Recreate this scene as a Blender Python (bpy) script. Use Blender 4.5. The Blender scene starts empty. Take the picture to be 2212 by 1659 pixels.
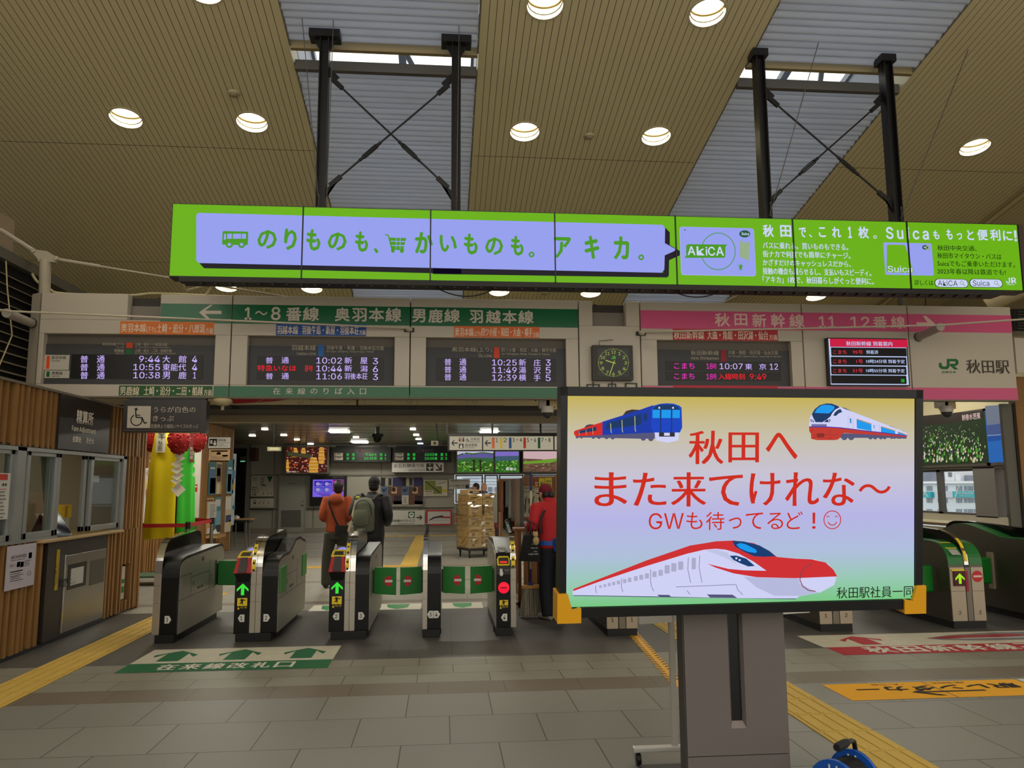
import bpy, math, random
from mathutils import Vector as V, Matrix
random.seed(11)
C = bpy.context.scene.collection
sc = bpy.context.scene
PI = math.pi
# ---------------------------------------------------------------- camera
FPX, YAW, PIT, ROL, EYE = 1689.03, 0.08826, 0.1284, -0.00562, 1.6
fw = V((math.sin(YAW)*math.cos(PIT), math.cos(YAW)*math.cos(PIT), math.sin(PIT)))
rt0 = V((math.cos(YAW), -math.sin(YAW), 0)); up0 = rt0.cross(fw)
rt = rt0*math.cos(ROL) + up0*math.sin(ROL); up = up0*math.cos(ROL) - rt0*math.sin(ROL)
O = V((0, 0, EYE))
cd = bpy.data.cameras.new('camera'); cam = bpy.data.objects.new('camera', cd); C.objects.link(cam)
cd.sensor_fit = 'HORIZONTAL'; cd.sensor_width = 36; cd.lens = FPX*36/2212; cd.clip_start = .05; cd.clip_end = 400
cam.matrix_world = Matrix(((rt.x, up.x, -fw.x, O.x), (rt.y, up.y, -fw.y, O.y), (rt.z, up.z, -fw.z, O.z), (0, 0, 0, 1)))
sc.camera = cam
# ---------------------------------------------------------------- sky, exposure
sc.view_settings.view_transform = 'Standard'; sc.view_settings.look = 'None'
sc.view_settings.gamma = 1; sc.view_settings.use_curve_mapping = False
sc.view_settings.exposure = -0.12
sc.cycles.max_bounces = 7; sc.cycles.diffuse_bounces = 4; sc.cycles.glossy_bounces = 3
sc.cycles.transmission_bounces = 4; sc.cycles.transparent_max_bounces = 8
sc.cycles.sample_clamp_indirect = 4.0
w = bpy.data.worlds.new('overcast_sky'); sc.world = w; w.use_nodes = True
nt = w.node_tree; nt.nodes.clear()
wo = nt.nodes.new('ShaderNodeOutputWorld'); bg = nt.nodes.new('ShaderNodeBackground')
tc = nt.nodes.new('ShaderNodeTexCoord'); sx = nt.nodes.new('ShaderNodeSeparateXYZ'); cr = nt.nodes.new('ShaderNodeValToRGB')
nt.links.new(tc.outputs['Generated'], sx.inputs[0]); nt.links.new(sx.outputs['Z'], cr.inputs[0])
nt.links.new(cr.outputs[0], bg.inputs[0]); nt.links.new(bg.outputs[0], wo.inputs[0])
cr.color_ramp.elements[0].position = 0.0; cr.color_ramp.elements[0].color = (1.05, .98, .84, 1)
cr.color_ramp.elements[1].position = .60; cr.color_ramp.elements[1].color = (.60, .67, .80, 1)
k = cr.color_ramp.elements.new(.5); k.color = (1.5, 1.43, 1.28, 1)
bg.inputs[1].default_value = 1.35
LAMP = 95.0          # radiance of the downlight lamps
# ---------------------------------------------------------------- materials
def lin(c):
    return tuple(((x/255)/12.92 if x/255 <= .04045 else ((x/255+.055)/1.055)**2.4) for x in c[:3]) + (1,)
MATS = {}
def mat(name, col, rough=.55, metal=0.0, spec=.4, emit=0.0, var=0.0, scale=8.0, bump=0.0, stretch=None, alpha=None, trans=0.0, coat=0.0):
    if name in MATS: return MATS[name]
    m = bpy.data.materials.new(name); m.use_nodes = True; t = m.node_tree; b = t.nodes['Principled BSDF']
    c = lin(col)
    b.inputs['Base Color'].default_value = c; b.inputs['Roughness'].default_value = rough
    b.inputs['Metallic'].default_value = metal; b.inputs['Specular IOR Level'].default_value = spec
    if coat: b.inputs['Coat Weight'].default_value = coat
    if trans: b.inputs['Transmission Weight'].default_value = trans
    if alpha is not None: b.inputs['Alpha'].default_value = alpha
    if emit:
        b.inputs['Emission Color'].default_value = c; b.inputs['Emission Strength'].default_value = emit
        b.inputs['Base Color'].default_value = (0.01, 0.01, 0.01, 1); b.inputs['Specular IOR Level'].default_value = .12
    if var or bump:
        n = t.nodes.new('ShaderNodeTexNoise'); n.inputs['Scale'].default_value = scale; n.inputs['Detail'].default_value = 4
        g = t.nodes.new('ShaderNodeNewGeometry'); src = g.outputs['Position']
        if stretch:
            mp = t.nodes.new('ShaderNodeMapping'); mp.inputs['Scale'].default_value = stretch
            t.links.new(src, mp.inputs[0]); src = mp.outputs[0]
        t.links.new(src, n.inputs['Vector'])
        if var:
            x = t.nodes.new('ShaderNodeMix'); x.data_type = 'RGBA'; x.inputs[6].default_value = tuple(min(1, k*(1+var)) for k in c[:3])+(1,)
            x.inputs[7].default_value = tuple(k*(1-var) for k in c[:3])+(1,)
            t.links.new(n.outputs['Fac'], x.inputs[0]); t.links.new(x.outputs[2], b.inputs['Base Color'])
        if bump:
            bp = t.nodes.new('ShaderNodeBump'); bp.inputs['Strength'].default_value = bump; bp.inputs['Distance'].default_value = .01
            t.links.new(n.outputs['Fac'], bp.inputs['Height']); t.links.new(bp.outputs[0], b.inputs['Normal'])
    MATS[name] = m; return m
def tile(name, c1, c2, grout, bw, rh, ox=0.0, oy=0.0, off=.5, rough=.48, m=.004):
    k = bpy.data.materials.new(name); k.use_nodes = True; t = k.node_tree; b = t.nodes['Principled BSDF']
    g = t.nodes.new('ShaderNodeNewGeometry'); mp = t.nodes.new('ShaderNodeMapping'); mp.inputs['Location'].default_value = (-ox, -oy, 0)
    br = t.nodes.new('ShaderNodeTexBrick'); br.offset = off; br.inputs['Color1'].default_value = lin(c1); br.inputs['Color2'].default_value = lin(c2)
    br.inputs['Mortar'].default_value = lin(grout); br.inputs['Scale'].default_value = 1; br.inputs['Mortar Size'].default_value = m
    br.inputs['Mortar Smooth'].default_value = 0; br.inputs['Brick Width'].default_value = bw; br.inputs['Row Height'].default_value = rh
    n = t.nodes.new('ShaderNodeTexNoise'); n.inputs['Scale'].default_value = 140; n.inputs['Detail'].default_value = 3
    x = t.nodes.new('ShaderNodeMix'); x.data_type = 'RGBA'; x.blend_type = 'MULTIPLY'; x.inputs[0].default_value = .35
    t.links.new(g.outputs['Position'], mp.inputs[0]); t.links.new(mp.outputs[0], br.inputs['Vector']); t.links.new(g.outputs['Position'], n.inputs['Vector'])
    t.links.new(br.outputs['Color'], x.inputs[6]); t.links.new(n.outputs['Color'], x.inputs[7]); 
    h = t.nodes.new('ShaderNodeHueSaturation'); h.inputs['Saturation'].default_value = .0; t.links.new(n.outputs['Color'], h.inputs['Color']); t.links.new(h.outputs[0], x.inputs[7])
    t.links.new(x.outputs[2], b.inputs['Base Color']); b.inputs['Roughness'].default_value = rough; b.inputs['Specular IOR Level'].default_value = .22
    MATS[name] = k; return k
def E(col, s=1.0):      # something that gives off light: a screen, a lit sign, a lamp
    return mat('lit_%02x%02x%02x_%s' % (col[0], col[1], col[2], s), col, rough=.35, emit=s)
def D(col, rough=.55): return mat('paint_%02x%02x%02x_%d' % (col[0], col[1], col[2], rough*100), col, rough=rough)
BLACK = D((14, 14, 15), .35); DARK = D((38, 38, 40), .5); GREY = D((128, 126, 124), .6); WHITE = D((215, 212, 205), .5)
PAPER = D((205, 203, 196), .7); STEEL = mat('stainless_steel', (150, 147, 140), rough=.3, metal=1.0, var=.08, scale=3)
CHROME = mat('polished_steel', (215, 212, 206), rough=.12, metal=1.0); GLOSS = mat('black_gloss', (7, 7, 8), rough=.10, spec=.3)
def glass_mat(name, tint, refl=.12):
    m = bpy.data.materials.new(name); m.use_nodes = True; t = m.node_tree; t.nodes.clear()
    o = t.nodes.new('ShaderNodeOutputMaterial'); mx = t.nodes.new('ShaderNodeMixShader'); a = t.nodes.new('ShaderNodeBsdfTransparent'); g = t.nodes.new('ShaderNodeBsdfGlossy')
    a.inputs[0].default_value = tint+(1,); g.inputs['Roughness'].default_value = .03; mx.inputs[0].default_value = refl
    t.links.new(a.outputs[0], mx.inputs[1]); t.links.new(g.outputs[0], mx.inputs[2]); t.links.new(mx.outputs[0], o.inputs[0]); return m
GLASS = glass_mat('window_glass', (.88, .92, .92), .06); FILM = glass_mat('stretch_film', (.93, .92, .86), .26)
# ---------------------------------------------------------------- mesh helpers
WORLD = {}
class MB:
    def __init__(s): s.v = []; s.f = []; s.m = []; s.s = []; s.mats = []
    def mi(s, m):
        if m not in s.mats: s.mats.append(m)
        return s.mats.index(m)
    def add(s, vs, fs, m, smooth=False):
        k = len(s.v); i = s.mi(m); s.v += [tuple(p) for p in vs]
        for f in fs: s.f.append(tuple(k+j for j in f)); s.m.append(i); s.s.append(smooth)
        return s
    def box(s, x0, x1, y0, y1, z0, z1, m):
        if x0 > x1: x0, x1 = x1, x0
        if y0 > y1: y0, y1 = y1, y0
        if z0 > z1: z0, z1 = z1, z0
        return s.add([(x0, y0, z0), (x1, y0, z0), (x1, y1, z0), (x0, y1, z0), (x0, y0, z1), (x1, y0, z1), (x1, y1, z1), (x0, y1, z1)],
                     [(0, 3, 2, 1), (4, 5, 6, 7), (0, 1, 5, 4), (1, 2, 6, 5), (2, 3, 7, 6), (3, 0, 4, 7)], m)
    def poly(s, pts, m): return s.add(pts, [tuple(range(len(pts)))], m)
    def prism(s, pts, vec, m, smooth=False):
        vec = V(vec); n = len(pts); p = [V(q) for q in pts]
        s.add(p, [tuple(range(n))], m); s.add([q+vec for q in p], [tuple(reversed(range(n)))], m)
        return s.add(p+[q+vec for q in p], [(i, (i+1) % n, n+(i+1) % n, n+i) for i in range(n)], m, smooth)
    def tube(s, pts, r, m, n=8, caps=True):
        p = [V(q) for q in pts]; rr = r if isinstance(r, (list, tuple)) else [r]*len(p); rings = []; prev = None
        for i, q in enumerate(p):
            d = (p[min(i+1, len(p)-1)]-p[max(i-1, 0)]).normalized()
            a = d.cross(V((0, 0, 1))) if prev is None else prev-d*prev.dot(d)
            if a.length < 1e-4: a = d.cross(V((0, 1, 0)))
            a.normalize(); prev = a; b = d.cross(a)
            rings.append([q+(a*math.cos(2*PI*k/n)+b*math.sin(2*PI*k/n))*rr[i] for k in range(n)])
        return s.loft(rings, m, caps)
    def loft(s, rings, m, caps=True, smooth=True):
        n = len(rings[0]); vs = [q for r in rings for q in r]
        fs = [(i*n+k, i*n+(k+1) % n, (i+1)*n+(k+1) % n, (i+1)*n+k) for i in range(len(rings)-1) for k in range(n)]
        s.add(vs, fs, m, smooth)
        if caps: s.add(rings[0], [tuple(reversed(range(n)))], m); s.add(rings[-1], [tuple(range(n))], m)
        return s
    def lathe(s, prof, c, m, n=20, axis='Z', caps=False):
        rings = []
        for r, h in prof:
            ring = []
            for k in range(n):
                a = 2*PI*k/n; x, y = r*math.cos(a), r*math.sin(a)
                ring.append(V(c)+V({'Z': (x, y, h), 'Y': (x, h, y), 'X': (h, x, y)}[axis]))
            rings.append(ring)
        return s.loft(rings, m, caps)
    def ball(s, c, r, m, nu=12, nv=8):
        if not isinstance(r, (tuple, list)): r = (r, r, r)
        rings = []
        for j in range(nv+1):
            t = PI*j/nv; q = max(math.sin(t), .01)
            rings.append([V(c)+V((r[0]*q*math.cos(2*PI*k/nu), r[1]*q*math.sin(2*PI*k/nu), -r[2]*math.cos(t))) for k in range(nu)])
        return s.loft(rings, m)
    def build(s, name, parent=None, label=None, bevel=0, keep=False, cat=None, group=None, kind=None, seg=2):
        me = bpy.data.meshes.new(name)
        xs = [p[0] for p in s.v]; ys = [p[1] for p in s.v]; zs = [p[2] for p in s.v]
        w = V((0, 0, 0)) if keep else V(((min(xs)+max(xs))/2, (min(ys)+max(ys))/2, min(zs)))
        me.from_pydata([(p[0]-w.x, p[1]-w.y, p[2]-w.z) for p in s.v], [], s.f)
        for m in s.mats: me.materials.append(m)
        me.polygons.foreach_set('material_index', s.m); me.polygons.foreach_set('use_smooth', s.s); me.update()
        o = bpy.data.objects.new(name, me); C.objects.link(o); WORLD[o] = w; o.location = w
        if parent: o.parent = parent; o.location = w-WORLD[parent]
        if bevel:
            b = o.modifiers.new('bevel', 'BEVEL'); b.width = bevel; b.segments = seg; b.limit_method = 'ANGLE'; b.angle_limit = .6
        return tag(o, label, cat, group, kind)
def tag(o, label=None, cat=None, group=None, kind=None):
    if label: o['label'] = label
    if cat: o['category'] = cat
    if group: o['group'] = group
    if kind: o['kind'] = kind
    return o
def thing(name, label, cat, loc, group=None):
    o = bpy.data.objects.new(name, None); C.objects.link(o); o.location = V(loc); WORLD[o] = V(loc); o.empty_display_size = .1
    return tag(o, label, cat, group)
def copy_tree(o, off=None, label=None, parent=None):
    c = o.copy(); C.objects.link(c); WORLD[c] = WORLD[o]+(V(off) if off else V((0, 0, 0)))
    if parent: c.parent = parent
    elif off: c.location = o.location+V(off)
    if label: c['label'] = label
    for ch in list(o.children): copy_tree(ch, off if parent is None and off is None else None, None, c)
    return c
def struct(mb, name, **k): return mb.build(name, kind='structure', keep=True, **k)
# ---------------------------------------------------------------- lettering
GL = {}
tcur = bpy.data.curves.new('lettering', 'FONT')
import os
DEFF = INTF = tcur.font
try: INTF = bpy.data.fonts.load(os.path.join(bpy.utils.resource_path('LOCAL'), 'datafiles', 'fonts', 'Inter.woff2'))
except Exception: pass
tob = bpy.data.objects.new('lettering', tcur)
def glyphs(s, bold, sp, res=2):
    k = (s, bold, sp, res)
    if k not in GL:
        tcur.font = INTF if all(ord(q) < 0x180 for q in s) else DEFF; tcur.body = s; tcur.space_character = sp; tcur.resolution_u = res
        me = bpy.data.meshes.new_from_object(tob)
        vs = [(v.co.x, v.co.y) for v in me.vertices]; fs = [tuple(p.vertices) for p in me.polygons]; bpy.data.meshes.remove(me)
        xs = [p[0] for p in vs] or [0, 1]; ys = [p[1] for p in vs] or [0, 1]
        GL[k] = (vs, fs, min(xs), max(xs), min(ys), max(ys))
    return GL[k]
def ray(px, py): return rt*((px-1106)/FPX) - up*((py-829.5)/FPX) + fw
class Pl:                 # a real flat surface of the place: a point on it, its right, its up; n faces the reader
    def __init__(s, o, u, v): s.o = V(o); s.u = V(u).normalized(); s.v = V(v).normalized(); s.n = s.u.cross(s.v)
    def hit(s, px, py, d=0.0):
        r = ray(px, py); t = ((s.o-O).dot(s.n)+d)/r.dot(s.n); return O+r*t
    def at(s, a, b, d=0.0): return s.o+s.u*a+s.v*b+s.n*d
class Fr:                 # measured layout on a surface, in the units of a measured view (x0, y0, scale)
    def __init__(s, pl, x0=0, y0=0, k=1): s.pl, s.x0, s.y0, s.k = pl, x0, y0, k
    def P(s, x, y, d=0.0): return s.pl.hit(s.x0+x/s.k, s.y0+y/s.k, 0)+s.pl.n*d
    def ext(s, x0, y0, x1, y1):
        xm, ym = (x0+x1)/2, (y0+y1)/2; q = s.pl
        f = lambda x, y, ax: (s.P(x, y)-q.o).dot(ax)
        return f(x0, ym, q.u), f(x1, ym, q.u), f(xm, y1, q.v), f(xm, y0, q.v)
    def rect(s, mb, x0, y0, x1, y1, m, d=.003):
        a, b, c, e = s.ext(x0, y0, x1, y1); q = s.pl
        mb.poly([q.at(a, c, d), q.at(b, c, d), q.at(b, e, d), q.at(a, e, d)], m); return s
    def box(s, mb, x0, y0, x1, y1, m, d0, d1):
        a, b, c, e = s.ext(x0, y0, x1, y1); q = s.pl
        mb.prism([q.at(a, c, d1), q.at(b, c, d1), q.at(b, e, d1), q.at(a, e, d1)], q.n*(d0-d1), m); return s
    def rrect(s, mb, x0, y0, x1, y1, r, m, d=.003, n=4):
        a, b, c, e = s.ext(x0, y0, x1, y1); q = s.pl; r *= (b-a)/(x1-x0); p = []
        for cx, cy, t in ((b-r, e-r, 0), (a+r, e-r, 1), (a+r, c+r, 2), (b-r, c+r, 3)):
            for i in range(n+1): z = (t+i/n)*PI/2; p.append(q.at(cx+r*math.cos(z), cy+r*math.sin(z), d))
        mb.poly(p, m); return s
    def poly(s, mb, pts, m, d=.004): mb.poly([s.P(x, y, d) for x, y in pts], m); return s
    def ell(s, mb, cx, cy, rx, ry, m, d=.005, n=20, a0=0, a1=360):
        p = [(cx+rx*math.cos(math.radians(a0+(a1-a0)*i/n)), cy+ry*math.sin(math.radians(a0+(a1-a0)*i/n))) for i in range(n+(a1-a0 < 360))]
        return s.poly(mb, p, m, d)
    def ring(s, mb, cx, cy, rx, ry, w, m, d=.005, n=24, a0=0, a1=360):
        for i in range(n):
            q = [math.radians(a0+(a1-a0)*j/n) for j in (i, i+1)]
            s.poly(mb, [(cx+rx*math.cos(q[0]), cy+ry*math.sin(q[0])), (cx+rx*math.cos(q[1]), cy+ry*math.sin(q[1])),
                        (cx+(rx-w)*math.cos(q[1]), cy+(ry-w)*math.sin(q[1])), (cx+(rx-w)*math.cos(q[0]), cy+(ry-w)*math.sin(q[0]))], m, d)
        return s
    def line(s, mb, pts, w, m, d=.005):
        for (x0, y0), (x1, y1) in zip(pts, pts[1:]):
            L = math.hypot(x1-x0, y1-y0) or 1; a, b = -(y1-y0)/L*w/2, (x1-x0)/L*w/2
            s.poly(mb, [(x0+a, y0+b), (x1+a, y1+b), (x1-a, y1-b), (x0-a, y0-b)], m, d)
        return s
    def text(s, mb, t, x0, y0, x1, y1, m, d=.005, bold=0.0, sp=1.0, flip=False, res=2):
        vs, fs, ax, bx, ay, by = glyphs(t, 0, sp, res)
        a, b, c, e = s.ext(x0, y0, x1, y1); q = s.pl
        if flip: a, b, c, e = b, a, e, c
        k = bold*abs(e-c)*.8; ku, kv = (b-a)/(bx-ax), (e-c)/(by-ay)
        if k: a += k*(1 if b > a else -1); b -= k*(1 if b > a else -1); c += k*(1 if e > c else -1); e -= k*(1 if e > c else -1); ku, kv = (b-a)/(bx-ax), (e-c)/(by-ay)
        for i, (dx, dy) in enumerate(((-k, 0), (k, 0), (0, -k), (0, k)) if bold >= .03 else ((-k, 0), (k, 0)) if bold else ((0, 0),)):
            mb.add([q.at(a+ku*(x-ax)+dx, c+kv*(y-ay)+dy, d+i*.0005) for x, y in vs], fs, m)
        return s
def spline(pts, n=6, closed=False):      # Catmull-Rom through the points
    p = list(pts); out = []; N = len(p)
    for i in range(N if closed else N-1):
        a, b, c, e = (p[(i-1) % N], p[i], p[(i+1) % N], p[(i+2) % N]) if closed else (p[max(i-1, 0)], p[i], p[i+1], p[min(i+2, N-1)])
        for k in range(n):
            t = k/n; out.append(tuple(.5*((2*y)+(z-x)*t+(2*x-5*y+4*z-w)*t*t+(3*y-x-3*z+w)*t**3) for x, y, z, w in zip(a, b, c, e)))
    if not closed: out.append(tuple(p[-1]))
    return out
XZ = lambda y: Pl((0, y, 0), (1, 0, 0), (0, 0, 1))            # faces the hall (towards -Y)
YZ = lambda x: Pl((x, 0, 0), (0, 1, 0), (0, 0, 1))            # left wall: faces +X
FL = Pl((0, 0, 0), (1, 0, 0), (0, 1, 0))                      # the floor
# ================================================================ the setting
ROOF = lambda y: 8.357-.2*y
T1 = tile('large_grey_tiles', (138, 135, 126), (131, 128, 120), (72, 69, 64), .61, .6, .36, 6.34, .5)
T2 = tile('small_grey_tiles', (140, 135, 120), (131, 126, 112), (78, 74, 66), .61, .31, .1, 6.70, .5)
T3 = tile('dark_grey_tiles', (88, 85, 80), (82, 79, 74), (62, 60, 57), .61, .602, .1, 7.62, .0)
T4 = tile('far_grey_tiles', (146, 141, 128), (138, 133, 121), (88, 84, 76), .61, .6, .36, 10.63, .5)
T5 = tile('brown_border_tiles', (116, 104, 88), (112, 100, 85), (86, 78, 68), .61, .36, .2, 6.34, .5)
f = MB()
def fz(x0, x1, y0, y1, m): f.poly([(x0, y0, 0), (x1, y0, 0), (x1, y1, 0), (x0, y1, 0)], m)
fz(-12, 13, -3.5, 6.34, T1); fz(-12, -3.45, 6.34, 6.7, T1); fz(-3.45, 13, 6.34, 6.7, T5); fz(-12, 13, 6.7, 7.62, T2); fz(-12, 13, 7.62, 10.63, T3)
y = 10.63
for k in range(8):
    fz(-12, 13, y, y+.55, T4); fz(-12, 13, y+.55, y+.8, T5); fz(-12, 13, y+.8, y+2.4, T4); y += 2.4
fz(-12, 13, y, 34, T4)
struct(f, 'floor')
# ---- sloping plank ceiling with round holes for the downlights
LX = [-4.13, -2.53, 1.08, 2.90, 7.55]; LY = [-.9, 1.3, 3.5, 5.7, 7.86, 10.03, 12.5, 14.95]; LR = .2
PLANK = mat('ceiling_planks', (216, 204, 162), rough=.5, var=.05, scale=.7)
GAP_SHADE = D((44, 39, 30), .9)  # backing above the planks: shade in the gaps put into its dark colour
def strips(mb, x0, x1, cuts, pitch, gap, dz, gy, PLANK, LR, ns):
    n = round((x1-x0)/pitch); pw = (x1-x0)/n
    for i in range(n):
        a, b = x0+i*pw+gap/2, x0+(i+1)*pw-gap/2
        for y0, y1 in zip(cuts, cuts[1:]):
            y0, y1 = y0+gy/2, y1-gy/2; cur = [(a, y0), (b, y0)]
            for ly in LY:
                if not y0 < ly < y1: continue
                for lx in LX:
                    if b > lx-LR and a < lx+LR:
                        sa = [a+(b-a)*k/ns for k in range(ns+1)]; h = [math.sqrt(max(0, LR*LR-(q-lx)**2)) for q in sa]
                        lo = [(q, ly-e) for q, e in zip(sa, h)]; hi = [(q, ly+e) for q, e in zip(sa, h)]
                        mb.poly([(q[0], q[1], ROOF(q[1])+dz) for q in cur+lo[::-1]], PLANK); cur = hi
            mb.poly([(q[0], q[1], ROOF(q[1])+dz) for q in cur+[(b, y1), (a, y1)]], PLANK)
CUTS = [-3.0, .4, 3.8, 7.2, 10.6, 14.0, 17.4]
for nm, x0, x1 in (('ceiling_left', -11.5, -1.80), ('ceiling_middle', .40, 3.62), ('ceiling_right', 5.78, 10.45)):
    mb = MB(); strips(mb, x0, x1, CUTS, .0805, .006, 0, .009, PLANK, .205, 5); strips(mb, x0, x1, [-3.0, 17.4], .6, 0, .05, 0, GAP_SHADE, .186, 60)
    for x in (x0, x1):
        mb.box(x-.012, x+.012, -3, 17.4, 0, .001, PLANK) if 0 else mb.prism([(x-.01, -3, ROOF(-3)-.005), (x-.01, 17.4, ROOF(17.4)-.005), (x-.01, 17.4, ROOF(17.4)+.3), (x-.01, -3, ROOF(-3)+.3)], (.02, 0, 0), PLANK)
    struct(mb, nm)
# ---- roof lights over the louvres: glazing bars and panes
AL = D((150, 156, 162), .4); SHEET = glass_mat('clear_roof_sheet', (.9, .94, 1.0), .05)
for n, (x0, x1) in enumerate(((-1.80, .40), (3.62, 5.78))):
    mb = MB()
    for yy in (-2.9, 2, 5, 7.2, 9.6, 12, 17.2): mb.box(x0, x1, yy-.05, yy+.05, ROOF(yy)+.95, ROOF(yy)+1.1, AL)
    for xx in (x0, (x0+x1)/2+.12, x1): mb.prism([(xx-.05, -3, ROOF(-3)+1.0), (xx+.05, -3, ROOF(-3)+1.0), (xx+.05, -3, ROOF(-3)+1.1), (xx-.05, -3, ROOF(-3)+1.1)], (0, 20.4, -.2*20.4), AL)
    mb.tube([(x0+.9, 8.2, ROOF(8.2)+.5), (x0+1.55, 9.9, ROOF(9.9)+.45)], .035, AL)
    mb.poly([(x0, -3, ROOF(-3)+1.1), (x1, -3, ROOF(-3)+1.1), (x1, 17.4, ROOF(17.4)+1.1), (x0, 17.4, ROOF(17.4)+1.1)], SHEET)
    for xx in (x0, x1):
        mb.prism([(xx-.015, -3, ROOF(-3)+.28), (xx-.015, 17.4, ROOF(17.4)+.28), (xx-.015, 17.4, ROOF(17.4)+1.1), (xx-.015, -3, ROOF(-3)+1.1)], (.03, 0, 0), AL)
    struct(mb, 'window_%d' % (n+1))
    tr = MB()                                                      # the brown header across the gap in the louvres
    tr.box(x0+.02, x1-.02, 8.62, 8.68, ROOF(8.65)-.02, ROOF(8.65)+.1, D((150, 132, 92)))
    tr.box(x0+.02, x1-.02, 8.92, 8.99, ROOF(8.95)-.05, ROOF(8.95)+.07, D((92, 88, 80)))
    struct(tr, 'trim_%d' % (n+1))
SLAT = mat('louvre_slats', (206, 208, 212), rough=.5, var=.16, scale=2.2, stretch=(1, 5, 5))
_t = SLAT.node_tree; _b = _t.nodes['Principled BSDF']; _o = [q for q in _t.nodes if q.type == 'OUTPUT_MATERIAL'][0]; _x = _t.nodes.new('ShaderNodeMixShader'); _l = _t.nodes.new('ShaderNodeBsdfTranslucent')
_l.inputs[0].default_value = (.9, .9, .9, 1); _x.inputs[0].default_value = .55; _t.links.new(_b.outputs[0], _x.inputs[1]); _t.links.new(_l.outputs[0], _x.inputs[2]); _t.links.new(_x.outputs[0], _o.inputs[0])
def louvre(x0, x1, y0, y1, label):
    t = thing('louver_blind', label, 'louver', ((x0+x1)/2, (y0+y1)/2, ROOF((y0+y1)/2)), 'louvre panels under the roof lights')
    mb = MB(); n = int((y1-y0)/.108)
    for i in range(n):
        yc = y0+.06+i*.108; z = ROOF(yc)+.03; dx = random.uniform(-.012, .012); tl = random.uniform(-.06, .06)
        sec = [(yc+.066*math.cos(a)-.002, z+.03*math.sin(a)*(-1)-(.036+tl*.15)*math.cos(a)) for a in (PI, .8*PI, .6*PI, .4*PI, .2*PI, 0)]
        r = [[V((x, q[0], q[1])) for q in sec]+[V((x, q[0], q[1]+.006)) for q in reversed(sec)] for x in (x0+.03+dx, x1-.03+dx)]
        mb.loft(r, SLAT)
    mb.build('slats', t)
    e = MB()
    for xx in (x0+.004, x1-.03): e.prism([(xx, y0, ROOF(y0)-.004), (xx, y1, ROOF(y1)-.004), (xx, y1, ROOF(y1)+.09), (xx, y0, ROOF(y0)+.09)], (.026, 0, 0), D((118, 112, 98)))
    e.build('side_rail', t)
louvre(-1.80, .40, -2.6, 8.62, 'grey slatted louvre panel at top left, nearer side of its roof gap')
louvre(-1.80, .40, 9.0, 16.6, 'grey slatted louvre panel behind the left cross-braced steel posts')
louvre(3.62, 5.78, -2.6, 8.62, 'grey slatted louvre panel at top right with bright gaps between slats')
louvre(3.62, 5.78, 9.0, 16.6, 'grey slatted louvre panel behind the right cross-braced steel posts')
# ---- upper walls
UP = mat('upper_wall_paint', (158, 146, 116), rough=.6, var=.04, scale=1)
mb = MB(); mb.box(10.42, 10.6, -3, 17.4, 3.6, 9.4, UP); mb.box(9.5, 10.5, -3, 17.4, 3.6, 3.7, UP); struct(mb, 'wall_right_upper')
mb = MB(); mb.box(-11.7, -11.5, -3, 17.4, 0, 11, UP); struct(mb, 'wall_left_upper')
mb = MB(); mb.box(-11.5, 10.5, 16.9, 17.1, 3.2, 5.2, UP); struct(mb, 'wall_front_upper')
# ---- left office wall of vertical battens
WOOD = mat('cedar_battens', (146, 106, 58), rough=.55, var=.28, scale=3, stretch=(6, 6, .6))
WOODB = mat('dark_batten_backing', (70, 44, 22), rough=.7, var=.25, scale=2, stretch=(4, 4, .5))
def battens(mb, x, y0, y1, z0, z1, sgn=1, step=.118):
    mb.box(x-.085*sgn, x-.12*sgn, y0, y1, z0, z1, WOODB); y = y0
    while y < y1-.04:
        ww = random.choice((.034, .04, .05)); d = random.choice((0, 0, .012)); mb.box(x-.09*sgn, x-d*sgn, y, min(y+ww, y1), z0, z1, WOOD); y += step*random.uniform(.8, 1.15)
WL = -4.05
mb = MB()
battens(mb, WL, -3, 11.12, 2.0, 2.59); battens(mb, WL, -3, 8.58, 0.03, 1.07); battens(mb, WL, 10.06, 10.62, .03, 1.06); battens(mb, WL, 10.84, 11.12, .03, 1.06)
battens(mb, WL, 10.62, 10.84, .03, .16); battens(mb, WL, 10.62, 10.84, .62, 1.06); battens(mb, WL, 10.46, 11.12, 1.06, 2.0); battens(mb, WL, -3, 5.4, 1.07, 2.0)
mb.box(WL-.14, WL+.01, -3, 11.14, 2.59, 2.615, D((120, 112, 98)))           # metal capping
mb.box(WL-.16, WL, 11.1, 11.15, 0, 2.6, WOOD); mb.box(WL-.3, WL-.1, 10.62, 10.84, .16, .62, WOODB)
mb.box(WL-.12, WL-.02, 6, 10.46, 1.99, 2.02, D((44, 40, 36))); mb.box(WL-.1, WL+.012, -3, 8.6, 0, .03, DARK)
struct(mb, 'wall_left')
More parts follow.
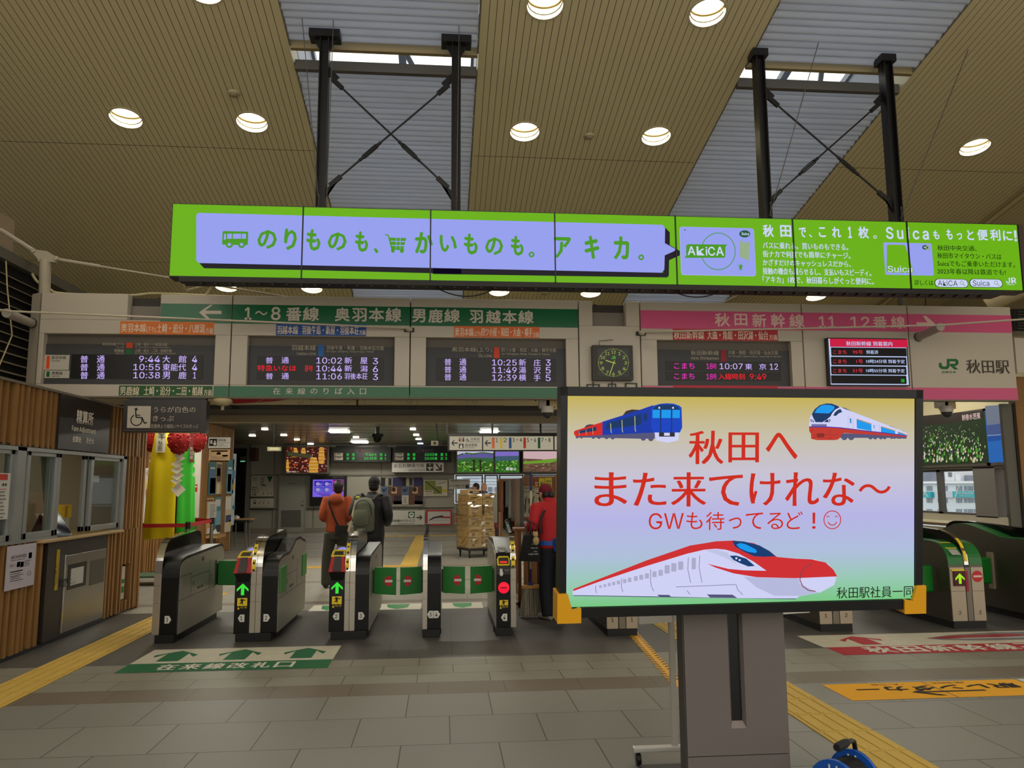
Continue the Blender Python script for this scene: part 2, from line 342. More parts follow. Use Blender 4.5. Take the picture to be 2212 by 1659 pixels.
# office room behind the counter windows
OW = mat('office_wall', (140, 128, 108), rough=.7)
mb = MB(); mb.box(-8.1, -8.0, 3, 11.1, 0, 2.55, OW); mb.box(-8, WL-.1, 11.02, 11.1, 0, 2.55, OW); mb.box(-8, WL-.1, 3, 3.1, 0, 2.55, OW); mb.box(-8.1, WL-.12, 3, 11.14, 2.55, 2.58, OW)
for k in range(9): yy = 5.2+k*.66; mb.box(-8, -7.97, yy, yy+.6, .1, 2.2, D((122, 84, 46))); mb.box(-7.985, -7.955, yy+.6, yy+.63, .1, 2.2, D((196, 158, 92)))
mb.box(-8, -7.94, 9.2, 9.9, 0, 2.1, D((26, 24, 22)))
struct(mb, 'wall_office')
mb = MB(); mb.box(-6.4, -5.9, 7.2, 10.2, 2.5, 2.549, E((255, 244, 215), 7.0)); tag(mb.build('office_ceiling_light', None, 'white light strip on the ceiling inside the ticket office'), cat='ceiling light')
# ---- recess and side wall of the passage
WP = -5.35
mb = MB(); battens(mb, WP, 11.14, 20.6, .05, 3.05, step=.125); mb.box(WP, WL-.16, 11.14, 11.2, 0, 2.6, OW); mb.box(WP-.2, WP, 20.6, 20.66, 0, 3.05, WOOD)
mb.box(WP-.02, WP+.06, 16.35, 17.05, 0, 2.75, mat('light_wood_column', (172, 124, 66), rough=.5, var=.12, scale=2, stretch=(3, 3, .5))); struct(mb, 'wall_passage')
# ---- the passage: far wall, stair opening, ceiling, beam
PW = mat('passage_wall_panels', (150, 146, 134), rough=.45, var=.03, scale=1); PD = D((112, 108, 98), .5)
YB = 28.5; B = Fr(XZ(YB)); mb = MB()
for a, b in ((-6.85, .42), (4.6, 9.3)): mb.box(a, b, YB, YB+.15, 0, 3.4, PW)
mb.box(2.95, 3.2, YB, YB+.15, .95, 1.98, PW)
mb.box(.42, 4.6, YB, YB+.15, 1.98, 3.4, PW); mb.box(.42, 4.6, YB, YB+.15, 0, .95, PW)
mb.box(-6.9, -6.75, YB-.1, YB+.2, 0, 3.1, PD)
for x in (-5.95, -4.55, -2.2, -.8): mb.box(x-.02, x+.02, YB-.02, YB, 0, 3.07, PD)
mb.box(-6.85, .42, YB-.05, YB, 1.96, 2.02, PD); mb.box(-6.85, .42, YB-.03, YB, .78, .82, D((70, 68, 62)))
mb.box(-6.85, 9.3, YB-.03, YB, 0, .14, D((128, 120, 104)))
struct(mb, 'wall_back')
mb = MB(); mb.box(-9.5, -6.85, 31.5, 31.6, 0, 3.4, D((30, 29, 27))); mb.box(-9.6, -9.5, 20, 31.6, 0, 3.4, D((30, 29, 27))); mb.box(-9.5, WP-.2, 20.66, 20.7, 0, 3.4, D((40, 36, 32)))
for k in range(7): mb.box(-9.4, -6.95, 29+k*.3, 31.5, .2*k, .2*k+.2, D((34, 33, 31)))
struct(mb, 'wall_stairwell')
mb = MB(); mb.box(-9.6, 3.9, 11.5, 31.6, 3.07, 3.2, mat('glossy_passage_ceiling', (158, 152, 132), rough=.24, spec=.5)); mb.box(3.9, 9.4, 10.3, 31.6, 3.6, 3.7, UP); mb.box(3.88, 3.92, 11.5, 31.6, 3.07, 3.7, UP)
for k in range(14): mb.box(-9, 3.9, 12.6+k*1.2, 12.612+k*1.2, 3.066, 3.07, D((60, 58, 50)))
struct(mb, 'ceiling_passage')
mb = MB(); BEIGE = D((164, 152, 120), .5)
mb.box(-9.5, 3.9, 11.3, 11.5, 2.5, 3.3, BEIGE); mb.box(-9.5, 3.9, 11.2, 11.32, 2.675, 2.73, D((50, 46, 42))); mb.prism([(-9.5, 11.24, 2.675), (-9.5, 11.3, 2.6), (-9.5, 11.3, 2.675)], (13.4, 0, 0), D((104, 102, 98)))
mb.box(-9.5, 3.9, 11.285, 11.3, 2.5, 2.6, D((142, 126, 100)))
struct(mb, 'trim_beam')
# ---- right wall with its windows
RW = 9.3; RP = Pl((RW, 0, 0), (0, -1, 0), (0, 0, 1)); mb = MB()
mb.box(RW, RW+.2, 7.5, 30, 2.86, 3.6, mat('right_wall_paint', (196, 184, 146), rough=.6)); mb.box(RW, RW+.2, 7.5, 30, 1.84, 1.9, D((90, 84, 72)))
mb.box(RW, RW+.2, 7.5, 30, .8, 1.02, D((150, 142, 124))); mb.box(RW-.12, RW+.05, 7.5, 20, .86, .9, D((196, 190, 166))); mb.box(RW-.02, RW+.02, 7.5, 20, .72, .78, D((170, 164, 144)))
battens(mb, RW-.32, 7.5, 20, .03, .70, -1, .15); mb.box(RW-.36, RW, 7.5, 20, .7, .74, WOOD)
mb.box(RW+.02, RW+.2, 7.5, 30.0, 1.9, 2.86, MATS['right_wall_paint']); mb.box(RW, RW+.2, 12.55, 13.1, 1.0, 1.86, D((96, 92, 86))); mb.box(RW, RW+.2, 15.6, 30, 1.0, 1.86, PW)
struct(mb, 'wall_right')
mb = MB(); FRM = D((72, 70, 68), .4)
for y0, y1 in ((7.6, 10.6), (10.6, 12.4), (13.1, 14.15), (14.15, 15.6)):
    for a, b, c, e in ((y0, y1, 1.02, 1.06), (y0, y1, 1.80, 1.84), (y0, y0+.06, 1.02, 1.84), (y1-.06, y1, 1.02, 1.84)): mb.box(RW+.05, RW+.13, a, b, c, e, FRM)
    mb.poly([(RW+.1, y0, 1.04), (RW+.1, y1, 1.04), (RW+.1, y1, 1.82), (RW+.1, y0, 1.82)], GLASS)
struct(mb, 'window_3')
mb = MB()
for a, b in ((.45, 1.45), (1.5, 2.0), (2.03, 2.93), (3.22, 4.56)):
    for q in ((a, a+.05, .98, 1.97), (b-.05, b, .98, 1.97), (a, b, .98, 1.03), (a, b, 1.92, 1.97)): mb.box(q[0], q[1], YB+.03, YB+.1, q[2], q[3], D((120, 126, 134)))
    mb.poly([(a, YB+.07, .98), (b, YB+.07, .98), (b, YB+.07, 1.97), (a, YB+.07, 1.97)], GLASS)
struct(mb, 'window_4')
# ---- frame post and wood end at the right edge
mb = MB(); q = Fr(XZ(9.5)); a, b = q.P(2172, 980).x, q.P(2198, 980).x; mb.box(a, b, 9.5, 9.55, 0, 2.61, D((92, 88, 78), .5)); mb.box(b-.02, b+.0, 9.48, 9.5, 0, 2.61, D((40, 36, 32), .5)); struct(mb, 'trim_3')
mb = MB(); mb.box(b+.0, b+.35, 9.46, 9.58, 0, 2.96, mat('wood_wall_end', (132, 92, 44), rough=.5, var=.15, scale=2, stretch=(3, 3, .5))); struct(mb, 'wall_right_end')
# ================================================================ overhead: downlights, detectors, braced posts, wires
RIM = D((196, 184, 150), .35); REFL = mat('lamp_reflector', (240, 232, 205), rough=.3, spec=.5); LENS = mat('lamp_lens', (255, 247, 228), emit=LAMP)
proto = None
LN = {-4.13: 'first from left', -2.53: 'second from left', 1.08: 'third from left', 2.9: 'fourth from left', 7.55: 'rightmost'}
RN = {7.86: 'the row at the top edge', 10.03: 'the upper full row', 12.5: 'the row behind the green screen', 14.95: 'the row below the green screen'}
for y in LY:
    for x in LX:
        lab = ('round recessed ceiling downlight, %s in %s' % (LN[x], RN[y])) if y in RN else 'round recessed ceiling downlight overhead, behind the camera'
        if proto is None:
            t = proto = thing('downlight', lab, 'ceiling light', (x, y, ROOF(y)), 'downlights in the sloping ceiling'); c = (x, y, ROOF(y)); PX0 = V(c)
            mb = MB(); n = 28; sl = lambda r, a, h: V((x+r*math.cos(a), y+r*math.sin(a), ROOF(y)-.2*r*math.sin(a)+h))
            for r0, r1, h0, h1 in ((.196, .222, -.006, -.006), (.222, .224, -.006, .004)):
                mb.loft([[sl(r, 2*PI*k/n, h) for k in range(n)] for r, h in ((r0, h0), (r1, h1))], RIM, False)
            mb.build('rim', t)
            mb = MB(); rings = [[sl(.197, 2*PI*k/n, -.004) for k in range(n)]]+[[V((x+r*math.cos(2*PI*k/n), y+r*math.sin(2*PI*k/n), ROOF(y)+h)) for k in range(n)] for r, h in ((.195, .085), (.196, .12), (.16, .30))]
            mb.loft(rings, REFL, False); mb.build('reflector', t)
            mb = MB(); mb.loft([[V((x+r*math.cos(2*PI*k/n), y+r*math.sin(2*PI*k/n), ROOF(y)+h)) for k in range(n)] for r, h in ((.194, .085), (.180, .088), (.180, .108), (.194, .112))], D((92, 76, 36), .6), False); mb.build('inner_ring', t)
            mb = MB(); mb.loft([[V((x+r*math.cos(2*PI*k/n), y+r*math.sin(2*PI*k/n), ROOF(y)+h)) for k in range(n)] for r, h in ((.16, .30), (.08, .27), (.001, .26))], LENS, False); mb.build('lamp', t)
        else: copy_tree(proto, V((x, y, ROOF(y)))-PX0, lab)
for x, y, wh in ((-2.62, 9.45, 'above the second downlight of the upper row'), (1.97, 10.05, 'between the two middle downlights of the upper row'), (-3.35, 14.95, 'in the lowest row left of the arrow sign'), (1.98, 14.95, 'in the lowest row above the clock')):
    t = thing('smoke_detector', 'small round ceiling smoke detector '+wh, 'smoke detector', (x, y, ROOF(y)-.06), 'smoke detectors on the plank ceiling'); z = ROOF(y)
    MB().lathe([(.001, -.0), (.075, -.0), (.075, -.02), (.05, -.028)], (x, y, z), RIM, 16).build('base', t); MB().lathe([(.05, -.028), (.045, -.05), (.02, -.06), (.001, -.06)], (x, y, z), D((150, 138, 110)), 14).build('sensor', t)
IRON = mat('black_painted_steel', (24, 23, 23), rough=.4)
def bar(mb, a, b, w, d, m=IRON):
    a, b = V(a), V(b); ax = (b-a).normalized(); y = V((0, 1, 0)); s = ax.cross(y).normalized()
    mb.prism([a+s*w/2-y*d/2, a-s*w/2-y*d/2, a-s*w/2+y*d/2, a+s*w/2+y*d/2], b-a, m)
def frame(xa, xb, za, zb, YP, plates, label):
    t = thing('braced_post_frame', label, 'steel frame', ((xa+xb)/2, YP, 4.3), 'cross-braced post frames holding the green screen')
    zt = ROOF(YP)-.03
    for x, pl in ((xa, plates[0]), (xb, plates[1])):
        mb = MB(); mb.box(x-.052, x-.04, YP-.07, YP+.07, 4.3, zt, IRON); mb.box(x+.04, x+.052, YP-.07, YP+.07, 4.3, zt, IRON); mb.box(x-.05, x+.05, YP-.006, YP+.006, 4.3, zt, IRON); mb.build('post', t)
        mb = MB(); mb.box(x-pl, x+pl, YP-.09, YP+.09, zt-.06, zt+.03, IRON); mb.prism([(x-pl*.75, YP-.01, zt-.06), (x-.05, YP-.01, zt-.2), (x+.05, YP-.01, zt-.2), (x+pl*.75, YP-.01, zt-.06)], (0, .02, 0), IRON); mb.build('cap_plate', t)
    for i, (p, q) in enumerate((((xa, za), (xb, zb)), ((xb, za), (xa, zb)))):
        sg = 1 if q[0] > p[0] else -1; yo = YP-.02+.04*i; A = V((p[0]+.06*sg, yo, p[1])); Bq = V((q[0]-.06*sg, yo, q[1])); d = (Bq-A).normalized()
        mb = MB(); mb.tube([A+d*.1, Bq-d*.1], .011, IRON, 6); r = mb.build('tie_rod', t)
        for e, s in ((A, 1), (Bq, -1)):
            g = MB(); z0 = e.z; g.prism([(e.x-.03*sg*s, yo-.007, z0-.02+.16*(s > 0)), (e.x-.03*sg*s, yo-.007, z0-.16+.18*(s > 0)-.0), (e.x+.06*sg*s, yo-.007, z0-.06*s+.0), (e.x+.11*sg*s, yo-.007, z0-.04*s+.03)], (0, .014, 0), IRON)
            bar(g, e+d*.04*s, e+d*.20*s, .05, .03); g.build('gusset', t)
        c = A.lerp(Bq, .66); tb = MB(); w = d.cross(V((0, 1, 0))).normalized()*.02
        for s in (1, -1): tb.tube([c-d*.13+w*.2*s, c-d*.09+w*s, c+d*.09+w*s, c+d*.13+w*.2*s], .008, IRON, 6)
        tb.tube([c-d*.16, c-d*.1], .018, IRON, 8); tb.tube([c+d*.1, c+d*.16], .018, IRON, 8); tb.build('turnbuckle', r)
F84 = Fr(XZ(8.4)); px = lambda x, y: F84.P(x, y).x; pz = lambda x, y: F84.P(x, y).z
frame(px(697, 300), px(985, 300), pz(840, 172), pz(840, 408), 8.4, (.17, .17), 'black steel post pair with crossed tie rods, left of centre above green screen')
frame(px(1647, 320), px(1925, 320), pz(1780, 212), pz(1780, 436), 8.4, (.09, .09), 'black steel post pair with crossed tie rods, at right above green screen')
def wire(name, pts, r, m, label, cat='wire', group=None):
    mb = MB(); mb.tube(pts, r, m, 6); return tag(mb.build(name), label, cat, group)
WIRE = D((96, 92, 84), .4); P8 = Fr(XZ(8.25)).P
def hang(x0, y0, x1, y1, lab): a = P8(x1, y1); wire('hanging_wire', [P8(x0, y0)+V((0, -.03, 0)), a+V((0, -.03, 0))], .005, WIRE, lab, 'wire', 'thin wires hung from the roof lights')
hang(646, -40, 690, 445, 'thin wire hanging down left of the left black post'); hang(993, -40, 986, 452, 'thin wire hanging in front of the second black post')
hang(1798, -20, 1660, 468, 'thin wire slanting down to the foot of the third black post'); hang(2136, -10, 1942, 476, 'thin wire slanting down to the foot of the rightmost black post')
hang(722, 20, 706, 446, 'thin wire hanging just right of the left black post')
for x, y, w in ((690, 440, 'left'), (987, 440, 'second'), (1660, 455, 'third'), (1941, 465, 'rightmost')):
    a = P8(x, y)+V((0, -.06, 0)); mb = MB()
    for k in range(7): mb.lathe([(.009, -.004), (.013, 0), (.009, .004), (.005, 0), (.009, -.004)], (a.x+.004*math.sin(k), a.y, a.z+.03-k*.026+.04), WIRE, 8, 'Y' if k % 2 else 'X')
    tag(mb.build('chain'), 'short dark chain hanging at the foot of the %s black post' % w, 'chain', 'short chains at the black posts')
# ================================================================ the long green screen
LEDY = 8.1; LP = XZ(LEDY); F = Fr(LP)
def G(r, g, b): return E((r, g, b), 1.05)
GREEN = G(106, 178, 12); LAV = G(150, 160, 240); INK = G(14, 8, 28); TXG = G(70, 152, 24); LW = G(205, 214, 246); DKT = G(14, 44, 6)
t = thing('video_wall', 'long hanging video wall of seven screens showing a bright green transport card advert', 'screen', (1.87, LEDY+.08, 3.74))
X0, X1, Z0, Z1 = -2.815, 6.53, 3.745, 4.525; PWD = (X1-X0)/7
mb = MB(); mb.box(X0-.01, X1+.01, LEDY+.03, LEDY+.22, Z0-.0, Z1+.01, DARK); mb.box(X1+.01, X1+.07, LEDY+.0, LEDY+.22, Z0, Z1, D((74, 60, 52))); mb.build('housing', t)
mb = MB(); mb.box(X0+.1, X1-.25, LEDY+.0, LEDY+.2, Z0-.05, Z0, D((30, 28, 26)))
for k in range(60): mb.box(X0+.3+k*.145, X0+.33+k*.145, LEDY+.02, LEDY+.1, Z0-.065, Z0-.05, D((40, 34, 28)))
mb.build('bottom_rail', t)
for k in range(7):
    mb = MB(); a = X0+k*PWD; mb.box(a, a+PWD, LEDY+.001, LEDY+.035, Z0, Z1, BLACK); mb.poly([(a+.006, LEDY, Z0+.007), (a+PWD-.006, LEDY, Z0+.007), (a+PWD-.006, LEDY, Z1-.007), (a+.006, LEDY, Z1-.007)], GREEN); mb.build('display_panel', t)
L1 = Fr(LP, 350, 420, 3.403); L2 = Fr(LP, 950, 420, 4.022); L3 = Fr(LP, 1440, 440, 2.865)
mb = MB()
# speech bubble with its dark drop edge
L1.poly(mb, [(270, 500), (310, 543), (1040, 556), (2200, 585), (2200, 530)], INK, .002)
L2.poly(mb, [(-60, 640), (-60, 692), (1975, 722), (1990, 705), (1992, 572), (2085, 530), (2085, 492), (2050, 470), (1998, 440), (1998, 330), (1955, 285), (1940, 680)], INK, .002)
bub = [L1.P(268, 136, .003), L1.P(252, 152, .003), L1.P(252, 485, .003), L1.P(272, 505, .003), L2.P(1925, 681, .003), L2.P(1950, 655, .003), L2.P(1954, 530, .003), L2.P(2040, 492, .003), L2.P(2046, 474, .003), L2.P(1955, 424, .003), L2.P(1957, 290, .003), L2.P(1935, 265, .003)]
mb.poly(bub, LAV)
def bold(F, s, b, m=TXG, w=.045, d=.005): F.text(mb, s, *b, m, d, w)
for s, b in (('の', (702, 262, 845, 402)), ('り', (898, 252, 992, 412)), ('も', (1060, 256, 1166, 416)), ('の', (1218, 280, 1358, 414)), ('も', (1418, 272, 1516, 424)), ('か', (1858, 276, 1992, 436)), ('い', (2040, 300, 2168, 426))): bold(L1, s, b)
L1.poly(mb, [(1556, 404), (1572, 394), (1594, 422), (1574, 434)], TXG)
for s, b in (('も', (208, 340, 330, 524)), ('の', (394, 374, 550, 528)), ('も', (616, 360, 728, 534)), ('ア', (990, 370, 1142, 556)), ('キ', (1256, 358, 1386, 564)), ('カ', (1508, 364, 1646, 568))): bold(L2, s, b)
L2.ring(mb, 797, 523, 25, 25, 14, TXG).ring(mb, 1749, 548, 25, 25, 14, TXG)
# bus and trolley pictures
L1.rrect(mb, 444, 272, 633, 372, 10, TXG, .004)
for x in (480, 522, 552, 588): L1.rect(mb, x, 290, x+30 if x > 480 else x+34, 327, LAV, .006)
L1.rrect(mb, 456, 290, 471, 335, 5, LAV, .006)
for x in (496, 586): L1.ell(mb, x, 371, 26, 24, TXG, .005).ell(mb, x, 369, 13, 12, LAV, .007)
L1.line(mb, [(1640, 297), (1664, 302), (1690, 405)], 9, TXG); L1.line(mb, [(1690, 402), (1782, 408)], 9, TXG)
for i in range(3): L1.poly(mb, [(1672+i*6, 318+i*30), (1796-i*8, 322+i*30), (1790-i*8, 344+i*30), (1678+i*6, 342+i*30)], TXG, .005)
for x in (1722, 1752): L1.line(mb, [(x, 318), (x-2, 404)], 4, LAV, .007)
L1.ell(mb, 1697, 416, 14, 14, TXG).ell(mb, 1763, 418, 14, 14, TXG)
# big card
L3.rrect(mb, 84, 148, 546, 446, 18, G(168, 176, 238), .003).rrect(mb, 88, 150, 543, 442, 16, LAV, .004)
L3.ring(mb, 318, 296, 108, 116, 5, TXG, .005, 40); L3.poly(mb, [(108, 336), (120, 324), (120, 258), (132, 252), (374, 254), (362, 268), (362, 330), (352, 336)], TXG, .007)
for s, b in (('A', (128, 266, 176, 320)), ('k', (184, 266, 232, 322)), ('i', (240, 268, 250, 322)), ('C', (254, 268, 298, 324)), ('A', (304, 268, 352, 324))): L3.text(mb, s, *b, LW, .009, .03)
L3.ell(mb, 482, 188, 34, 22, G(14, 84, 48), .006); L3.text(mb, 'Suica', 462, 179, 508, 197, LW, .008, .03); L3.text(mb, '◄─', 104, 160, 130, 168, INK, .006)
for i in range(7): L3.poly(mb, [(455+i*8, 235-abs(i-2)*3+i*3), (461+i*8, 235-abs(i-2)*3+i*3), (462+i*8-4, 330+i*4), (456+i*8-4, 330+i*4)], G(150, 180, 70), .006)
L3.poly(mb, [(436, 374), (452, 386), (458, 370), (466, 386), (476, 380), (464, 396), (464, 418), (454, 404), (444, 416), (450, 394)], TXG, .006)
for s, b in (('秋', (594, 130, 662, 208)), ('田', (702, 134, 770, 208)), ('で', (818, 148, 862, 210)), ('、', (880, 190, 900, 210)), ('こ', (940, 146, 984, 208)), ('れ', (1022, 144, 1078, 212)), ('1', (1122, 142, 1144, 214)), ('枚', (1184, 142, 1250, 216)), ('。', (1278, 196, 1300, 218)), ('Suica', (1356, 146, 1620, 222)), ('も', (1648, 166, 1686, 222)), ('も', (1730, 158, 1768, 224)), ('っ', (1794, 182, 1828, 224)), ('と', (1858, 164, 1900, 226)), ('便', (1920, 160, 1986, 228)), ('利', (2000, 160, 2064, 230)), ('に', (2080, 168, 2138, 230)), ('!', (2148, 166, 2166, 234))):
    L3.text(mb, s, *b, LW, .004, .035, 1.3 if s == 'Suica' else 1.0)
for i, (s, x1) in enumerate((('バスに乗れる。買いものもできる。', 1122), ('街ナカで何度でも簡単にチャージ。', 1136), ('かざすだけのキャッシュレスだから、', 1138), ('接触の機会も減らせるし、支払いもスピーディ。', 1264), ('「アキカ」1枚で、秋田暮らしがぐっと便利に。', 1280))):
    L3.text(mb, s, 594, 243+i*52.5, x1, 279+i*52.5+(x1-594)*.012, LW, .004, .02)
for i, (s, x1) in enumerate((('秋田中央交通、', 1916), ('秋田市マイタウン・バスは', 2070), ('Suicaでもご乗車いただけます。', 2154), ('2023年春以降は鉄道でも!', 2096))):
    L3.text(mb, s, 1674, 258+i*48.5, x1, 290+i*48.5+(x1-1674)*.012, DKT, .004, .015)
L3.text(mb, '詳しくは', 1532, 472, 1648, 506, DKT, .004, .015)
for a, b, s, x1 in ((1656, 1866, 'AkiCA', 1798), (1872, 2078, 'Suica', 1994)):
    L3.rrect(mb, a, 466, b, 520, 26, DKT, .004).rrect(mb, a+4, 469, b-4, 517, 24, LW, .006); L3.text(mb, s, a+20, 476, x1, 510, DKT, .008)
    L3.ring(mb, b-42, 490, 12, 12, 3, G(120, 150, 130), .008); L3.line(mb, [(b-34, 499), (b-22, 511)], 4, G(120, 150, 130), .008)
L3.text(mb, 'JR', 2098, 458, 2162, 494, LW, .004, .05); L3.text(mb, 'JR東日本', 2106, 496, 2152, 506, LW, .004, .02)
L3.rrect(mb, 1346, 243, 1646, 443, 10, LAV, .003); L3.poly(mb, [(1370, 254), (1466, 256), (1476, 264), (1528, 424), (1518, 430), (1368, 426), (1360, 418), (1362, 262)], GREEN, .005)
L3.text(mb, 'Suica', 1366, 386, 1518, 426, LW, .007, .02); L3.ring(mb, 1598, 271, 18, 14, 8, G(20, 74, 40), .005); L3.ring(mb, 1614, 273, 14, 14, 6, G(140, 180, 60), .006)
mb.build('screen_image', t, 'picture of the advert: bus, trolley, cards and white and green lettering')
for (a, b) in ((655, 655), (933, 931), (1203, 1203), (1465, 1462), (1719, 1716), (1970, 1966)): pass
gap = MB()
for k in range(1, 7): gap.box(X0+k*PWD-.007, X0+k*PWD+.007, LEDY-.014, LEDY, Z0, Z1, BLACK)
gap.build('panel_seams', t)
CAB = D((26, 24, 24), .5)
def sag(p, q, s, r, m, name, label, n=14, cat='cable', parent=None):
    p, q = V(p), V(q); mb = MB(); mb.tube([p.lerp(q, k/n)+V((0, 0, -4*s*(k/n)*(1-k/n))) for k in range(n+1)], r, m, 6); o = mb.build(name, parent)
    return tag(o, label, cat) if not parent else o
sag(F.P(932, 610)+V((0, .1, 0)), F.P(1068, 620)+V((0, .1, 0)), .10, .007, CAB, 'cable', '', parent=t); sag(F.P(1455, 622)+V((0, .1, 0)), F.P(1562, 625)+V((0, .1, 0)), .07, .007, CAB, 'cable', '', parent=t)
# ================================================================ the sign band above the gates
FY = 9.3; FP = XZ(FY); F = Fr(FP)
BAND = mat('sign_band_paint', (186, 176, 160), rough=.38, var=.04, scale=1.2); SEAM = D((52, 46, 42), .6)
GRN = mat('band_green_vinyl', (12, 96, 56), rough=.3, spec=.5); PNK = mat('band_pink_vinyl', (206, 84, 128), rough=.35); LET = D((206, 196, 182), .5)
t = thing('sign_band', 'long beige sign band over the ticket gates with green and pink stripes', 'sign', (1.2, FY+.2, 2.635))
FB, FT = 2.635, 3.845
def panel(x0, x1, cut=None, hole=None, notch=None, m=BAND):
    mb = MB(); g = .006; xs = [x0+g, x1-g]
    def bx(a, b, c, d): mb.box(a, b, FY, FY+.14, c, d, m)
    hx0, hx1, hz0, hz1 = hole or (xs[1], xs[1], 3.0, 3.0)
    top = FT if not notch else notch[2]
    if hole:
        bx(xs[0], xs[1], FB, hz0); bx(xs[0], hx0, hz0, hz1); bx(hx1, xs[1], hz0, hz1); bx(xs[0], xs[1], hz1, top)
    else: bx(xs[0], xs[1], FB, top)
    if notch: bx(xs[0], notch[0], top, FT); bx(notch[1], xs[1], top, FT)
    mb.build('panel', t, bevel=.006)
panel(-4.65, -2.49, hole=(-4.59, -2.67, 2.775, 3.365), notch=(-3.68, -3.31, 3.53)); panel(-2.49, -.40, hole=(-2.30, -.585, 2.775, 3.365)); panel(-.40, 1.645, hole=(-.21, 1.485, 2.775, 3.365))
panel(1.645, 2.415, notch=(1.82, 2.24, 3.53)); panel(2.415, 4.49, hole=(2.62, 4.33, 2.795, 3.365)); panel(4.49, 5.89); panel(5.89, 7.3)
mb = MB(); mb.prism([(-4.66, FY, FB), (-4.80, FY+.1, FB), (-4.80, FY+.1, FT), (-4.66, FY, FT)], (0, .1, 0), BAND); mb.build('end_panel', t)
mb = MB(); mb.box(-4.7, 7.3, FY+.14, FY+.19, FB+.06, FT-.02, SEAM)
for a, b in ((-3.7, -3.3), (1.8, 2.26)): mb.box(a, b, FY+.10, FY+.16, 3.5, 3.72, D((120, 112, 104))); mb.box(a, b, FY+.11, FY+.15, 3.5, 3.58, D((70, 66, 62)))
mb.box(-4.8, 7.3, FY+.19, FY+.22, FB+.06, FT-.1, D((120, 114, 106))); mb.box(-4.7, 7.3, FY+.01, FY+.12, FB-.012, FB-.002, D((126, 116, 100))); mb.build('backing', t)
mb = MB()
def stripe(a, b, c, d, m): mb.box(a+.006, b-.006, FY-.002, FY, c, d, m)
for a, b in ((-3.31, -2.49), (-2.49, -.40), (-.40, 1.645)): stripe(a, b, 3.505, 3.735, GRN)
for a, b in ((-2.67, -2.49), (-2.49, -.40), (-.40, 1.645)): stripe(a, b, FB+.003, 2.762, GRN)
for a, b in ((2.415, 4.49), (4.49, 5.89), (5.89, 7.3)): stripe(a, b, 3.505, 3.735, PNK); stripe(a, b, FB+.003, 2.79, PNK)
stripe(3.0, 4.2, FB+.004, 2.79, D((196, 50, 66), .4)) if 0 else None
mb.build('stripes', t, 'green stripes at left, pink stripes at right')
H1 = Fr(FP, 490, 630, 5.395); H2 = Fr(FP, 880, 630, 4.254); H3 = Fr(FP, 1360, 640, 5.267); H4 = Fr(FP, 1740, 640, 4.686); H0 = Fr(FP, 50, 630, 4.809)
def let(): 
    global mb
    mb.build('lettering', t); mb = MB()
mb = MB()
H0.poly(mb, [(1828, 216), (1945, 136), (1972, 138), (1890, 198), (2062, 200), (2062, 234), (1890, 232), (1962, 302), (1925, 300)], LET)
let()
for s, b in (('1', (208, 184, 290, 328)), ('～', (330, 226, 474, 276)), ('8', (516, 178, 628, 334)), ('番', (690, 182, 872, 344)), ('線', (886, 180, 1076, 344)), ('奥', (1258, 186, 1436, 348)), ('羽', (1458, 192, 1630, 350)), ('本', (1652, 190, 1836, 350)), ('線', (1848, 188, 2036, 354))): H1.text(mb, s, *b, LET, .004, .035)
let()
for s, b in (('男', (42, 160, 168, 284)), ('鹿', (192, 160, 326, 288)), ('線', (338, 160, 484, 284)), ('羽', (572, 170, 694, 290)), ('越', (720, 172, 858, 292)), ('本', (872, 174, 1006, 294)), ('線', (1018, 174, 1160, 296))): H2.text(mb, s, *b, LET, .004, .035)
let()
for s, b in (('在', (540, 1120, 626, 1198)), ('来', (684, 1122, 772, 1200)), ('線', (826, 1122, 916, 1200)), ('の', (974, 1128, 1058, 1194)), ('り', (1126, 1122, 1188, 1198)), ('ば', (1262, 1120, 1348, 1198)), ('入', (1402, 1124, 1490, 1200)), ('口', (1550, 1128, 1624, 1200))): H1.text(mb, s, *b, LET, .004, .02)
let()
PL = D((226, 190, 180), .5)
for s, b in (('秋', (966, 192, 1140, 346)), ('田', (1190, 200, 1338, 336)), ('新', (1392, 200, 1556, 352)), ('幹', (1604, 200, 1770, 354)), ('線', (1814, 202, 1986, 358))): H3.text(mb, s, *b, PL, .004, .035)
let()
for s, b in (('11', (132, 202, 302, 320)), ('12', (450, 206, 646, 320)), ('番', (680, 204, 822, 326)), ('線', (862, 202, 1006, 328))): H4.text(mb, s, *b, PL, .004, .03)
let()
H4.poly(mb, [(1122, 262), (1232, 266), (1184, 198), (1216, 198), (1312, 278), (1226, 312), (1222, 290), (1122, 286)], PL)
let()
H4.text(mb, '秋田駅', 1626, 640, 2062, 784, D((66, 56, 46)), .004, .02); H4.text(mb, 'Aki', 2134, 642, 2212, 692, D((66, 56, 46)), .004)
let()
JRG = D((0, 96, 40), .5)
H4.poly(mb, [(1350, 674), (1376, 674), (1378, 700), (1392, 712), (1418, 712), (1430, 700), (1430, 634), (1524, 634), (1546, 650), (1546, 686), (1524, 704), (1502, 706), (1546, 740), (1506, 740), (1460, 700), (1460, 684), (1510, 684), (1518, 676), (1518, 664), (1508, 658), (1456, 658), (1456, 716), (1436, 738), (1380, 738), (1352, 716)], JRG)
H4.text(mb, 'JR東日本', 1378, 756, 1524, 782, JRG, .004, .02)
mb.build('lettering', t)
# ---- raised board end with the station name reaching out at right
mb = MB(); mb.prism([(7.3, FY-.02, 2.98), (7.75, FY-.02, 3.05), (7.75, FY-.02, 3.42), (7.3, FY-.02, 3.44)], (0, .08, 0), BAND); tag(mb.build('sign_board_end'), 'beige board edge beside the station name at the right picture edge', 'sign')
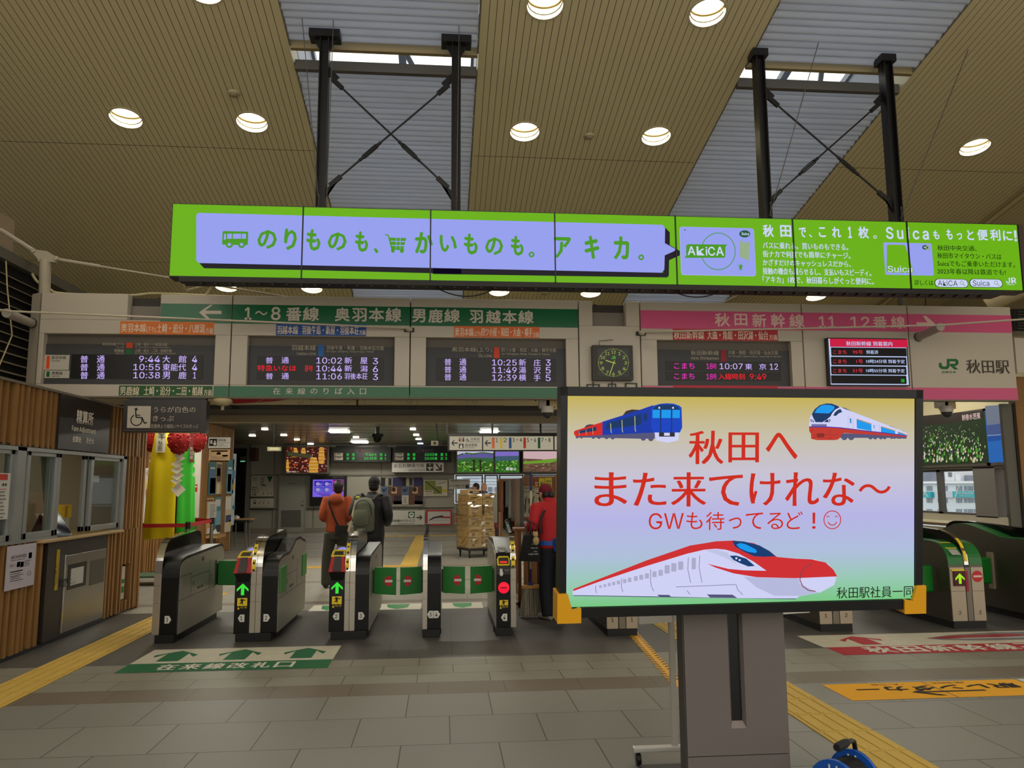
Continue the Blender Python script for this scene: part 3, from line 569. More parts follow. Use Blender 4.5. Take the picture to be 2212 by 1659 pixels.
# ---- line name strips stuck on the band
def strip(Fx, b, col, items, label, tcol=(232, 214, 190), b2=.015):
    mb = MB(); Fx.box(mb, *b, D(col, .5), .0, .004); o = mb.build('line_strip', None, label, cat='sign', group='line name strips on the sign band')
    mb = MB()
    for s, q in items: Fx.text(mb, s, *q, D(tcol, .5), .006, b2)
    mb.build('lettering', o)
strip(H0, (1008, 312, 1982, 446), (214, 112, 40), (('奥羽本線', (1018, 330, 1280, 424)), ('(下り)', (1284, 366, 1380, 434)), ('土崎・追分・八郎潟', (1390, 334, 1888, 432)), ('方面', (1898, 376, 1974, 438))), 'orange line name strip above the leftmost departure board')
strip(H1, (574, 376, 1624, 514), (24, 76, 150), (('羽越本線', (584, 396, 832, 498)), ('羽後牛島・新屋・羽後本荘', (876, 398, 1538, 502)), ('方面', (1546, 446, 1616, 506))), 'blue line name strip above the second departure board')
strip(H2, (430, 320, 1212, 422), (214, 104, 44), (('奥羽本線', (436, 330, 608, 412)), ('(上り)', (612, 362, 676, 416)), ('四ツ小屋・和田・大曲・横手', (680, 332, 1148, 414)), ('方面', (1154, 370, 1208, 420))), 'orange line name strip above the third departure board, left of the clock')
strip(H3, (492, 376, 1686, 504), (176, 40, 52), (('秋田新幹線', (502, 390, 846, 490)), ('大曲・角館・田沢湖・仙台', (882, 392, 1574, 496)), ('方面', (1584, 436, 1680, 500))), 'red line name strip above the board with magenta train names')
strip(H0, (996, 978, 1966, 1084), (30, 84, 36), (('男鹿線', (1006, 984, 1208, 1078)), ('土崎・追分・二田・船越', (1256, 984, 1868, 1080)), ('方面', (1878, 1016, 1962, 1082))), 'green line name strip below the leftmost departure board')
strip(H3, (494, 1016, 1686, 1120), (186, 34, 56), (('秋田新幹線のりば入口です', (540, 1048, 1576, 1112)),), 'red strip under the fourth departure board, mostly behind the big monitor')
# ---- departure boards in the recesses
CASE = mat('board_case', (62, 62, 64), rough=.55); LEDB = D((16, 12, 13), .4); PUR = E((205, 180, 255), 1.0); RED = E((240, 16, 40), 1.0); MAG = E((240, 40, 190), 1.0); SGN = D((184, 174, 152), .6)
def board(x0, x1, z0, z1, label, build):
    t = thing('departure_board', label, 'departure board', ((x0+x1)/2, FY+.08, z0), 'departure boards in the sign band'); mb = MB()
    mb.box(x0, x1, FY+.07, FY+.13, z0, z1-.11, CASE); mb.box(x0, x1, FY+.09, FY+.13, z1-.11, z1, D((96, 88, 80))); mb.build('case', t); build(t, XZ(FY+.07))
def leds(t, Fx, mats, rows):
    mb = MB()
    for b in mats: Fx.box(mb, *b, LEDB, -.005, .004)
    mb.build('led_matrix', t); rr = []
    for s, b, m in sorted(rows, key=lambda r: r[1][1]):
        if not rr or b[1]-rr[-1][0][1][1] > 40: rr.append([])
        rr[-1].append((s, b, m))
    for r in rr:
        mb = MB()
        for s, b, m in sorted(r, key=lambda q: q[1][0]): Fx.text(mb, s, *b, m, .006, .012)
        mb.build('led_row', t, 'glowing row reading '+' '.join(q[0] for q in sorted(r, key=lambda q: q[1][0])))
def b1(t, pl):
    Q = Fr(pl, 50, 630, 4.809); r = []
    for i, (tm, d1, d2, n) in enumerate((('9:44', '大', '館', '4'), ('10:55', '東能代', '', '4'), ('10:38', '男', '鹿', '1'))):
        y = 664+i*84; r += [('普', (596, y, 678, y+76), PUR), ('通', (768, y, 850, y+76), PUR), (tm, (1206 if i == 0 else 1146, y+4, 1424, y+70), PUR), (n, (1756 if n != '1' else 1768, y+4, 1810 if n != '1' else 1798, y+72), PUR)]
        r += [(d1, (1450, y, 1694 if len(d1) > 1 else 1528, y+76), PUR)]+([(d2, (1616, y, 1698, y+76), PUR)] if d2 else [])
    leds(t, Q, [(498, 656, 1872, 908)], r); mb = MB()
    for s, b in (('奥羽本線(下り)', (824, 530, 1052, 566)), ('Ou Line', (972, 570, 1048, 584)), ('男鹿線', (946, 596, 1046, 630)), ('Oga Line', (960, 634, 1048, 652)), ('土崎・追分・八郎潟方面', (1162, 532, 1496, 566)), ('for Tsuchizaki, Oiwake & Hachirōgata', (1162, 572, 1520, 588)), ('土崎・追分・二田・船越方面', (1162, 596, 1544, 630)), ('for Tsuchizaki, Oiwake, Futada & Funakoshi', (1162, 634, 1582, 652))): Q.text(mb, s, *b, SGN, .003)
    Q.rect(mb, 1072, 530, 1140, 586, D((206, 62, 22)), .003).rect(mb, 1070, 598, 1138, 652, D((16, 92, 40)), .003); mb.build('lettering', t)
    for (y0, y1, c, s, e) in ((658, 814, (226, 74, 22), '奥羽本線', 'Ou Line'), (820, 898, (16, 92, 40), '男鹿線', 'Oga Line')):
        mb = MB(); Q.box(mb, 226, y0, 480, y1, D((190, 184, 170)), -.005, .005).rect(mb, 244, y0+10, 278, y1-12, D(c), .007); Q.text(mb, s, 298, y0+10, 298+38*len(s), y0+44, BLACK, .007).text(mb, e, 298, y0+50, 384, y0+68, BLACK, .007); mb.build('line_plate', t, 'white plate naming the '+('orange' if c[0] > 100 else 'green')+' line')
board(-4.59, -2.67, 2.775, 3.365, 'leftmost departure board with two white line plates and three purple rows', b1)
def b2(t, pl):
    Q = Fr(pl, 490, 630, 5.395); r = []
    for i, (tm, d, n) in enumerate((('10:02', ('新', '屋'), '3'), ('10:44', ('新', '潟'), '6'), ('11:06', ('羽後本荘',), '3'))):
        y = 764+i*92
        if i != 1: r += [('普', (454, y, 540, y+74), PUR), ('通', (638, y, 724, y+74), PUR)]
        else: r += [('特急いなほ', (358, y, 810, y+72), RED), ('8', (912, y+4, 950, y+74), RED), ('号', (954, y+8, 1004, y+74), RED)]
        r += [(tm, (1044, y+4, 1342, y+76), PUR), (n, (1702, y+10, 1762, y+84), PUR)]+([(d[0], (1372, y, 1460, y+76), PUR), (d[1], (1556, y+4, 1640, y+80), PUR)] if len(d) > 1 else [(d[0], (1370, y, 1640, y+76), PUR)])
    leds(t, Q, [(354, 756, 1830, 1030)], r); mb = MB()
    for s, b in (('羽越本線', (754, 622, 1036, 686)), ('Uetsu Line', (818, 704, 1036, 738)), ('羽後牛島・新屋・羽後本荘方面', (1160, 632, 1830, 680)), ('for Ugo-Ushijima, Araya & Ugo-Honjō', (1160, 686, 1710, 714))): Q.text(mb, s, *b, SGN, .003)
    Q.rect(mb, 1066, 622, 1132, 756, D((30, 96, 170)), .003); mb.build('lettering', t)
board(-2.30, -.585, 2.775, 3.365, 'departure board with blue square and a red limited express row', b2)
def b3(t, pl):
    Q = Fr(pl, 880, 630, 4.254); r = []
    for i, (tm, d, n) in enumerate((('10:25', ('新', '庄'), '3'), ('11:49', ('湯', '沢'), '5'), ('12:39', ('横', '手'), '5'))):
        y = 620+i*69.5; r += [('普', (340, y-4, 404, y+58), PUR), ('通', (478, y-4, 542, y+58), PUR), (tm, (778, y+4, 1004, y+60), PUR), (d[0], (1024, y, 1090, y+62), PUR), (d[1], (1160, y+2, 1224, y+64), PUR), (n, (1270, y+4, 1316, y+64), PUR)]
    leds(t, Q, [(264, 612, 1366, 826)], r); mb = MB()
    for s, b in (('奥羽本線(上り)', (408, 512, 778, 560)), ('Ōu Line', (654, 568, 774, 602)), ('四ツ小屋・和田・大曲・横手方面', (864, 518, 1366, 556)), ('for Yotsugoya, Wada, Ōmagari & Yokote', (866, 560, 1308, 586))): Q.text(mb, s, *b, SGN, .003)
    Q.rect(mb, 794, 512, 846, 612, D((208, 62, 24)), .003); mb.build('lettering', t)
board(-.21, 1.485, 2.775, 3.365, 'departure board with orange square, just left of the square clock', b3)
def b4(t, pl):
    Q = Fr(pl, 1360, 640, 5.267)
    leds(t, Q, [(410, 744, 1720, 844), (410, 860, 1720, 960)], [('こまち', (504, 758, 738, 828), MAG), ('18', (872, 764, 944, 828), MAG), ('号', (946, 768, 988, 830), MAG), ('10:07', (1022, 764, 1286, 832), PUR), ('東', (1312, 766, 1392, 836), PUR), ('京', (1472, 766, 1552, 836), PUR), ('12', (1592, 766, 1686, 836), PUR),
        ('こまち', (504, 876, 738, 944), MAG), ('18', (872, 882, 944, 946), MAG), ('号', (946, 884, 988, 948), MAG), ('入線時刻', (1008, 878, 1308, 950), RED), ('9:49', (1366, 880, 1552, 950), RED)]); mb = MB()
    for s, b in (('秋田新幹線', (696, 616, 1014, 672)), ('Akita Shinkansen', (696, 686, 1014, 720)), ('大曲・角館・田沢湖・仙台方面', (1120, 618, 1686, 664)), ('for Ōmagari, Kakunodate, Tazawako & Sendai', (1122, 670, 1722, 698))): Q.text(mb, s, *b, SGN, .003)
    Q.rect(mb, 1038, 612, 1098, 744, D((150, 12, 36)), .003); mb.build('lettering', t)
board(2.62, 4.33, 2.795, 3.365, 'departure board with magenta and red rows under the pink stripe', b4)
# ---- arrivals monitor
t = thing('arrivals_monitor', 'arrivals screen with red title bar on the band under the pink stripe', 'monitor', (5.32, FY-.06, 2.80)); Q = Fr(XZ(FY-.075), 1740, 640, 4.686); mb = MB(); Q.box(mb, 230, 424, 1042, 906, BLACK, -.07, 0); mb.build('bezel', t, bevel=.006)
mb = MB(); SW = E((190, 205, 245)); Q.rect(mb, 244, 434, 1030, 896, SW, .002).rect(mb, 246, 434, 1030, 516, E((206, 20, 66)), .004)
for y in (522, 616, 710, 802): Q.rrect(mb, 258, y, 1020, y+84, 8, E((14, 12, 14)), .004)
Q.text(mb, '秋田新幹線 到着案内', 408, 456, 876, 504, SW, .006, .02)
for y, n, s, x1 in ((546, '95号', '到着済', 734), (640, '1号', '10時24分頃 到着予定', 1002), (734, '51号', '10時55分頃 到着予定', 1002)): Q.text(mb, 'こまち', 276, y, 414, y+40, E((230, 44, 60)), .006, .015).text(mb, n, 476 if len(n) > 2 else 512, y, 578, y+40, E((230, 44, 60)), .006, .015).text(mb, s, 612, y, x1, y+40, SW, .006, .02)
Q.rect(mb, 966, 838, 1000, 870, E((30, 200, 40)), .006); Q.text(mb, '到', 968, 840, 998, 868, E((10, 60, 10)), .008, .02); mb.build('screen', t)
# ---- clock
t = thing('wall_clock', 'square dark wall clock with yellow-green numerals on the sign band', 'clock', (2.06, FY-.05, 2.86)); Q = Fr(XZ(FY-.09), 880, 630, 4.254)
mb = MB(); Q.box(mb, 1702, 492, 2074, 814, D((56, 52, 48)), -.09, 0); mb.build('case', t, bevel=.012); mb = MB(); Q.rrect(mb, 1746, 522, 2038, 782, 18, D((14, 24, 12), .2), .002); mb.build('dial', t)
YG = E((186, 196, 92), .75); mb = MB()
for k in range(60):
    a = k*PI/30; Q.ell(mb, 1893+138*math.sin(a), 653-126*math.cos(a), 3.4 if k % 5 else 5, 3.4 if k % 5 else 5, YG, .004, 8)
for k in range(1, 13): a = k*PI/6; x, y = 1893+112*math.sin(a), 656-100*math.cos(a); Q.text(mb, str(k), x-(12 if k < 10 else 20), y-15, x+(12 if k < 10 else 20), y+15, YG, .004, .02)
Q.text(mb, 'JR', 1872, 590, 1914, 622, E((90, 190, 50), .8), .004, .03); mb.build('numerals', t)
for nm, x, y, wd in (('hour_hand', 1822, 632, 10), ('minute_hand', 1856, 768, 8)): mb = MB(); Q.line(mb, [(1893+(1893-x)*.25, 656+(656-y)*.2), (x, y)], wd, YG, .007 if nm[0] == 'h' else .009); mb.build(nm, t)
mb = MB(); a = Q.P(1768, 490); mb.tube([a+V((0, .03, 0)), a+V((0, .03, .055)), a+V((.17, .03, .07))], .004, BLACK, 6); mb.build('antenna', t)
for s, b in (('中', (1644, 830, 1766, 936)), ('央', (1830, 830, 1930, 936)), ('口', (1998, 840, 2110, 930))): mb = MB(); H2.text(mb, s, *b, DARK, .02, .01); tag(mb.build('raised_character'), 'dark raised character %s under the square clock' % {'中': 'nearest the green stripe', '央': 'in the middle', '口': 'nearest the pink stripe'}[s], 'sign letter', 'raised characters under the clock')
# ================================================================ ticket gates
GY = 8.63; BODY = mat('brushed_gate_steel', (176, 170, 156), rough=.38, metal=.55, var=.06, scale=4); SATIN = mat('black_gate_shell', (14, 14, 15), rough=.33, spec=.3)
STRIP = mat('gate_steel_strip', (186, 178, 166), rough=.3, metal=.7); GRNF = mat('green_flap_vinyl', (6, 112, 28), rough=.38, spec=.5); GRNS = mat('green_side_flap', (66, 148, 62), rough=.4)
ARROW = E((60, 230, 60), 1.0); YEL = D((236, 206, 40), .4); TRED = D((176, 26, 36), .35); BASEB = D((16, 15, 15), .5)
def cr2(p, n=4): return spline(p, n)
PF = [(0, .075)]+cr2([(0, .66), (.025, .755), (.09, .825), (.2, .855), (.34, .865)])
BODYP = PF+[(1.5, .90)]+cr2([(1.5, .90), (1.62, .885), (1.69, .83), (1.72, .74)])[1:]+[(1.72, .075)]
HUMP = PF+cr2([(.62, .865), (.85, .93), (1.02, .985), (1.3, .99)])+cr2([(1.45, .955), (1.62, .93), (1.7, .86), (1.72, .74)])+[(1.72, .075)]
HF = [(0, .09)]+cr2([(0, .70), (.02, .83), (.075, .94), (.16, 1.015), (.28, 1.05)])
HOOD = HF+[(1.15, 1.085)]+cr2([(1.15, 1.085), (1.27, 1.06), (1.31, .98), (1.32, .86)])[1:]+[(1.32, .09)]
def ex(mb, prof, x0, x1, m, y0=GY, smooth=False): mb.prism([(x0, y0+a, b) for a, b in prof], (x1-x0, 0, 0), m, smooth)
def shellprof(prof, k, e):   # the front and top of a profile as a band of thickness e, first k points
    p = prof[:k]; out = []
    for i, q in enumerate(p):
        a, b = p[max(i-1, 0)], p[min(i+1, len(p)-1)]; L = math.hypot(b[0]-a[0], b[1]-a[1]) or 1; out.append((q[0]-(b[1]-a[1])/L*e, q[1]+(b[0]-a[0])/L*e))
    return out
def wrap(mb, prof, k, x0, x1, m, e=.004):
    a = prof[:k]; o = shellprof(prof, k, e)
    mb.loft([[V((x0, GY+q[0], q[1])), V((x1, GY+q[0], q[1])), V((x1, GY+w2[0], w2[1])), V((x0, GY+w2[0], w2[1]))] for q, w2 in zip(o, a)], m, True, False)
NP = len(PF); NH = len(HF)
def body(t, x0, x1, prof, sides, num=None, hinge=None):
    mb = MB(); ex(mb, prof, x0, x1, SATIN); mb.build('body_shell', t, bevel=.012)
    for s in sides:                                                     # a steel side panel, inset from the black edge
        mb = MB(); p = [(min(max(a, .045), 1.705), min(b-.03 if b > .5 else b, 9)) for a, b in prof]; x = x1+.003 if s > 0 else x0-.003
        mb.prism([(x, GY+a, b) for a, b in p], (-.006*s, 0, 0), BODY); o = mb.build('side_panel', t, bevel=.004)
        mb = MB(); xx = x+.0015*s
        for a, b, c, d in ((.05, .5, .415, .42), (.5, 1.7, .415, .42), (.42, 1.1, .615, .62), (.05, .42, .66, .665), (.418, .423, .42, .66), (1.1, 1.104, .42, .74)): mb.box(xx, xx-.003*s, GY+a, GY+b, c, d, BLACK)
        mb.box(xx, xx-.003*s, GY+.78, GY+.86, .76, .80, DARK); mb.box(xx+.002*s, xx-.003*s, GY+.80, GY+.84, .77, .79, STEEL); mb.box(xx, xx-.003*s, GY+.5, GY+.515, .52, .57, DARK)
        for k in (0, .05, .12, .17): mb.box(xx, xx-.003*s, GY+.66+k, GY+.69+k, .46, .485, DARK)
        mb.build('panel_joints', o)
def sticker(t, x0, x1, z0, z1, lines, m=None, name='sticker', label=None, y=None):
    mb = MB(); yy = (y or GY)-.003
    mb.poly([(x0, yy, z0), (x1, yy, z0), (x1, yy, z1), (x0, yy, z1)], m or YEL); q = XZ(yy-.0015); Fx = Fr(q)
    lines(mb, Fx, yy-.0015); return mb.build(name, t, label)
def tw(mb, s, x0, x1, z0, z1, y, m, bold=0.0):     # text in metres on a face towards the hall
    vs, fs, ax, bx, ay, by = glyphs(s, 0, 1.0)
    for i, k in enumerate((-bold, bold) if bold else (0,)): mb.add([(x0+(x1-x0)*(a-ax)/(bx-ax)+k, y-i*.0005, z0+(z1-z0)*(b-ay)/(by-ay)) for a, b in vs], fs, m)
def numtag(t, xc, n, d, z=.235, y=None):     # white number plate with an arrow side
    yy = (y or GY)-.003; mb = MB(); s = .033; p = [(-s, -s*1.15), (s*.35, -s*1.15), (s*1.05, 0), (s*.35, s*1.15), (-s, s*1.15)]
    mb.poly([(xc+d*a, yy, z+b) for a, b in (p if d > 0 else p[::-1])], WHITE); tw(mb, n, xc-.013-.004*d, xc+.009-.004*d, z-.021, z+.021, yy-.001, BLACK, .001); mb.build('number_plate', t, 'white plate numbered '+n)
def runsign(t, x0, x1, z0=.32, z1=.445):
    mb = MB(); y = GY-.003; mb.poly([(x0, y, z0), (x1, y, z0), (x1, y, z1), (x0, y, z1)], BLACK); w = x1-x0
    mb.poly([(x0+.004, y-.001, z0+.04), (x1-.004, y-.001, z0+.04), (x1-.004, y-.001, z1-.004), (x0+.004, y-.001, z1-.004)], YEL)
    g = [(.36, .92), (.46, .94), (.5, .86), (.62, .88), (.72, .8), (.84, .84), (.86, .8), (.72, .72), (.62, .8), (.58, .7), (.56, .55), (.6, .42), (.52, .42), (.46, .56), (.36, .5), (.26, .46), (.25, .52), (.38, .62), (.4, .76), (.3, .72), (.28, .8), (.38, .84)]
    mb.poly([(x0+w*a, y-.002, z0+.0+(z1-z0)*b) for a, b in g], BLACK)
    mb.poly([(x0+w*.06, y-.002, z0+.006), (x0+w*.28, y-.002, z0+.006), (x0+w*.17, y-.002, z0+.034)], YEL); tw(mb, '飛出し注意', x0+w*.34, x0+w*.94, z0+.016, z0+.034, y-.002, YEL); mb.build('caution_sticker', t, 'yellow running figure caution sticker')
def arrow(t, xc, z, m=ARROW, s=.052):
    mb = MB(); y = GY-.004; mb.box(xc-.075, xc+.075, GY-.002, GY+.004, z-.09, z+.09, BLACK)
    mb.poly([(xc+a*s, y, z+b*s) for a, b in ((0, 1.15), (1.15, .05), (1.15, -.45), (.32, .32), (.32, -1.15), (-.32, -1.15), (-.32, .32), (-1.15, -.45), (-1.15, .05))], m); mb.build('arrow_display', t, 'glowing green arrow')
def hood(t, x0, x1, chrome, label=None):
    mb = MB(); ex(mb, HOOD, x0+.012, x1-.012, GLOSS); mb.build('hood', t, bevel=.01)
    for a, b in chrome:
        mb = MB(); wrap(mb, HF, NH, a, b, CHROME, .006); mb.build('chrome_edge', t, 'polished steel front edge')
def strips2(t, xs):
    for a, b in xs:
        mb = MB(); mb.box(a, b, GY-.012, GY+.1, .085, .70, STRIP); mb.box(a+.001, b-.001, GY-.013, GY-.01, .40, .403, DARK); mb.box(a+.001, b-.001, GY-.013, GY-.01, .58, .583, DARK); mb.build('front_strip', t, bevel=.004)
def base(t, x0, x1, y1=1.55):
    mb = MB(); mb.box(x0, x1, GY-.02, GY+y1, 0, .082, BASEB); mb.box(x0-.01, x0, GY+.2, GY+.28, 0, .06, BASEB); mb.box(x1, x1+.012, GY+.2, GY+.28, 0, .06, BASEB); mb.build('base', t, bevel=.004)
def flap(t, xh, xe, y, z0=.405, z1=.695, sign=None, slant=.0):
    mb = MB(); d = 1 if xe > xh else -1; p = [(xh+.02*d, z0), (xe, z0-.012), (xe, z1-.004), (xh+.02*d, z1)]
    mb.prism([(a, y-.022+slant*abs(a-xh), b) for a, b in p], (0, .045, 0), GRNF); o = mb.build('flap', t, bevel=.012, seg=3)
    mb = MB(); mb.box(xh-.012*d, xh+.03*d, y-.018, y+.018, z0+.01, z1-.03, BLACK); mb.build('hinge', t)
    if sign is not None:
        mb = MB(); x, z = xe-d*.078, (z0+z1)/2-.005; yy = y-.0245+slant*abs(x-xh)
        mb.poly([(x+.053*math.cos(k*PI/12), yy, z+.056*math.sin(k*PI/12)) for k in range(24)], D((186, 16, 24), .4)); mb.poly([(x-.042, yy-.002, z-.013), (x+.042, yy-.002, z-.013), (x+.042, yy-.002, z+.013), (x-.042, yy-.002, z+.013)], WHITE); mb.build('no_entry_disc', o, 'red disc with white bar')
def entry(t, x0, x1):      # ticket slot column: red mouth, yellow ticket frame, lit card reader
    xc = (x0+x1)/2; w = x1-x0; lowp = [(0, .075), (0, .60), (.02, .69), (.3, .80), (1.5, .84), (1.6, .8), (1.62, .075)]
    mb = MB(); ex(mb, lowp, x0, x1, SATIN); mb.build('entry_shell', t, bevel=.01)
    mb = MB(); q = [(x0-.008, .70), (x1+.008, .70), (x1-.012, .85), (x0+.012, .85)]; mb.prism([(a, GY-.06 if b < .8 else GY+.02, b) for a, b in q], (0, .1, 0), TRED); mb.prism([(x0-.004, GY-.05, .70), (x1+.004, GY-.05, .70), (x1-.02, GY+.0, .60), (x0+.02, GY+.0, .60)], (0, .08, 0), SATIN); o = mb.build('ticket_mouth', t, 'red ticket mouth', bevel=.008)
    mb = MB(); mb.prism([(xc-.045, GY-.062, .705), (xc+.045, GY-.062, .705), (xc+.035, GY+.018, .852), (xc-.035, GY+.018, .852)], (0, -.006, .004), D((52, 50, 50), .4)); mb.build('ticket_slot', o)
    mb = MB(); z0 = .855
    P4 = lambda a, b: V((xc+a, GY+.03+b, z0+b*.38))
    ring = [P4(-.065, 0), P4(-.06, .11), P4(-.045, .13), P4(.045, .13), P4(.06, .11), P4(.065, 0), P4(-.065, 0)]; mb.tube(ring, .012, YEL, 8); mb.poly([P4(-.05, .005), P4(.05, .005), P4(.045, .11), P4(-.045, .11)], D((58, 50, 30))); mb.build('ticket_frame', t, 'yellow ticket frame')
    mb = MB(); z = .84
    mb.prism([(x0+.01, GY+.2, z), (x1-.005, GY+.2, z), (x1-.005, GY+.46, z+.09), (x0+.01, GY+.46, z+.09)], (0, 0, -.05), D((96, 92, 90), .4)); o = mb.build('card_reader', t, bevel=.01)
    mb = MB(); mb.poly([(xc+.058*math.cos(k*PI/14), GY+.33+.095*math.sin(k*PI/14), z+.0475+.095*math.sin(k*PI/14)*.346) for k in range(28)], E((150, 150, 255), .9)); mb.build('touch_disc', o, 'glowing lilac touch disc')
def tags(t, x0, x1):       # two yellow touch labels on the chrome edge
    for a, b in ((.72, .84), (.87, 1.0)):
        mb = MB(); p = [q for q in shellprof(HF, NH, .008) if a <= q[1] <= b]
        p = [((1-k)*p[0][0]+k*p[-1][0], (1-k)*p[0][1]+k*p[-1][1]) for k in (0, .5, 1)] if len(p) < 2 else p
        vs = []; 
        for q in p: vs += [(x0, GY+q[0]-.002, q[1]), (x1, GY+q[0]-.002, q[1])]
        mb.add(vs, [(2*i, 2*i+1, 2*i+3, 2*i+2) for i in range(len(p)-1)], YEL)
        for q in p[::2]: mb.box(x0+.008, x1-.008, GY+q[0]-.0045, GY+q[0]-.003, q[1]-.012, q[1]+.012, D((60, 48, 10)))
        mb.build('touch_label', t, 'yellow touch label')
def green_side(t, x, s, y0, y1, z0, z1):
    mb = MB(); mb.box(x, x+.012*s, GY+y0, GY+y1, z0, z1, GRNS); mb.build('side_flap', t, bevel=.004)
def gate(label, xc): return thing('ticket_gate', label, 'ticket gate', (xc, GY+.8, 0), 'black and steel ticket gates at left')
# gate one: single body, flap closed at its far end
t = gate('leftmost black and steel ticket gate, numbered 1, beside the yellow guiding path', -2.86); base(t, -2.95, -2.76)
hood(t, -2.985, -2.90, ((-2.985, -2.912),)); strips2(t, ((-2.985, -2.915),)); body(t, -2.915, -2.745, BODYP, (1,)); numtag(t, -2.83, '1', 1); flap(t, -2.745, -2.20, GY+1.42, .41, .70)
mb = MB(); mb.box(-2.742, -2.73, GY+1.28, GY+1.36, .40, .72, STEEL); mb.build('flap_post', t)
# gate two
t = gate('second ticket gate from left with red ticket mouth, plates 1 and 2', -1.95); base(t, -2.14, -1.78)
entry(t, -2.165, -2.005); hood(t, -2.01, -1.885, ((-2.005, -1.95), (-1.946, -1.89))); strips2(t, ((-2.003, -1.95), (-1.947, -1.893))); body(t, -1.89, -1.73, HUMP, (1,)); tags(t, -1.999, -1.962)
arrow(t, -2.085, .53); runsign(t, -2.14, -2.03); numtag(t, -2.09, '1', -1); numtag(t, -1.83, '2', 1); green_side(t, -1.727, 1, .1, .42, .47, .74); green_side(t, -1.727, 1, 1.42, 1.7, .5, .76)
# gate three
t = gate('third ticket gate from left with red ticket mouth, plates 2 and 3', -.98); base(t, -1.165, -.80)
entry(t, -1.19, -1.03); hood(t, -1.035, -.915, ((-1.03, -.98), (-.976, -.92))); strips2(t, ((-1.028, -.98), (-.977, -.923))); body(t, -.92, -.775, BODYP, (1,)); tags(t, -1.026, -.99)
arrow(t, -1.11, .53); runsign(t, -1.165, -1.055); numtag(t, -1.115, '2', -1); numtag(t, -.85, '3', 1); flap(t, -.775, -.512, GY+.42, .405, .695, True, -.12)
# gate four
t = gate('narrow fourth ticket gate from left, plates 3 and 4', -.11); base(t, -.205, -.02)
hood(t, -.21, -.15, ((-.207, -.158),)); strips2(t, ((-.207, -.16),)); body(t, -.162, -.012, BODYP, (1,)); numtag(t, -.125, '3', -1); numtag(t, -.055, '4', 1)
flap(t, -.21, -.468, GY+.42, .405, .695, True, -.12); flap(t, -.012, .255, GY+.42, .405, .695, True, -.12)
mb = MB(); p = shellprof(HF, NH, .0); mb.box(-.2, -.165, GY+1.0, GY+1.12, 1.08, 1.14, BLACK); mb.build('top_unit', t)
# gate five
t = gate('rightmost of the black gates, red stop light, plate 4', .68); base(t, .575, .755)
hood(t, .725, .80, ((.735, .795),)); strips2(t, ((.738, .793),)); tags(t, .745, .785)
ep = [(0, .075), (0, .64), (.03, .76), (.12, .86), (.6, .97), (.75, .985), (1.5, .95), (1.6, .86), (1.62, .075)]
mb = MB(); ex(mb, ep, .585, .738, SATIN); mb.build('body_shell', t, bevel=.012)
mb = MB(); mb.prism([(.582, GY+max(a, .06), min(b, .93)-.01) for a, b in ep], (-.005, 0, 0), BODY); mb.build('side_panel', t)
mb = MB(); P5 = lambda a, b, h=.004: V((.662+a, GY+.03+b*.5+h*-.6, .765+b+h))
mb.tube([P5(-.06, -.03), P5(-.063, .03), P5(-.05, .052), P5(.05, .052), P5(.063, .03), P5(.06, -.03), P5(-.06, -.03)], .010, YEL, 8); mb.poly([P5(-.05, -.022), P5(.05, -.022), P5(.05, .04), P5(-.05, .04)], BLACK); mb.poly([P5(-.04, -.015, .008), P5(.04, -.015, .008), P5(.04, .006, .008), P5(-.04, .006, .008)], E((230, 50, 40))); mb.build('ticket_frame', t, 'yellow frame with red lit text')
mb = MB(); P6 = lambda a, b: V((.66+a, GY+.2+b, .887+b*.23)); mb.tube([P6(.05*math.cos(k*PI/10), .07*math.sin(k*PI/10)) for k in range(21)], .006, WHITE, 6); mb.tube([P6(-.045, .1), P6(.045, .1)], .006, WHITE, 6); mb.poly([P6(.036*math.cos(k*PI/10), .045*math.sin(k*PI/10)) for k in range(20)], D((150, 150, 146))); mb.build('card_reader', t, 'outlined card reader mark')
mb = MB(); y = GY-.003; mb.box(.62, .648, y, y+.01, .655, .70, WHITE); mb.ball((.636, y, .65), (.02, .003, .028), WHITE); tw(mb, 'タッチ', .675, .72, .675, .695, y, WHITE); mb.build('hand_card_mark', t)
mb = MB(); RL = E((255, 20, 50), 1.4); mb.lathe([(.001, -.004), (.057, -.004), (.06, 0)], (.662, GY, .50), RL, 28, 'Y'); mb.box(.625, .699, GY-.008, GY-.004, .494, .506, D((90, 4, 14))); mb.build('stop_light', t, 'glowing red stop light')
runsign(t, .612, .712, .275, .375); numtag(t, .665, '4', -1, .19); flap(t, .585, .315, GY+.42, .405, .695, True, -.12)
mb = MB(); mb.box(.58, .592, GY+.55, GY+.6, .4, .78, GRNS); mb.build('side_flap', t)
mb = MB(); mb.tube([(.765, GY+.3, 1.05), (.76, GY+.62, 1.13), (.758, GY+.72, 1.17)], .02, SATIN, 8); mb.ball((.76, GY+.72, 1.17), .028, SATIN); mb.box(.742, .77, GY+.55, GY+.57, 1.13, 1.135, E((60, 220, 150))); mb.build('top_unit', t)
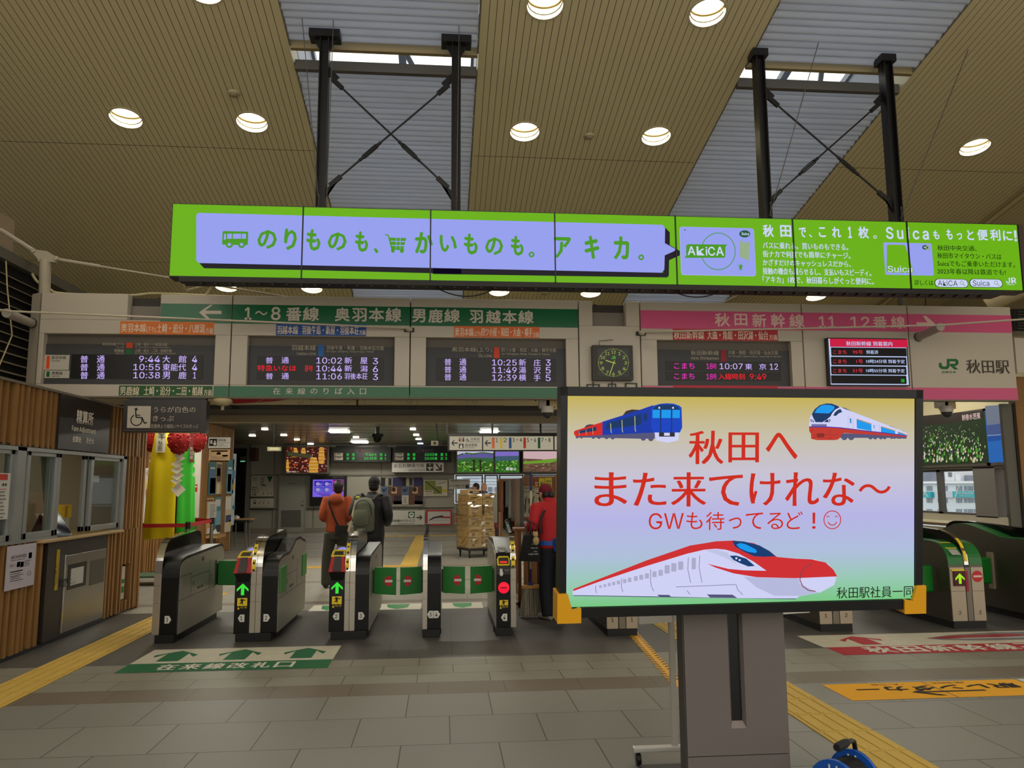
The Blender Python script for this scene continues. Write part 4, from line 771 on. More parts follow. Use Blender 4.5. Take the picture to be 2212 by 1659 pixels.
# ---- the bullet train gates at right
RG = 8.45; OL = mat('olive_gate_steel', (88, 82, 70), rough=.35, metal=.55, var=.06, scale=2); FRT = mat('gate_front_steel', (176, 162, 142), rough=.35, metal=.5)
RP1 = [(0, .075)]+cr2([(0, .66), (.02, .80), (.09, .92), (.22, 1.0), (.42, 1.05)])
RHOOD = RP1+[(1.5, 1.09)]+cr2([(1.5, 1.09), (1.8, 1.08), (1.95, 1.02), (2.0, .9)])[1:]+[(2.0, .075)]
RB = [(0, .075)]+cr2([(0, .66), (.03, .80), (.14, .90), (.3, .93)])+cr2([(.7, .93), (1.0, 1.0), (1.35, 1.06), (1.6, 1.04)])+[(2.05, .9), (2.1, .075)]
def rgate(label, x0, x1, ch, la, lb, entryside=True):
    t = thing('ticket_gate', label, 'ticket gate', ((x0+x1)/2, RG+1, 0), 'green-topped ticket gates at right')
    def exr(prof, a, b, m, nm, lab=None, bv=.01): mb = MB(); ex(mb, prof, a, b, m, RG); return mb.build(nm, t, lab, bevel=bv)
    mb = MB(); mb.box(x0+.01, x1-.01, RG-.01, RG+2.05, 0, .078, BASEB); mb.build('base', t)
    exr(RB, x0, ch[0]+.01, OL, 'body_shell'); exr(RB, ch[1]-.01, x1, OL, 'body_shell'); exr(RHOOD, ch[0], ch[1], GLOSS, 'hood')
    top = RB[len(RP1)-1:-1]
    for a, b in ((x0, ch[0]), (ch[1], x1)):
        mb = MB(); p = RB[2:-2]; o = shellprof(p, len(p), .008); mb.loft([[V((a, RG+q[0], q[1])), V((b, RG+q[0], q[1])), V((b, RG+r[0], r[1])), V((a, RG+r[0], r[1]))] for q, r in zip(o, p)], mat('gate_green_top', (30, 108, 46), rough=.35), True, False); mb.build('top_cover', t, 'green top cover')
        mb = MB(); mb.box(a+.005, b-.005, RG-.012, RG+.02, .08, .66, FRT); mb.box(a+.005, b-.005, RG-.013, RG-.01, .40, .403, DARK); mb.build('front_plate', t)
    mb = MB(); k = len(RP1); o = shellprof(RP1, k, .006); mb.loft([[V((ch[0]+.01, RG+q[0], q[1])), V((ch[1]-.01, RG+q[0], q[1])), V((ch[1]-.01, RG+r[0], r[1])), V((ch[0]+.01, RG+r[0], r[1]))] for q, r in zip(o[2:], RP1[2:])], CHROME, True, False); mb.build('chrome_edge', t)
    mb = MB(); mb.box(ch[0]+.005, ch[1]-.005, RG-.014, RG+.02, .08, .66, D((120, 112, 100), .3)); mb.build('front_strip', t)
    for xx, s in (((x0+ch[0])/2, la), ((ch[1]+x1)/2, lb)):
        mb = MB(); tw(mb, s, xx-.014, xx+.014, .15, .19, RG-.014, D((60, 50, 40)), .001); mb.lathe([(.001, 0), (.026, 0)], (xx, RG-.013, .17), FRT, 14, 'Y'); mb.build('number_mark', t)
    return t
t = rgate('right-hand gate with low steel front numbered 1 and 2, partly behind monitor', 4.09, 4.47, (4.24, 4.32), '1', '2')
t = rgate('right-hand gate with yellow-green arrow and no-entry disc, numbered 2 and 3', 5.62, 6.02, (5.80, 5.87), '2', '3')
mb = MB(); mb.box(5.66, 5.79, RG-.03, RG-.01, .46, .62, D((70, 14, 18), .3)); xc, z, s = 5.725, .54, .05
mb.poly([(xc+a*s, RG-.034, z+b*s) for a, b in ((0, 1.2), (1.1, .1), (1.1, -.4), (.32, .3), (.32, -1.1), (-.32, -1.1), (-.32, .3), (-1.1, -.4), (-1.1, .1))], E((170, 230, 30))); mb.build('arrow_display', t, 'glowing yellow-green arrow')
mb = MB(); mb.lathe([(.001, -.003), (.062, -.003)], (5.945, RG-.012, .56), D((190, 40, 46)), 24, 'Y'); mb.box(5.895, 5.995, RG-.02, RG-.016, .55, .572, D((220, 190, 180))); mb.build('no_entry_disc', t)
mb = MB(); mb.box(5.80, 5.83, RG-.02, RG-.015, .4, .62, D((150, 30, 60))); mb.prism([(5.64, RG-.03, .625), (5.79, RG-.03, .625), (5.79, RG+.03, .66), (5.64, RG+.03, .66)], (0, 0, .006), YEL); mb.build('caution_sticker', t)
mb = MB(); PR = lambda a, b, h=0: V((5.72+a, RG+.08+b, .86+b*.55+h)); mb.tube([PR(-.06, 0), PR(-.06, .1), PR(.05, .1), PR(.065, .03), PR(.06, 0), PR(-.06, 0)], .011, YEL, 8); mb.poly([PR(-.05, .005), PR(.05, .005), PR(.05, .09), PR(-.05, .09)], D((120, 112, 100))); mb.poly([PR(-.05, -.09, -.012), PR(.055, -.09, -.012), PR(.05, -.02, .004), PR(-.05, -.02, .004)], D((170, 166, 160))); mb.build('ticket_frame', t)
for a, b in ((.72, .84), (.86, .98)):
    mb = MB(); p = [q for q in shellprof(RP1, len(RP1), .009) if a <= q[1] <= b]; vs = []
    for q in p: vs += [(5.815, RG+q[0]-.002, q[1]), (5.85, RG+q[0]-.002, q[1])]
    if len(p) > 1: mb.add(vs, [(2*i, 2*i+1, 2*i+3, 2*i+2) for i in range(len(p)-1)], YEL); mb.build('touch_label', t)
mb = MB(); mb.box(5.30, 5.60, RG+.24, RG+.29, .36, .66, GRNF); mb.build('flap', t, bevel=.03, seg=4); mb = MB(); mb.box(6.03, 6.26, RG+.9, RG+.95, .36, .68, GRNF); mb.build('flap', t, bevel=.03, seg=4)
t = rgate('rightmost gate with long dark side, cut by the picture edge, green flap', 6.78, 7.18, (6.94, 7.02), '3', '4')
mb = MB(); mb.box(6.47, 6.76, RG+.86, RG+.91, .36, .68, GRNF); mb.build('flap', t, bevel=.03, seg=4); mb = MB(); mb.box(6.75, 6.78, RG+.84, RG+.93, .3, .74, FRT); mb.build('flap_post', t)
t = rgate('gate mostly hidden by the big monitor, left end of the right-hand gates', 1.74, 2.08, (1.87, 1.95), '1', '1')
# ================================================================ left: ticket office front
LWP = YZ(WL); ALU = mat('sash_aluminium', (150, 152, 150), rough=.4, metal=.5)
def lbox(mb, y0, y1, z0, z1, m, d0=-.04, d1=0.0): mb.box(WL+d0, WL+d1, y0, y1, z0, z1, m)
TW = thing('ticket_window', 'row of grey aluminium sliding sashes over the wooden ticket counter', 'window', (WL, 8.2, 1.10))
def sash(name, y0, y1, d, label=None, lo=1.10, hi=1.975, w=.06):
    mb = MB()
    for q in ((y0, y0+w, lo, hi), (y1-w, y1, lo, hi), (y0, y1, lo, lo+w), (y0, y1, hi-w, hi)): mb.box(WL+d-.02, WL+d+.02, *q, ALU)
    t = mb.build('sash', TW, bevel=.003); mb = MB(); mb.box(WL+d-.004, WL+d+.004, y0+w, y1-w, lo+w, hi-w, GLASS); mb.build('pane', t)
mb = MB()
for a, b in ((5.4, 5.48), (7.86, 8.02), (10.36, 10.46)): lbox(mb, a, b, 1.07, 1.99, ALU, -.10, .015)
lbox(mb, 5.4, 10.46, 1.955, 1.992, ALU, -.1, .015); lbox(mb, 5.4, 8.75, 1.07, 1.10, ALU, -.1, .012); lbox(mb, 8.02, 8.10, 1.1, 1.96, ALU, -.1, -.02)
mb.build('outer_frame', TW)
sash('window_sash', 6.0, 7.86, -.03, 'fixed grey sash at the left picture edge holding a red-headed notice')
sash('window_sash', 8.10, 8.72, -.03, 'grey sliding sash next to the opening, desk monitor visible through it')
sash('window_sash', 8.62, 8.86, -.065, 'narrow grey sash behind, at the left side of the counter opening')
sash('window_sash', 9.42, 9.62, -.065, 'narrow grey sash behind, at the right side of the counter opening')
sash('window_sash', 9.52, 10.36, -.03, 'grey sliding sash at the right end of the ticket counter')
mb = MB(); lbox(mb, 8.35, 10.30, 1.045, 1.075, D((178, 150, 104), .45), -.5, .09); tag(mb.build('counter_shelf', bevel=.006), 'pale wooden counter shelf under the ticket window', 'shelf')
mb = MB(); lbox(mb, 3.2, 10.3, .98, 1.06, D((150, 140, 120)), -.95, -.52); lbox(mb, 3.2, 10.3, 0, .98, D((120, 112, 98)), -.95, -.9); tag(mb.build('office_desk'), 'long beige desk inside the ticket office behind the shelf', 'desk')
# things in the office
t = thing('desk_monitor', 'desktop monitor with grey surround seen through the left sash', 'monitor', (-4.75, 8.3, 1.06)); mb = MB(); mb.prism([(-4.74, 8.02, 1.22), (-4.78, 8.56, 1.22), (-4.78, 8.56, 1.56), (-4.74, 8.02, 1.56)], (-.05, 0, 0), D((160, 158, 142))); mb.box(-4.85, -4.78, 8.25, 8.33, 1.06, 1.3, D((140, 138, 124))); mb.box(-4.92, -4.7, 8.16, 8.42, 1.06, 1.08, D((140, 138, 124))); mb.build('case', t, bevel=.01)
mb = MB(); mb.prism([(-4.734, 8.06, 1.26), (-4.774, 8.52, 1.26), (-4.774, 8.52, 1.52), (-4.734, 8.06, 1.52)], (.004, 0, 0), E((32, 34, 62), .8)); mb.build('screen', t)
t = thing('card_terminal', 'slanted dark tablet terminal in a white case on the counter shelf', 'terminal', (-4.3, 9.12, 1.075)); mb = MB(); mb.prism([(-4.16, 8.94, 1.075), (-4.16, 9.37, 1.075), (-4.32, 9.37, 1.32), (-4.32, 8.94, 1.32)], (-.05, 0, .0), D((196, 192, 176), .4)); mb.prism([(-4.16, 9.35, 1.075), (-4.32, 9.35, 1.32), (-4.42, 9.35, 1.075)], (0, .02, 0), D((196, 192, 176), .4)); mb.prism([(-4.16, 8.94, 1.075), (-4.32, 8.94, 1.32), (-4.42, 8.94, 1.075)], (0, .02, 0), D((30, 32, 40))); mb.build('case', t, bevel=.006)
mb = MB(); mb.prism([(-4.163, 8.965, 1.09), (-4.163, 9.335, 1.09), (-4.312, 9.335, 1.312), (-4.312, 8.965, 1.312)], (.004, 0, .003), D((34, 40, 54), .15)); mb.build('screen', t)
mb = MB(); mb.box(-4.8, -4.76, 9.25, 9.75, 1.06, 1.42, D((168, 164, 142))); tag(mb.build('desk_divider', bevel=.006), 'plain cream panel standing on the desk behind the tablet terminal', 'panel')
t = thing('file_box', 'yellow box on a cream stand behind the counter opening', 'box', (-4.45, 9.6, 1.06)); mb = MB(); mb.box(-4.5, -4.36, 9.52, 9.72, 1.06, 1.25, D((176, 170, 150))); mb.build('stand', t); mb = MB(); mb.box(-4.5, -4.36, 9.50, 9.76, 1.25, 1.40, D((222, 178, 16), .5)); mb.box(-4.355, -4.35, 9.6, 9.64, 1.26, 1.39, D((180, 140, 8))); mb.build('box', t, bevel=.006)
mb = MB(); mb.lathe([(.05, 0), (.075, .012), (.08, .03), (.07, .03), (.05, .012)], (-4.1, 8.98, 1.076), D((120, 140, 156), .2), 18); tag(mb.build('money_tray'), 'small blue-grey money tray in front of the tablet terminal', 'tray')
mb = MB(); mb.lathe([(.001, 0), (.03, 0), (.03, .09), (.012, .11), (.012, .13)], (-4.45, 8.3, 1.06), D((200, 196, 190)), 12); mb.ball((-4.45, 8.3, 1.2), .026, D((214, 84, 66))); tag(mb.build('pump_bottle'), 'small white bottle with a red-orange ball top behind the left sash', 'bottle')
mb = MB(); mb.prism([(-4.5, 9.28, 1.95), (-4.5, 9.5, 1.95), (-4.5, 9.48, 1.62), (-4.5, 9.42, 1.42), (-4.5, 9.37, 1.6)], (-.02, 0, 0), D((92, 96, 78))); tag(mb.build('hanging_cloth'), 'grey-green cloth hanging at the top of the counter opening', 'cloth')
mb = MB(); mb.box(-4.16, -4.15, 9.72, 9.95, 1.66, 1.74, PAPER); tag(mb.build('window_note'), 'small white paper stuck inside the right-hand counter sash', 'notice')
# fare adjustment sign
t = thing('fare_sign', 'dark brown fare adjustment sign panel on the battens above the ticket window', 'sign', (WL+.01, 9.25, 2.0)); mb = MB(); lbox(mb, 8.62, 9.88, 2.005, 2.59, mat('brown_gloss_panel', (46, 38, 36), rough=.35, spec=.25), -.01, .016); mb.build('panel', t)
Q = Fr(YZ(WL+.017), 0, 800, 3.686); mb = MB(); LT = D((236, 228, 212), .5)
for s, b in (('精算所', (606, 322, 742, 432)), ('Fare Adjustment', (568, 452, 760, 506)), ('结算处', (574, 524, 644, 576)), ('정산소', (680, 536, 746, 586))): Q.text(mb, s, *b, LT, .004, .03)
mb.build('lettering', t)
def poster(name, fr, b, label, draw=None, col=(205, 203, 196), th=.006, cat='poster', group=None, d0=0.0):
    t = thing(name, label, cat, fr.P((b[0]+b[2])/2, b[3], th/2), group); mb = MB(); fr.box(mb, *b, D(col, .6), d0, d0+th); mb.build('sheet', t)
    if draw:
        mb = MB(); draw(mb, fr); mb.build('print', t)
    return t
def lines(mb, fr, x0, y0, x1, y1, n, m, d=.009, ragged=True):
    for k in range(n):
        y = y0+(y1-y0)*k/max(n-1, 1); h = (y1-y0)/max(n, 2)*.42; fr.rect(mb, x0, y, x0+(x1-x0)*(random.uniform(.6, 1) if ragged else 1), y+h, m, d)
Q = Fr(YZ(WL+.0), 0, 950, 6.914); INKD = D((60, 58, 56))
def dr(mb, fr):
    fr.rect(mb, -60, 512, 100, 600, D((190, 50, 40)), .01); fr.rect(mb, -60, 734, 80, 744, D((190, 60, 70)), .01)
    fr.rect(mb, 20, 650, 46, 690, INKD, .01).rect(mb, 60, 650, 84, 690, INKD, .01); lines(mb, fr, -60, 770, 74, 1150, 8, D((120, 118, 112)), .01)
poster('counter_notice', Q, (-90, 498, 126, 1190), 'white notice with red header taped to the window at the left edge', dr)
Q = Fr(YZ(WL+.02), 0, 1150, 3.686)
def dr(mb, fr):
    fr.text(mb, 'JR東日本 駅の時刻表', 78, 176, 200, 212, INKD, .012, .02); fr.rect(mb, 78, 216, 190, 220, D((90, 90, 96)), .012); fr.text(mb, '駅探ネット', 68, 250, 130, 276, D((60, 120, 120)), .012)
    for x in (124, 152): fr.rect(mb, x, 234, x+26, 276, D((140, 138, 140)), .012)
    fr.rect(mb, 218, 160, 244, 206, D((140, 138, 140)), .012); lines(mb, fr, 184, 222, 240, 262, 4, D((110, 108, 112)), .012); fr.rect(mb, 70, 306, 170, 314, D((130, 50, 44)), .012); lines(mb, fr, 70, 326, 190, 380, 5, D((120, 118, 120)), .012); fr.ring(mb, 222, 326, 14, 18, 3, D((190, 90, 70)), .012)
poster('information_board', Q, (46, 100, 268, 440), 'pale lilac notice sheet hung on the battens below the window', dr, (186, 178, 190), .012)
# ticket machine recess
t = thing('ticket_machine', 'stainless steel ticket machine in a dark recess under the ticket counter', 'ticket machine', (WL-.02, 9.3, 0)); mb = MB(); lbox(mb, 8.60, 10.04, .03, 1.04, mat('recess_panel', (50, 42, 38), rough=.4), -.05, .0); lbox(mb, 8.60, 10.04, 0, .035, BLACK, -.05, .004); mb.build('surround', t)
Q = Fr(YZ(WL), 0, 1150, 3.686); mb = MB(); lbox(mb, 8.98, 10.0, .06, .87, STEEL, 0, .015); lbox(mb, 8.96, 8.98, .06, .88, CHROME, 0, .018); mb.build('front_plate', t, bevel=.003)
mb = MB(); lbox(mb, 9.04, 9.48, .50, .77, BLACK, .0, .019); o = mb.build('screen_window', t); mb = MB(); lbox(mb, 9.10, 9.40, .54, .72, PAPER, .018, .022)
Q2 = Fr(YZ(WL+.022), 0, 1150, 3.686); Q2.rect(mb, 502, 370, 534, 432, BLACK, .002); Q2.ring(mb, 518, 412, 11, 13, 3, WHITE, .003).line(mb, [(516, 378), (517, 402), (526, 404), (532, 420)], 3, WHITE, .003); Q2.text(mb, 'のりば', 540, 366, 572, 384, INKD, .003).text(mb, 'お知らせ', 540, 392, 600, 412, INKD, .003); mb.build('screen_notice', o, 'white sheet with wheelchair mark')
mb = MB(); lbox(mb, 9.58, 9.96, .48, .76, mat('dull_steel', (92, 86, 78), rough=.4, metal=.5), .0, .018); mb.build('flap_plate', t); mb = MB(); lbox(mb, 8.79, 8.85, .53, .95, D((190, 156, 30)), 0, .006); Q.text(mb, 'きっぷ', 434, 240, 452, 420, D((60, 40, 10)), .008); mb.build('yellow_label', t, 'narrow yellow label')
t = thing('wall_niche_box', 'small white and green box in the low niche near the wall corner', 'box', (WL-.1, 10.73, .17)); mb = MB(); mb.box(WL-.24, WL-.06, 10.66, 10.80, .17, .58, PAPER); mb.build('box', t); mb = MB(); mb.box(WL-.061, WL-.056, 10.68, 10.78, .25, .33, D((30, 120, 60))); mb.box(WL-.061, WL-.056, 10.68, 10.78, .37, .42, D((30, 120, 60))); mb.build('green_marks', t)
# hanging sign with wheelchair mark
t = thing('hanging_sign', 'dark hanging sign with white wheelchair mark under the sign band', 'sign', tuple(F.P(356, 934))); SP = XZ(9.28); Q = Fr(SP, 230, 850, 8.848); mb = MB(); Q.box(mb, 318, 125, 1900, 742, mat('hanging_sign_case', (44, 38, 34), rough=.35), -.14, 0); Q.box(mb, 1800, 130, 1905, 760, D((54, 48, 42), .4), -.1, .004); Q.box(mb, 322, 700, 1800, 716, D((76, 70, 62)), 0, .01); mb.build('case', t, bevel=.004)
mb = MB(); Q.box(mb, 400, 60, 1880, 130, BLACK, -.12, -.04); mb.build('hanger', t)
mb = MB(); WS = D((186, 176, 160), .5); Q.poly(mb, [(410, 240), (854, 240), (838, 660), (392, 660)], WS); Q.ell(mb, 571, 302, 29, 29, BLACK, .006).line(mb, [(560, 330), (570, 456), (684, 462), (730, 574), (778, 552)], 24, BLACK, .006).line(mb, [(566, 413), (652, 416)], 18, BLACK, .006).ring(mb, 576, 510, 115, 112, 20, BLACK, .006, 30, -20, 245); mb.build('wheelchair_mark', t, 'white square with black wheelchair')
mb = MB()
for s, b, w2 in (('うらが白色の', (900, 250, 1706, 366), .012), ('きっぷ', (890, 424, 1292, 530), .012), ('定期券より細長いサイズのきっぷ', (852, 586, 1758, 668), .0)): Q.text(mb, s, *b, WS, .005, w2)
mb.build('lettering', t)
t = thing('ceiling_speaker', 'round cream dome lamp under the sign band beside the wheelchair sign', 'lamp', tuple(F.P(478, 868))); a = F.P(478, 872); mb = MB(); mb.lathe([(.001, -.02), (.06, -.015), (.105, .02), (.11, .05), (.1, .06), (.001, .06)], (a.x, FY+.05, a.z), D((186, 172, 130), .4), 20); mb.build('dome', t); mb = MB(); mb.tube([(a.x, FY+.06, a.z-.01), (a.x, FY+.06, a.z-.07)], .02, D((150, 140, 110)), 10); mb.build('sensor', t)
# ---- upper left: louvre bank, block, pole, tie rods, cables
DG = D((30, 28, 26), .5); EDGE = D((150, 140, 118), .5); mb = MB()
mb.box(-5.3, -4.95, 6.5, 9.9, 2.72, 4.2, D((12, 11, 10), .8)); mb.box(-5.3, -4.86, 6.5, 11.4, 4.12, 4.24, D((84, 80, 72)))
t = thing('louver_bank', 'dark louvre bank with thin light blades at the upper left edge', 'louver', (-5.05, 8.2, 2.72)); mb.build('casing', t); mb = MB()
for k in range(12): z = 2.8+k*.108; mb.prism([(-4.95, 6.5, z), (-4.88, 6.5, z-.03), (-4.875, 6.5, z-.022), (-4.945, 6.5, z+.008)], (0, 3.3, 0), EDGE)
mb.build('blades', t)
mb = MB(); mb.box(-5.9, -5.32, 8.5, 9.9, 4.0, 4.9, D((150, 134, 116))); mb.box(-5.32, -5.2, 9.1, 9.4, 4.24, 4.4, D((168, 156, 130))); tag(mb.build('roof_box', bevel=.01), 'beige painted block above the louvre bank at far upper left', 'box')
POLE = D((172, 162, 142), .45); P9 = Fr(XZ(9.42)).P
t = thing('tie_pole', 'short round beige pole with tie rod head on the left end of sign band', 'pole', tuple(P9(96, 632))); mb = MB(); a, b = P9(96, 640), P9(98, 562); mb.tube([a, b], .062, POLE, 20); mb.build('pole', t)
mb = MB(); mb.prism([P9(*q)+V((0, -.03, 0)) for q in ((74, 540), (104, 544), (128, 558), (122, 568), (108, 567), (85, 566), (84, 560), (70, 545))], (0, .06, 0), POLE); 
for q in ((75, 543), (124, 560)): e = P9(*q); mb.lathe([(.001, -.05), (.028, -.05), (.028, .05), (.001, .05)], tuple(e), POLE, 12, 'Y')
mb.build('head_plate', t, bevel=.005); mb = MB(); a = P9(124, 560); b = V((P9(672, 640).x, 9.7, P9(672, 640).z)); mb.tube([a, b], .012, POLE, 8); mb.tube([a, a.lerp(b, .16)], .02, POLE, 8); mb.build('tie_rod', t); mb = MB(); a = P9(75, 543); b = P9(-60, 455)+V((0, -.5, 0)); mb.tube([a, b], .018, POLE, 8); mb.tube([a, a.lerp(b, .4)], .026, POLE, 8); mb.build('tie_rod', t)
def strut(base, tip, name, label):
    t = thing(name, label, 'strut', base); mb = MB(); mb.tube([base, tip], .05, D((158, 150, 138), .4), 16); mb.build('tube', t)
    mb = MB(); mb.lathe([(.056, -.012), (.062, 0), (.056, .006)], tuple(base), SEAM, 20, 'Y'); mb.build('collar', t); return t
P93 = Fr(XZ(9.3)).P; a = P93(68, 698); tl = Fr(XZ(8.7)).P(14, 676); strut(tuple(a), tuple(tl), 'tie_strut', 'beige tube sticking out of the left end of the sign band')
b = P93(1984, 728); tr2 = Fr(XZ(8.75)).P(2032, 706); strut(tuple(b), tuple(tr2), 'tie_strut', 'beige tube sticking out of the sign band beside the arrivals screen')
c = P93(884, 713); e = P93(1384, 721); mb = MB()
for q, nm in ((c, 'left of centre'), (e, 'by the pink stripe')):
    t = thing('cable_anchor', 'small dark rod anchor on the sign band, '+nm, 'anchor', tuple(q), 'rod anchors on the sign band'); mb = MB(); mb.box(q.x-.06, q.x+.06, FY-.02, FY, q.z-.025, q.z+.025, DARK); mb.build('plate', t); mb = MB(); mb.ball((q.x, FY-.05, q.z), (.045, .03, .03), POLE); mb.tube([(q.x, FY-.05, q.z), (q.x, FY, q.z)], .02, POLE); mb.build('eye', t)
TR = D((186, 174, 152), .4)
wire('stay_rod', [P93(-80, 672)+V((0, -.6, 0)), tl+V((.02, 0, .02))], .012, TR, 'thin stay rod leaving the left strut towards the picture edge', 'rod', 'stay rods in front of the sign band')
wire('stay_rod', [tl+V((.02, 0, .02)), c+V((0, -.06, .01))], .012, TR, 'thin stay rod from left strut to the left anchor, crossing orange strip', 'rod', 'stay rods in front of the sign band')
wire('stay_rod', [e+V((0, -.06, .01)), tr2+V((-.02, 0, .02))], .012, TR, 'thin stay rod across the pink stripe to the right strut', 'rod', 'stay rods in front of the sign band')
wire('stay_rod', [tr2+V((-.02, 0, .02)), P93(2330, 697)+V((0, -.6, 0))], .012, TR, 'thin stay rod from the right strut to the right picture edge', 'rod', 'stay rods in front of the sign band')
CB = D((186, 174, 132), .5); P95 = Fr(XZ(9.5)).P
wire('cable_bundle', [P95(*q) for q in spline([(30, 566), (60, 576), (78, 606), (104, 622), (135, 634), (280, 638), (340, 634), (500, 641)], 5)], .016, CB, 'cream cable bundle running along the top left of the sign band', 'cable')
wire('cable_loop', [P95(*q) for q in spline([(274, 640), (300, 648), (322, 654), (345, 642)], 5)], .014, D((90, 84, 76)), 'grey cable loop sagging in the notch at left of the green stripe', 'cable')
wire('cable_loop', [P95(*q) for q in spline([(1282, 657), (1310, 664), (1348, 660)], 5)], .008, BLACK, 'thin black cable sagging in the notch above the clock', 'cable')
wire('cable_drop', [V((F.P(463, 600).x, 8.2, 3.72)), V((F.P(463, 612).x, 8.3, 3.64)), P93(458, 620)+V((0, .05, .05)), P93(440, 637)+V((0, .1, .02))], .018, CB, 'bent cable conduit dropping from the green screen to the sign band', 'cable')
wire('loose_cable', [V((-4.85, 8.9, 4.1)), V((-4.84, 8.95, 3.8)), V((-4.83, 9.1, 3.3)), V((-4.84, 8.9, 2.9)), V((-4.8, 8.4, 2.66))], .008, CB, 'thin loose cable hanging over the dark louvre bank', 'cable')
t = thing('support_post', 'round grey post between the green screen and the sign band, at right', 'pole', tuple(P95(1949, 660))); mb = MB(); a = P95(1949, 668); mb.tube([a, a+V((0, 0, 1.2))], .05, D((120, 112, 104), .4), 18); mb.build('post', t)
wire('conduit', [P95(1999, 666), P95(2001, 560)], .006, DARK, 'thin dark vertical rod right of the round grey post', 'rod')
wire('roof_pipe', [(9.0, -2.5, ROOF(-2.5)-.12), (9.0, 17, ROOF(17)-.12)], .04, D((186, 170, 128), .45), 'thin cream pipe under the planks along the right side of the hall', 'pipe')
wire('roof_tie', [P95(1560, 655), V((6.4, 11.5, 5.4)), V((9, 14, 5.3))], .012, POLE, 'thin slanting tie rod between the green screen and the pink stripe', 'rod')
mb = MB(); mb.tube([Fr(XZ(10.5)).P(2130, 662), Fr(XZ(10.0)).P(2290, 590)], .11, D((170, 156, 118), .45), 20); tag(mb.build('slanting_pipe'), 'thick cream pipe slanting up at the right edge above the sign band', 'pipe')
t = thing('louver_bank', 'small black louvre box at the right edge beside the pink stripe', 'louver', tuple(P95(2205, 716))); Q = Fr(XZ(9.55)); mb = MB(); Q.box(mb, 2190, 668, 2290, 716, BLACK, -.3, 0); mb.build('casing', t); mb = MB()
for k in range(7): Q.box(mb, 2196, 674+k*6, 2290, 676+k*6, D((60, 56, 52)), 0, .02)
mb.build('blades', t)
# ================================================================ the passage: left side things
K1 = lambda y, d=0: Fr(XZ(y), 500, 860, 4.365); K2 = lambda y: Fr(XZ(y), 840, 860, 4.365); K3 = lambda y: Fr(XZ(y), 670, 1010, 7.9); K4 = lambda y: Fr(XZ(y), 960, 1000, 7.542)
K5 = lambda y: Fr(XZ(y), 600, 840, 5.53); K6 = lambda y: Fr(XZ(y), 500, 980, 6.382); K7 = lambda y: Fr(XZ(y), 300, 910, 4.738); KW = Fr(YZ(WP+.004), 300, 910, 4.738)
def col(r, g, b): return D((r, g, b), .6)
def pic(mb, fr, b, cols, n, d, seed=1, sz=(.1, .2)):      # a printed picture: patches of its own colours
    R = random.Random(seed); x0, y0, x1, y1 = b
    for k in range(n):
        w, h = (x1-x0)*R.uniform(*sz), (y1-y0)*R.uniform(*sz); x, y = R.uniform(x0, x1-w), R.uniform(y0, y1-h); m = R.choice(cols)
        fr.poly(mb, [(x+w*.5*(1+math.cos(q*PI/3+.3)*R.uniform(.7, 1)), y+h*.5*(1+math.sin(q*PI/3+.3)*R.uniform(.7, 1))) for q in range(6)], m, d+k*.00005)
TEAL = col(30, 110, 116); CRM = col(200, 176, 140); BL = col(70, 110, 150); SKY = col(120, 160, 180); BRN = col(96, 70, 48)
def hp(c, dark): return lambda mb, fr: None
def wallposter(b, label, c, parts):
    def dr(mb, fr):
        for q, m in parts: fr.rect(mb, *q, m, .008)
    return poster('wall_poster', KW, b, label, dr, c, .005, 'poster', 'posters on the passage side wall')
wallposter((712, 420, 785, 752), 'teal edged mountain poster, upper left on the slatted passage wall', (40, 112, 118), (((716, 505, 782, 740), BL), ((724, 580, 780, 738), col(30, 34, 40)), ((730, 470, 776, 490), PAPER)))
wallposter((790, 420, 845, 745), 'cream and blue poster beside the upper teal mountain poster', (186, 164, 120), (((796, 440, 840, 620), BRN), ((796, 480, 830, 560), BL), ((796, 640, 822, 740), PAPER), ((824, 660, 842, 740), col(190, 170, 60))))
wallposter((690, 785, 760, 1150), 'tan poster behind the white paper on the passage wall', (196, 160, 96), (((694, 1090, 752, 1150), PAPER), ((694, 800, 756, 820), BRN)))
wallposter((775, 775, 838, 1150), 'teal and dark poster right of the white paper', (70, 128, 132), (((780, 800, 832, 870), PAPER), ((780, 920, 834, 1060), SKY), ((780, 1060, 832, 1140), col(40, 52, 64))))
wallposter((893, 385, 968, 742), 'second teal mountain poster, further along the slatted passage wall', (44, 116, 122), (((898, 505, 950, 738), SKY), ((905, 540, 940, 720), BL), ((912, 470, 950, 494), PAPER)))
wallposter((880, 765, 944, 1130), 'cream poster with blue corner under the second teal poster', (196, 180, 150), (((884, 960, 938, 1030), col(40, 60, 110)), ((884, 780, 940, 900), PAPER), ((920, 1010, 940, 1060), col(200, 160, 60))))
wallposter((952, 330, 984, 1060), 'narrow multicoloured leaflet strip at the end of the passage wall', (170, 184, 188), (((954, 500, 982, 590), BL), ((954, 640, 980, 700), col(190, 160, 50)), ((954, 860, 982, 900), TEAL)))
Q = Fr(YZ(WP+.012), 300, 910, 4.738); poster('white_paper', Q, (706, 825, 794, 990), 'white printed paper taped over the tan poster', lambda mb, fr: lines(mb, fr, 724, 850, 784, 970, 9, col(120, 118, 112)), (206, 200, 186), .004, 'notice')
Q = Fr(YZ(WP+.01), 300, 910, 4.738); mb = MB(); Q.box(mb, 684, 1160, 780, 1190, D((170, 130, 80)), 0, .25); tag(mb.build('brochure_shelf', bevel=.005), 'small wooden shelf under the posters on the passage wall', 'shelf')
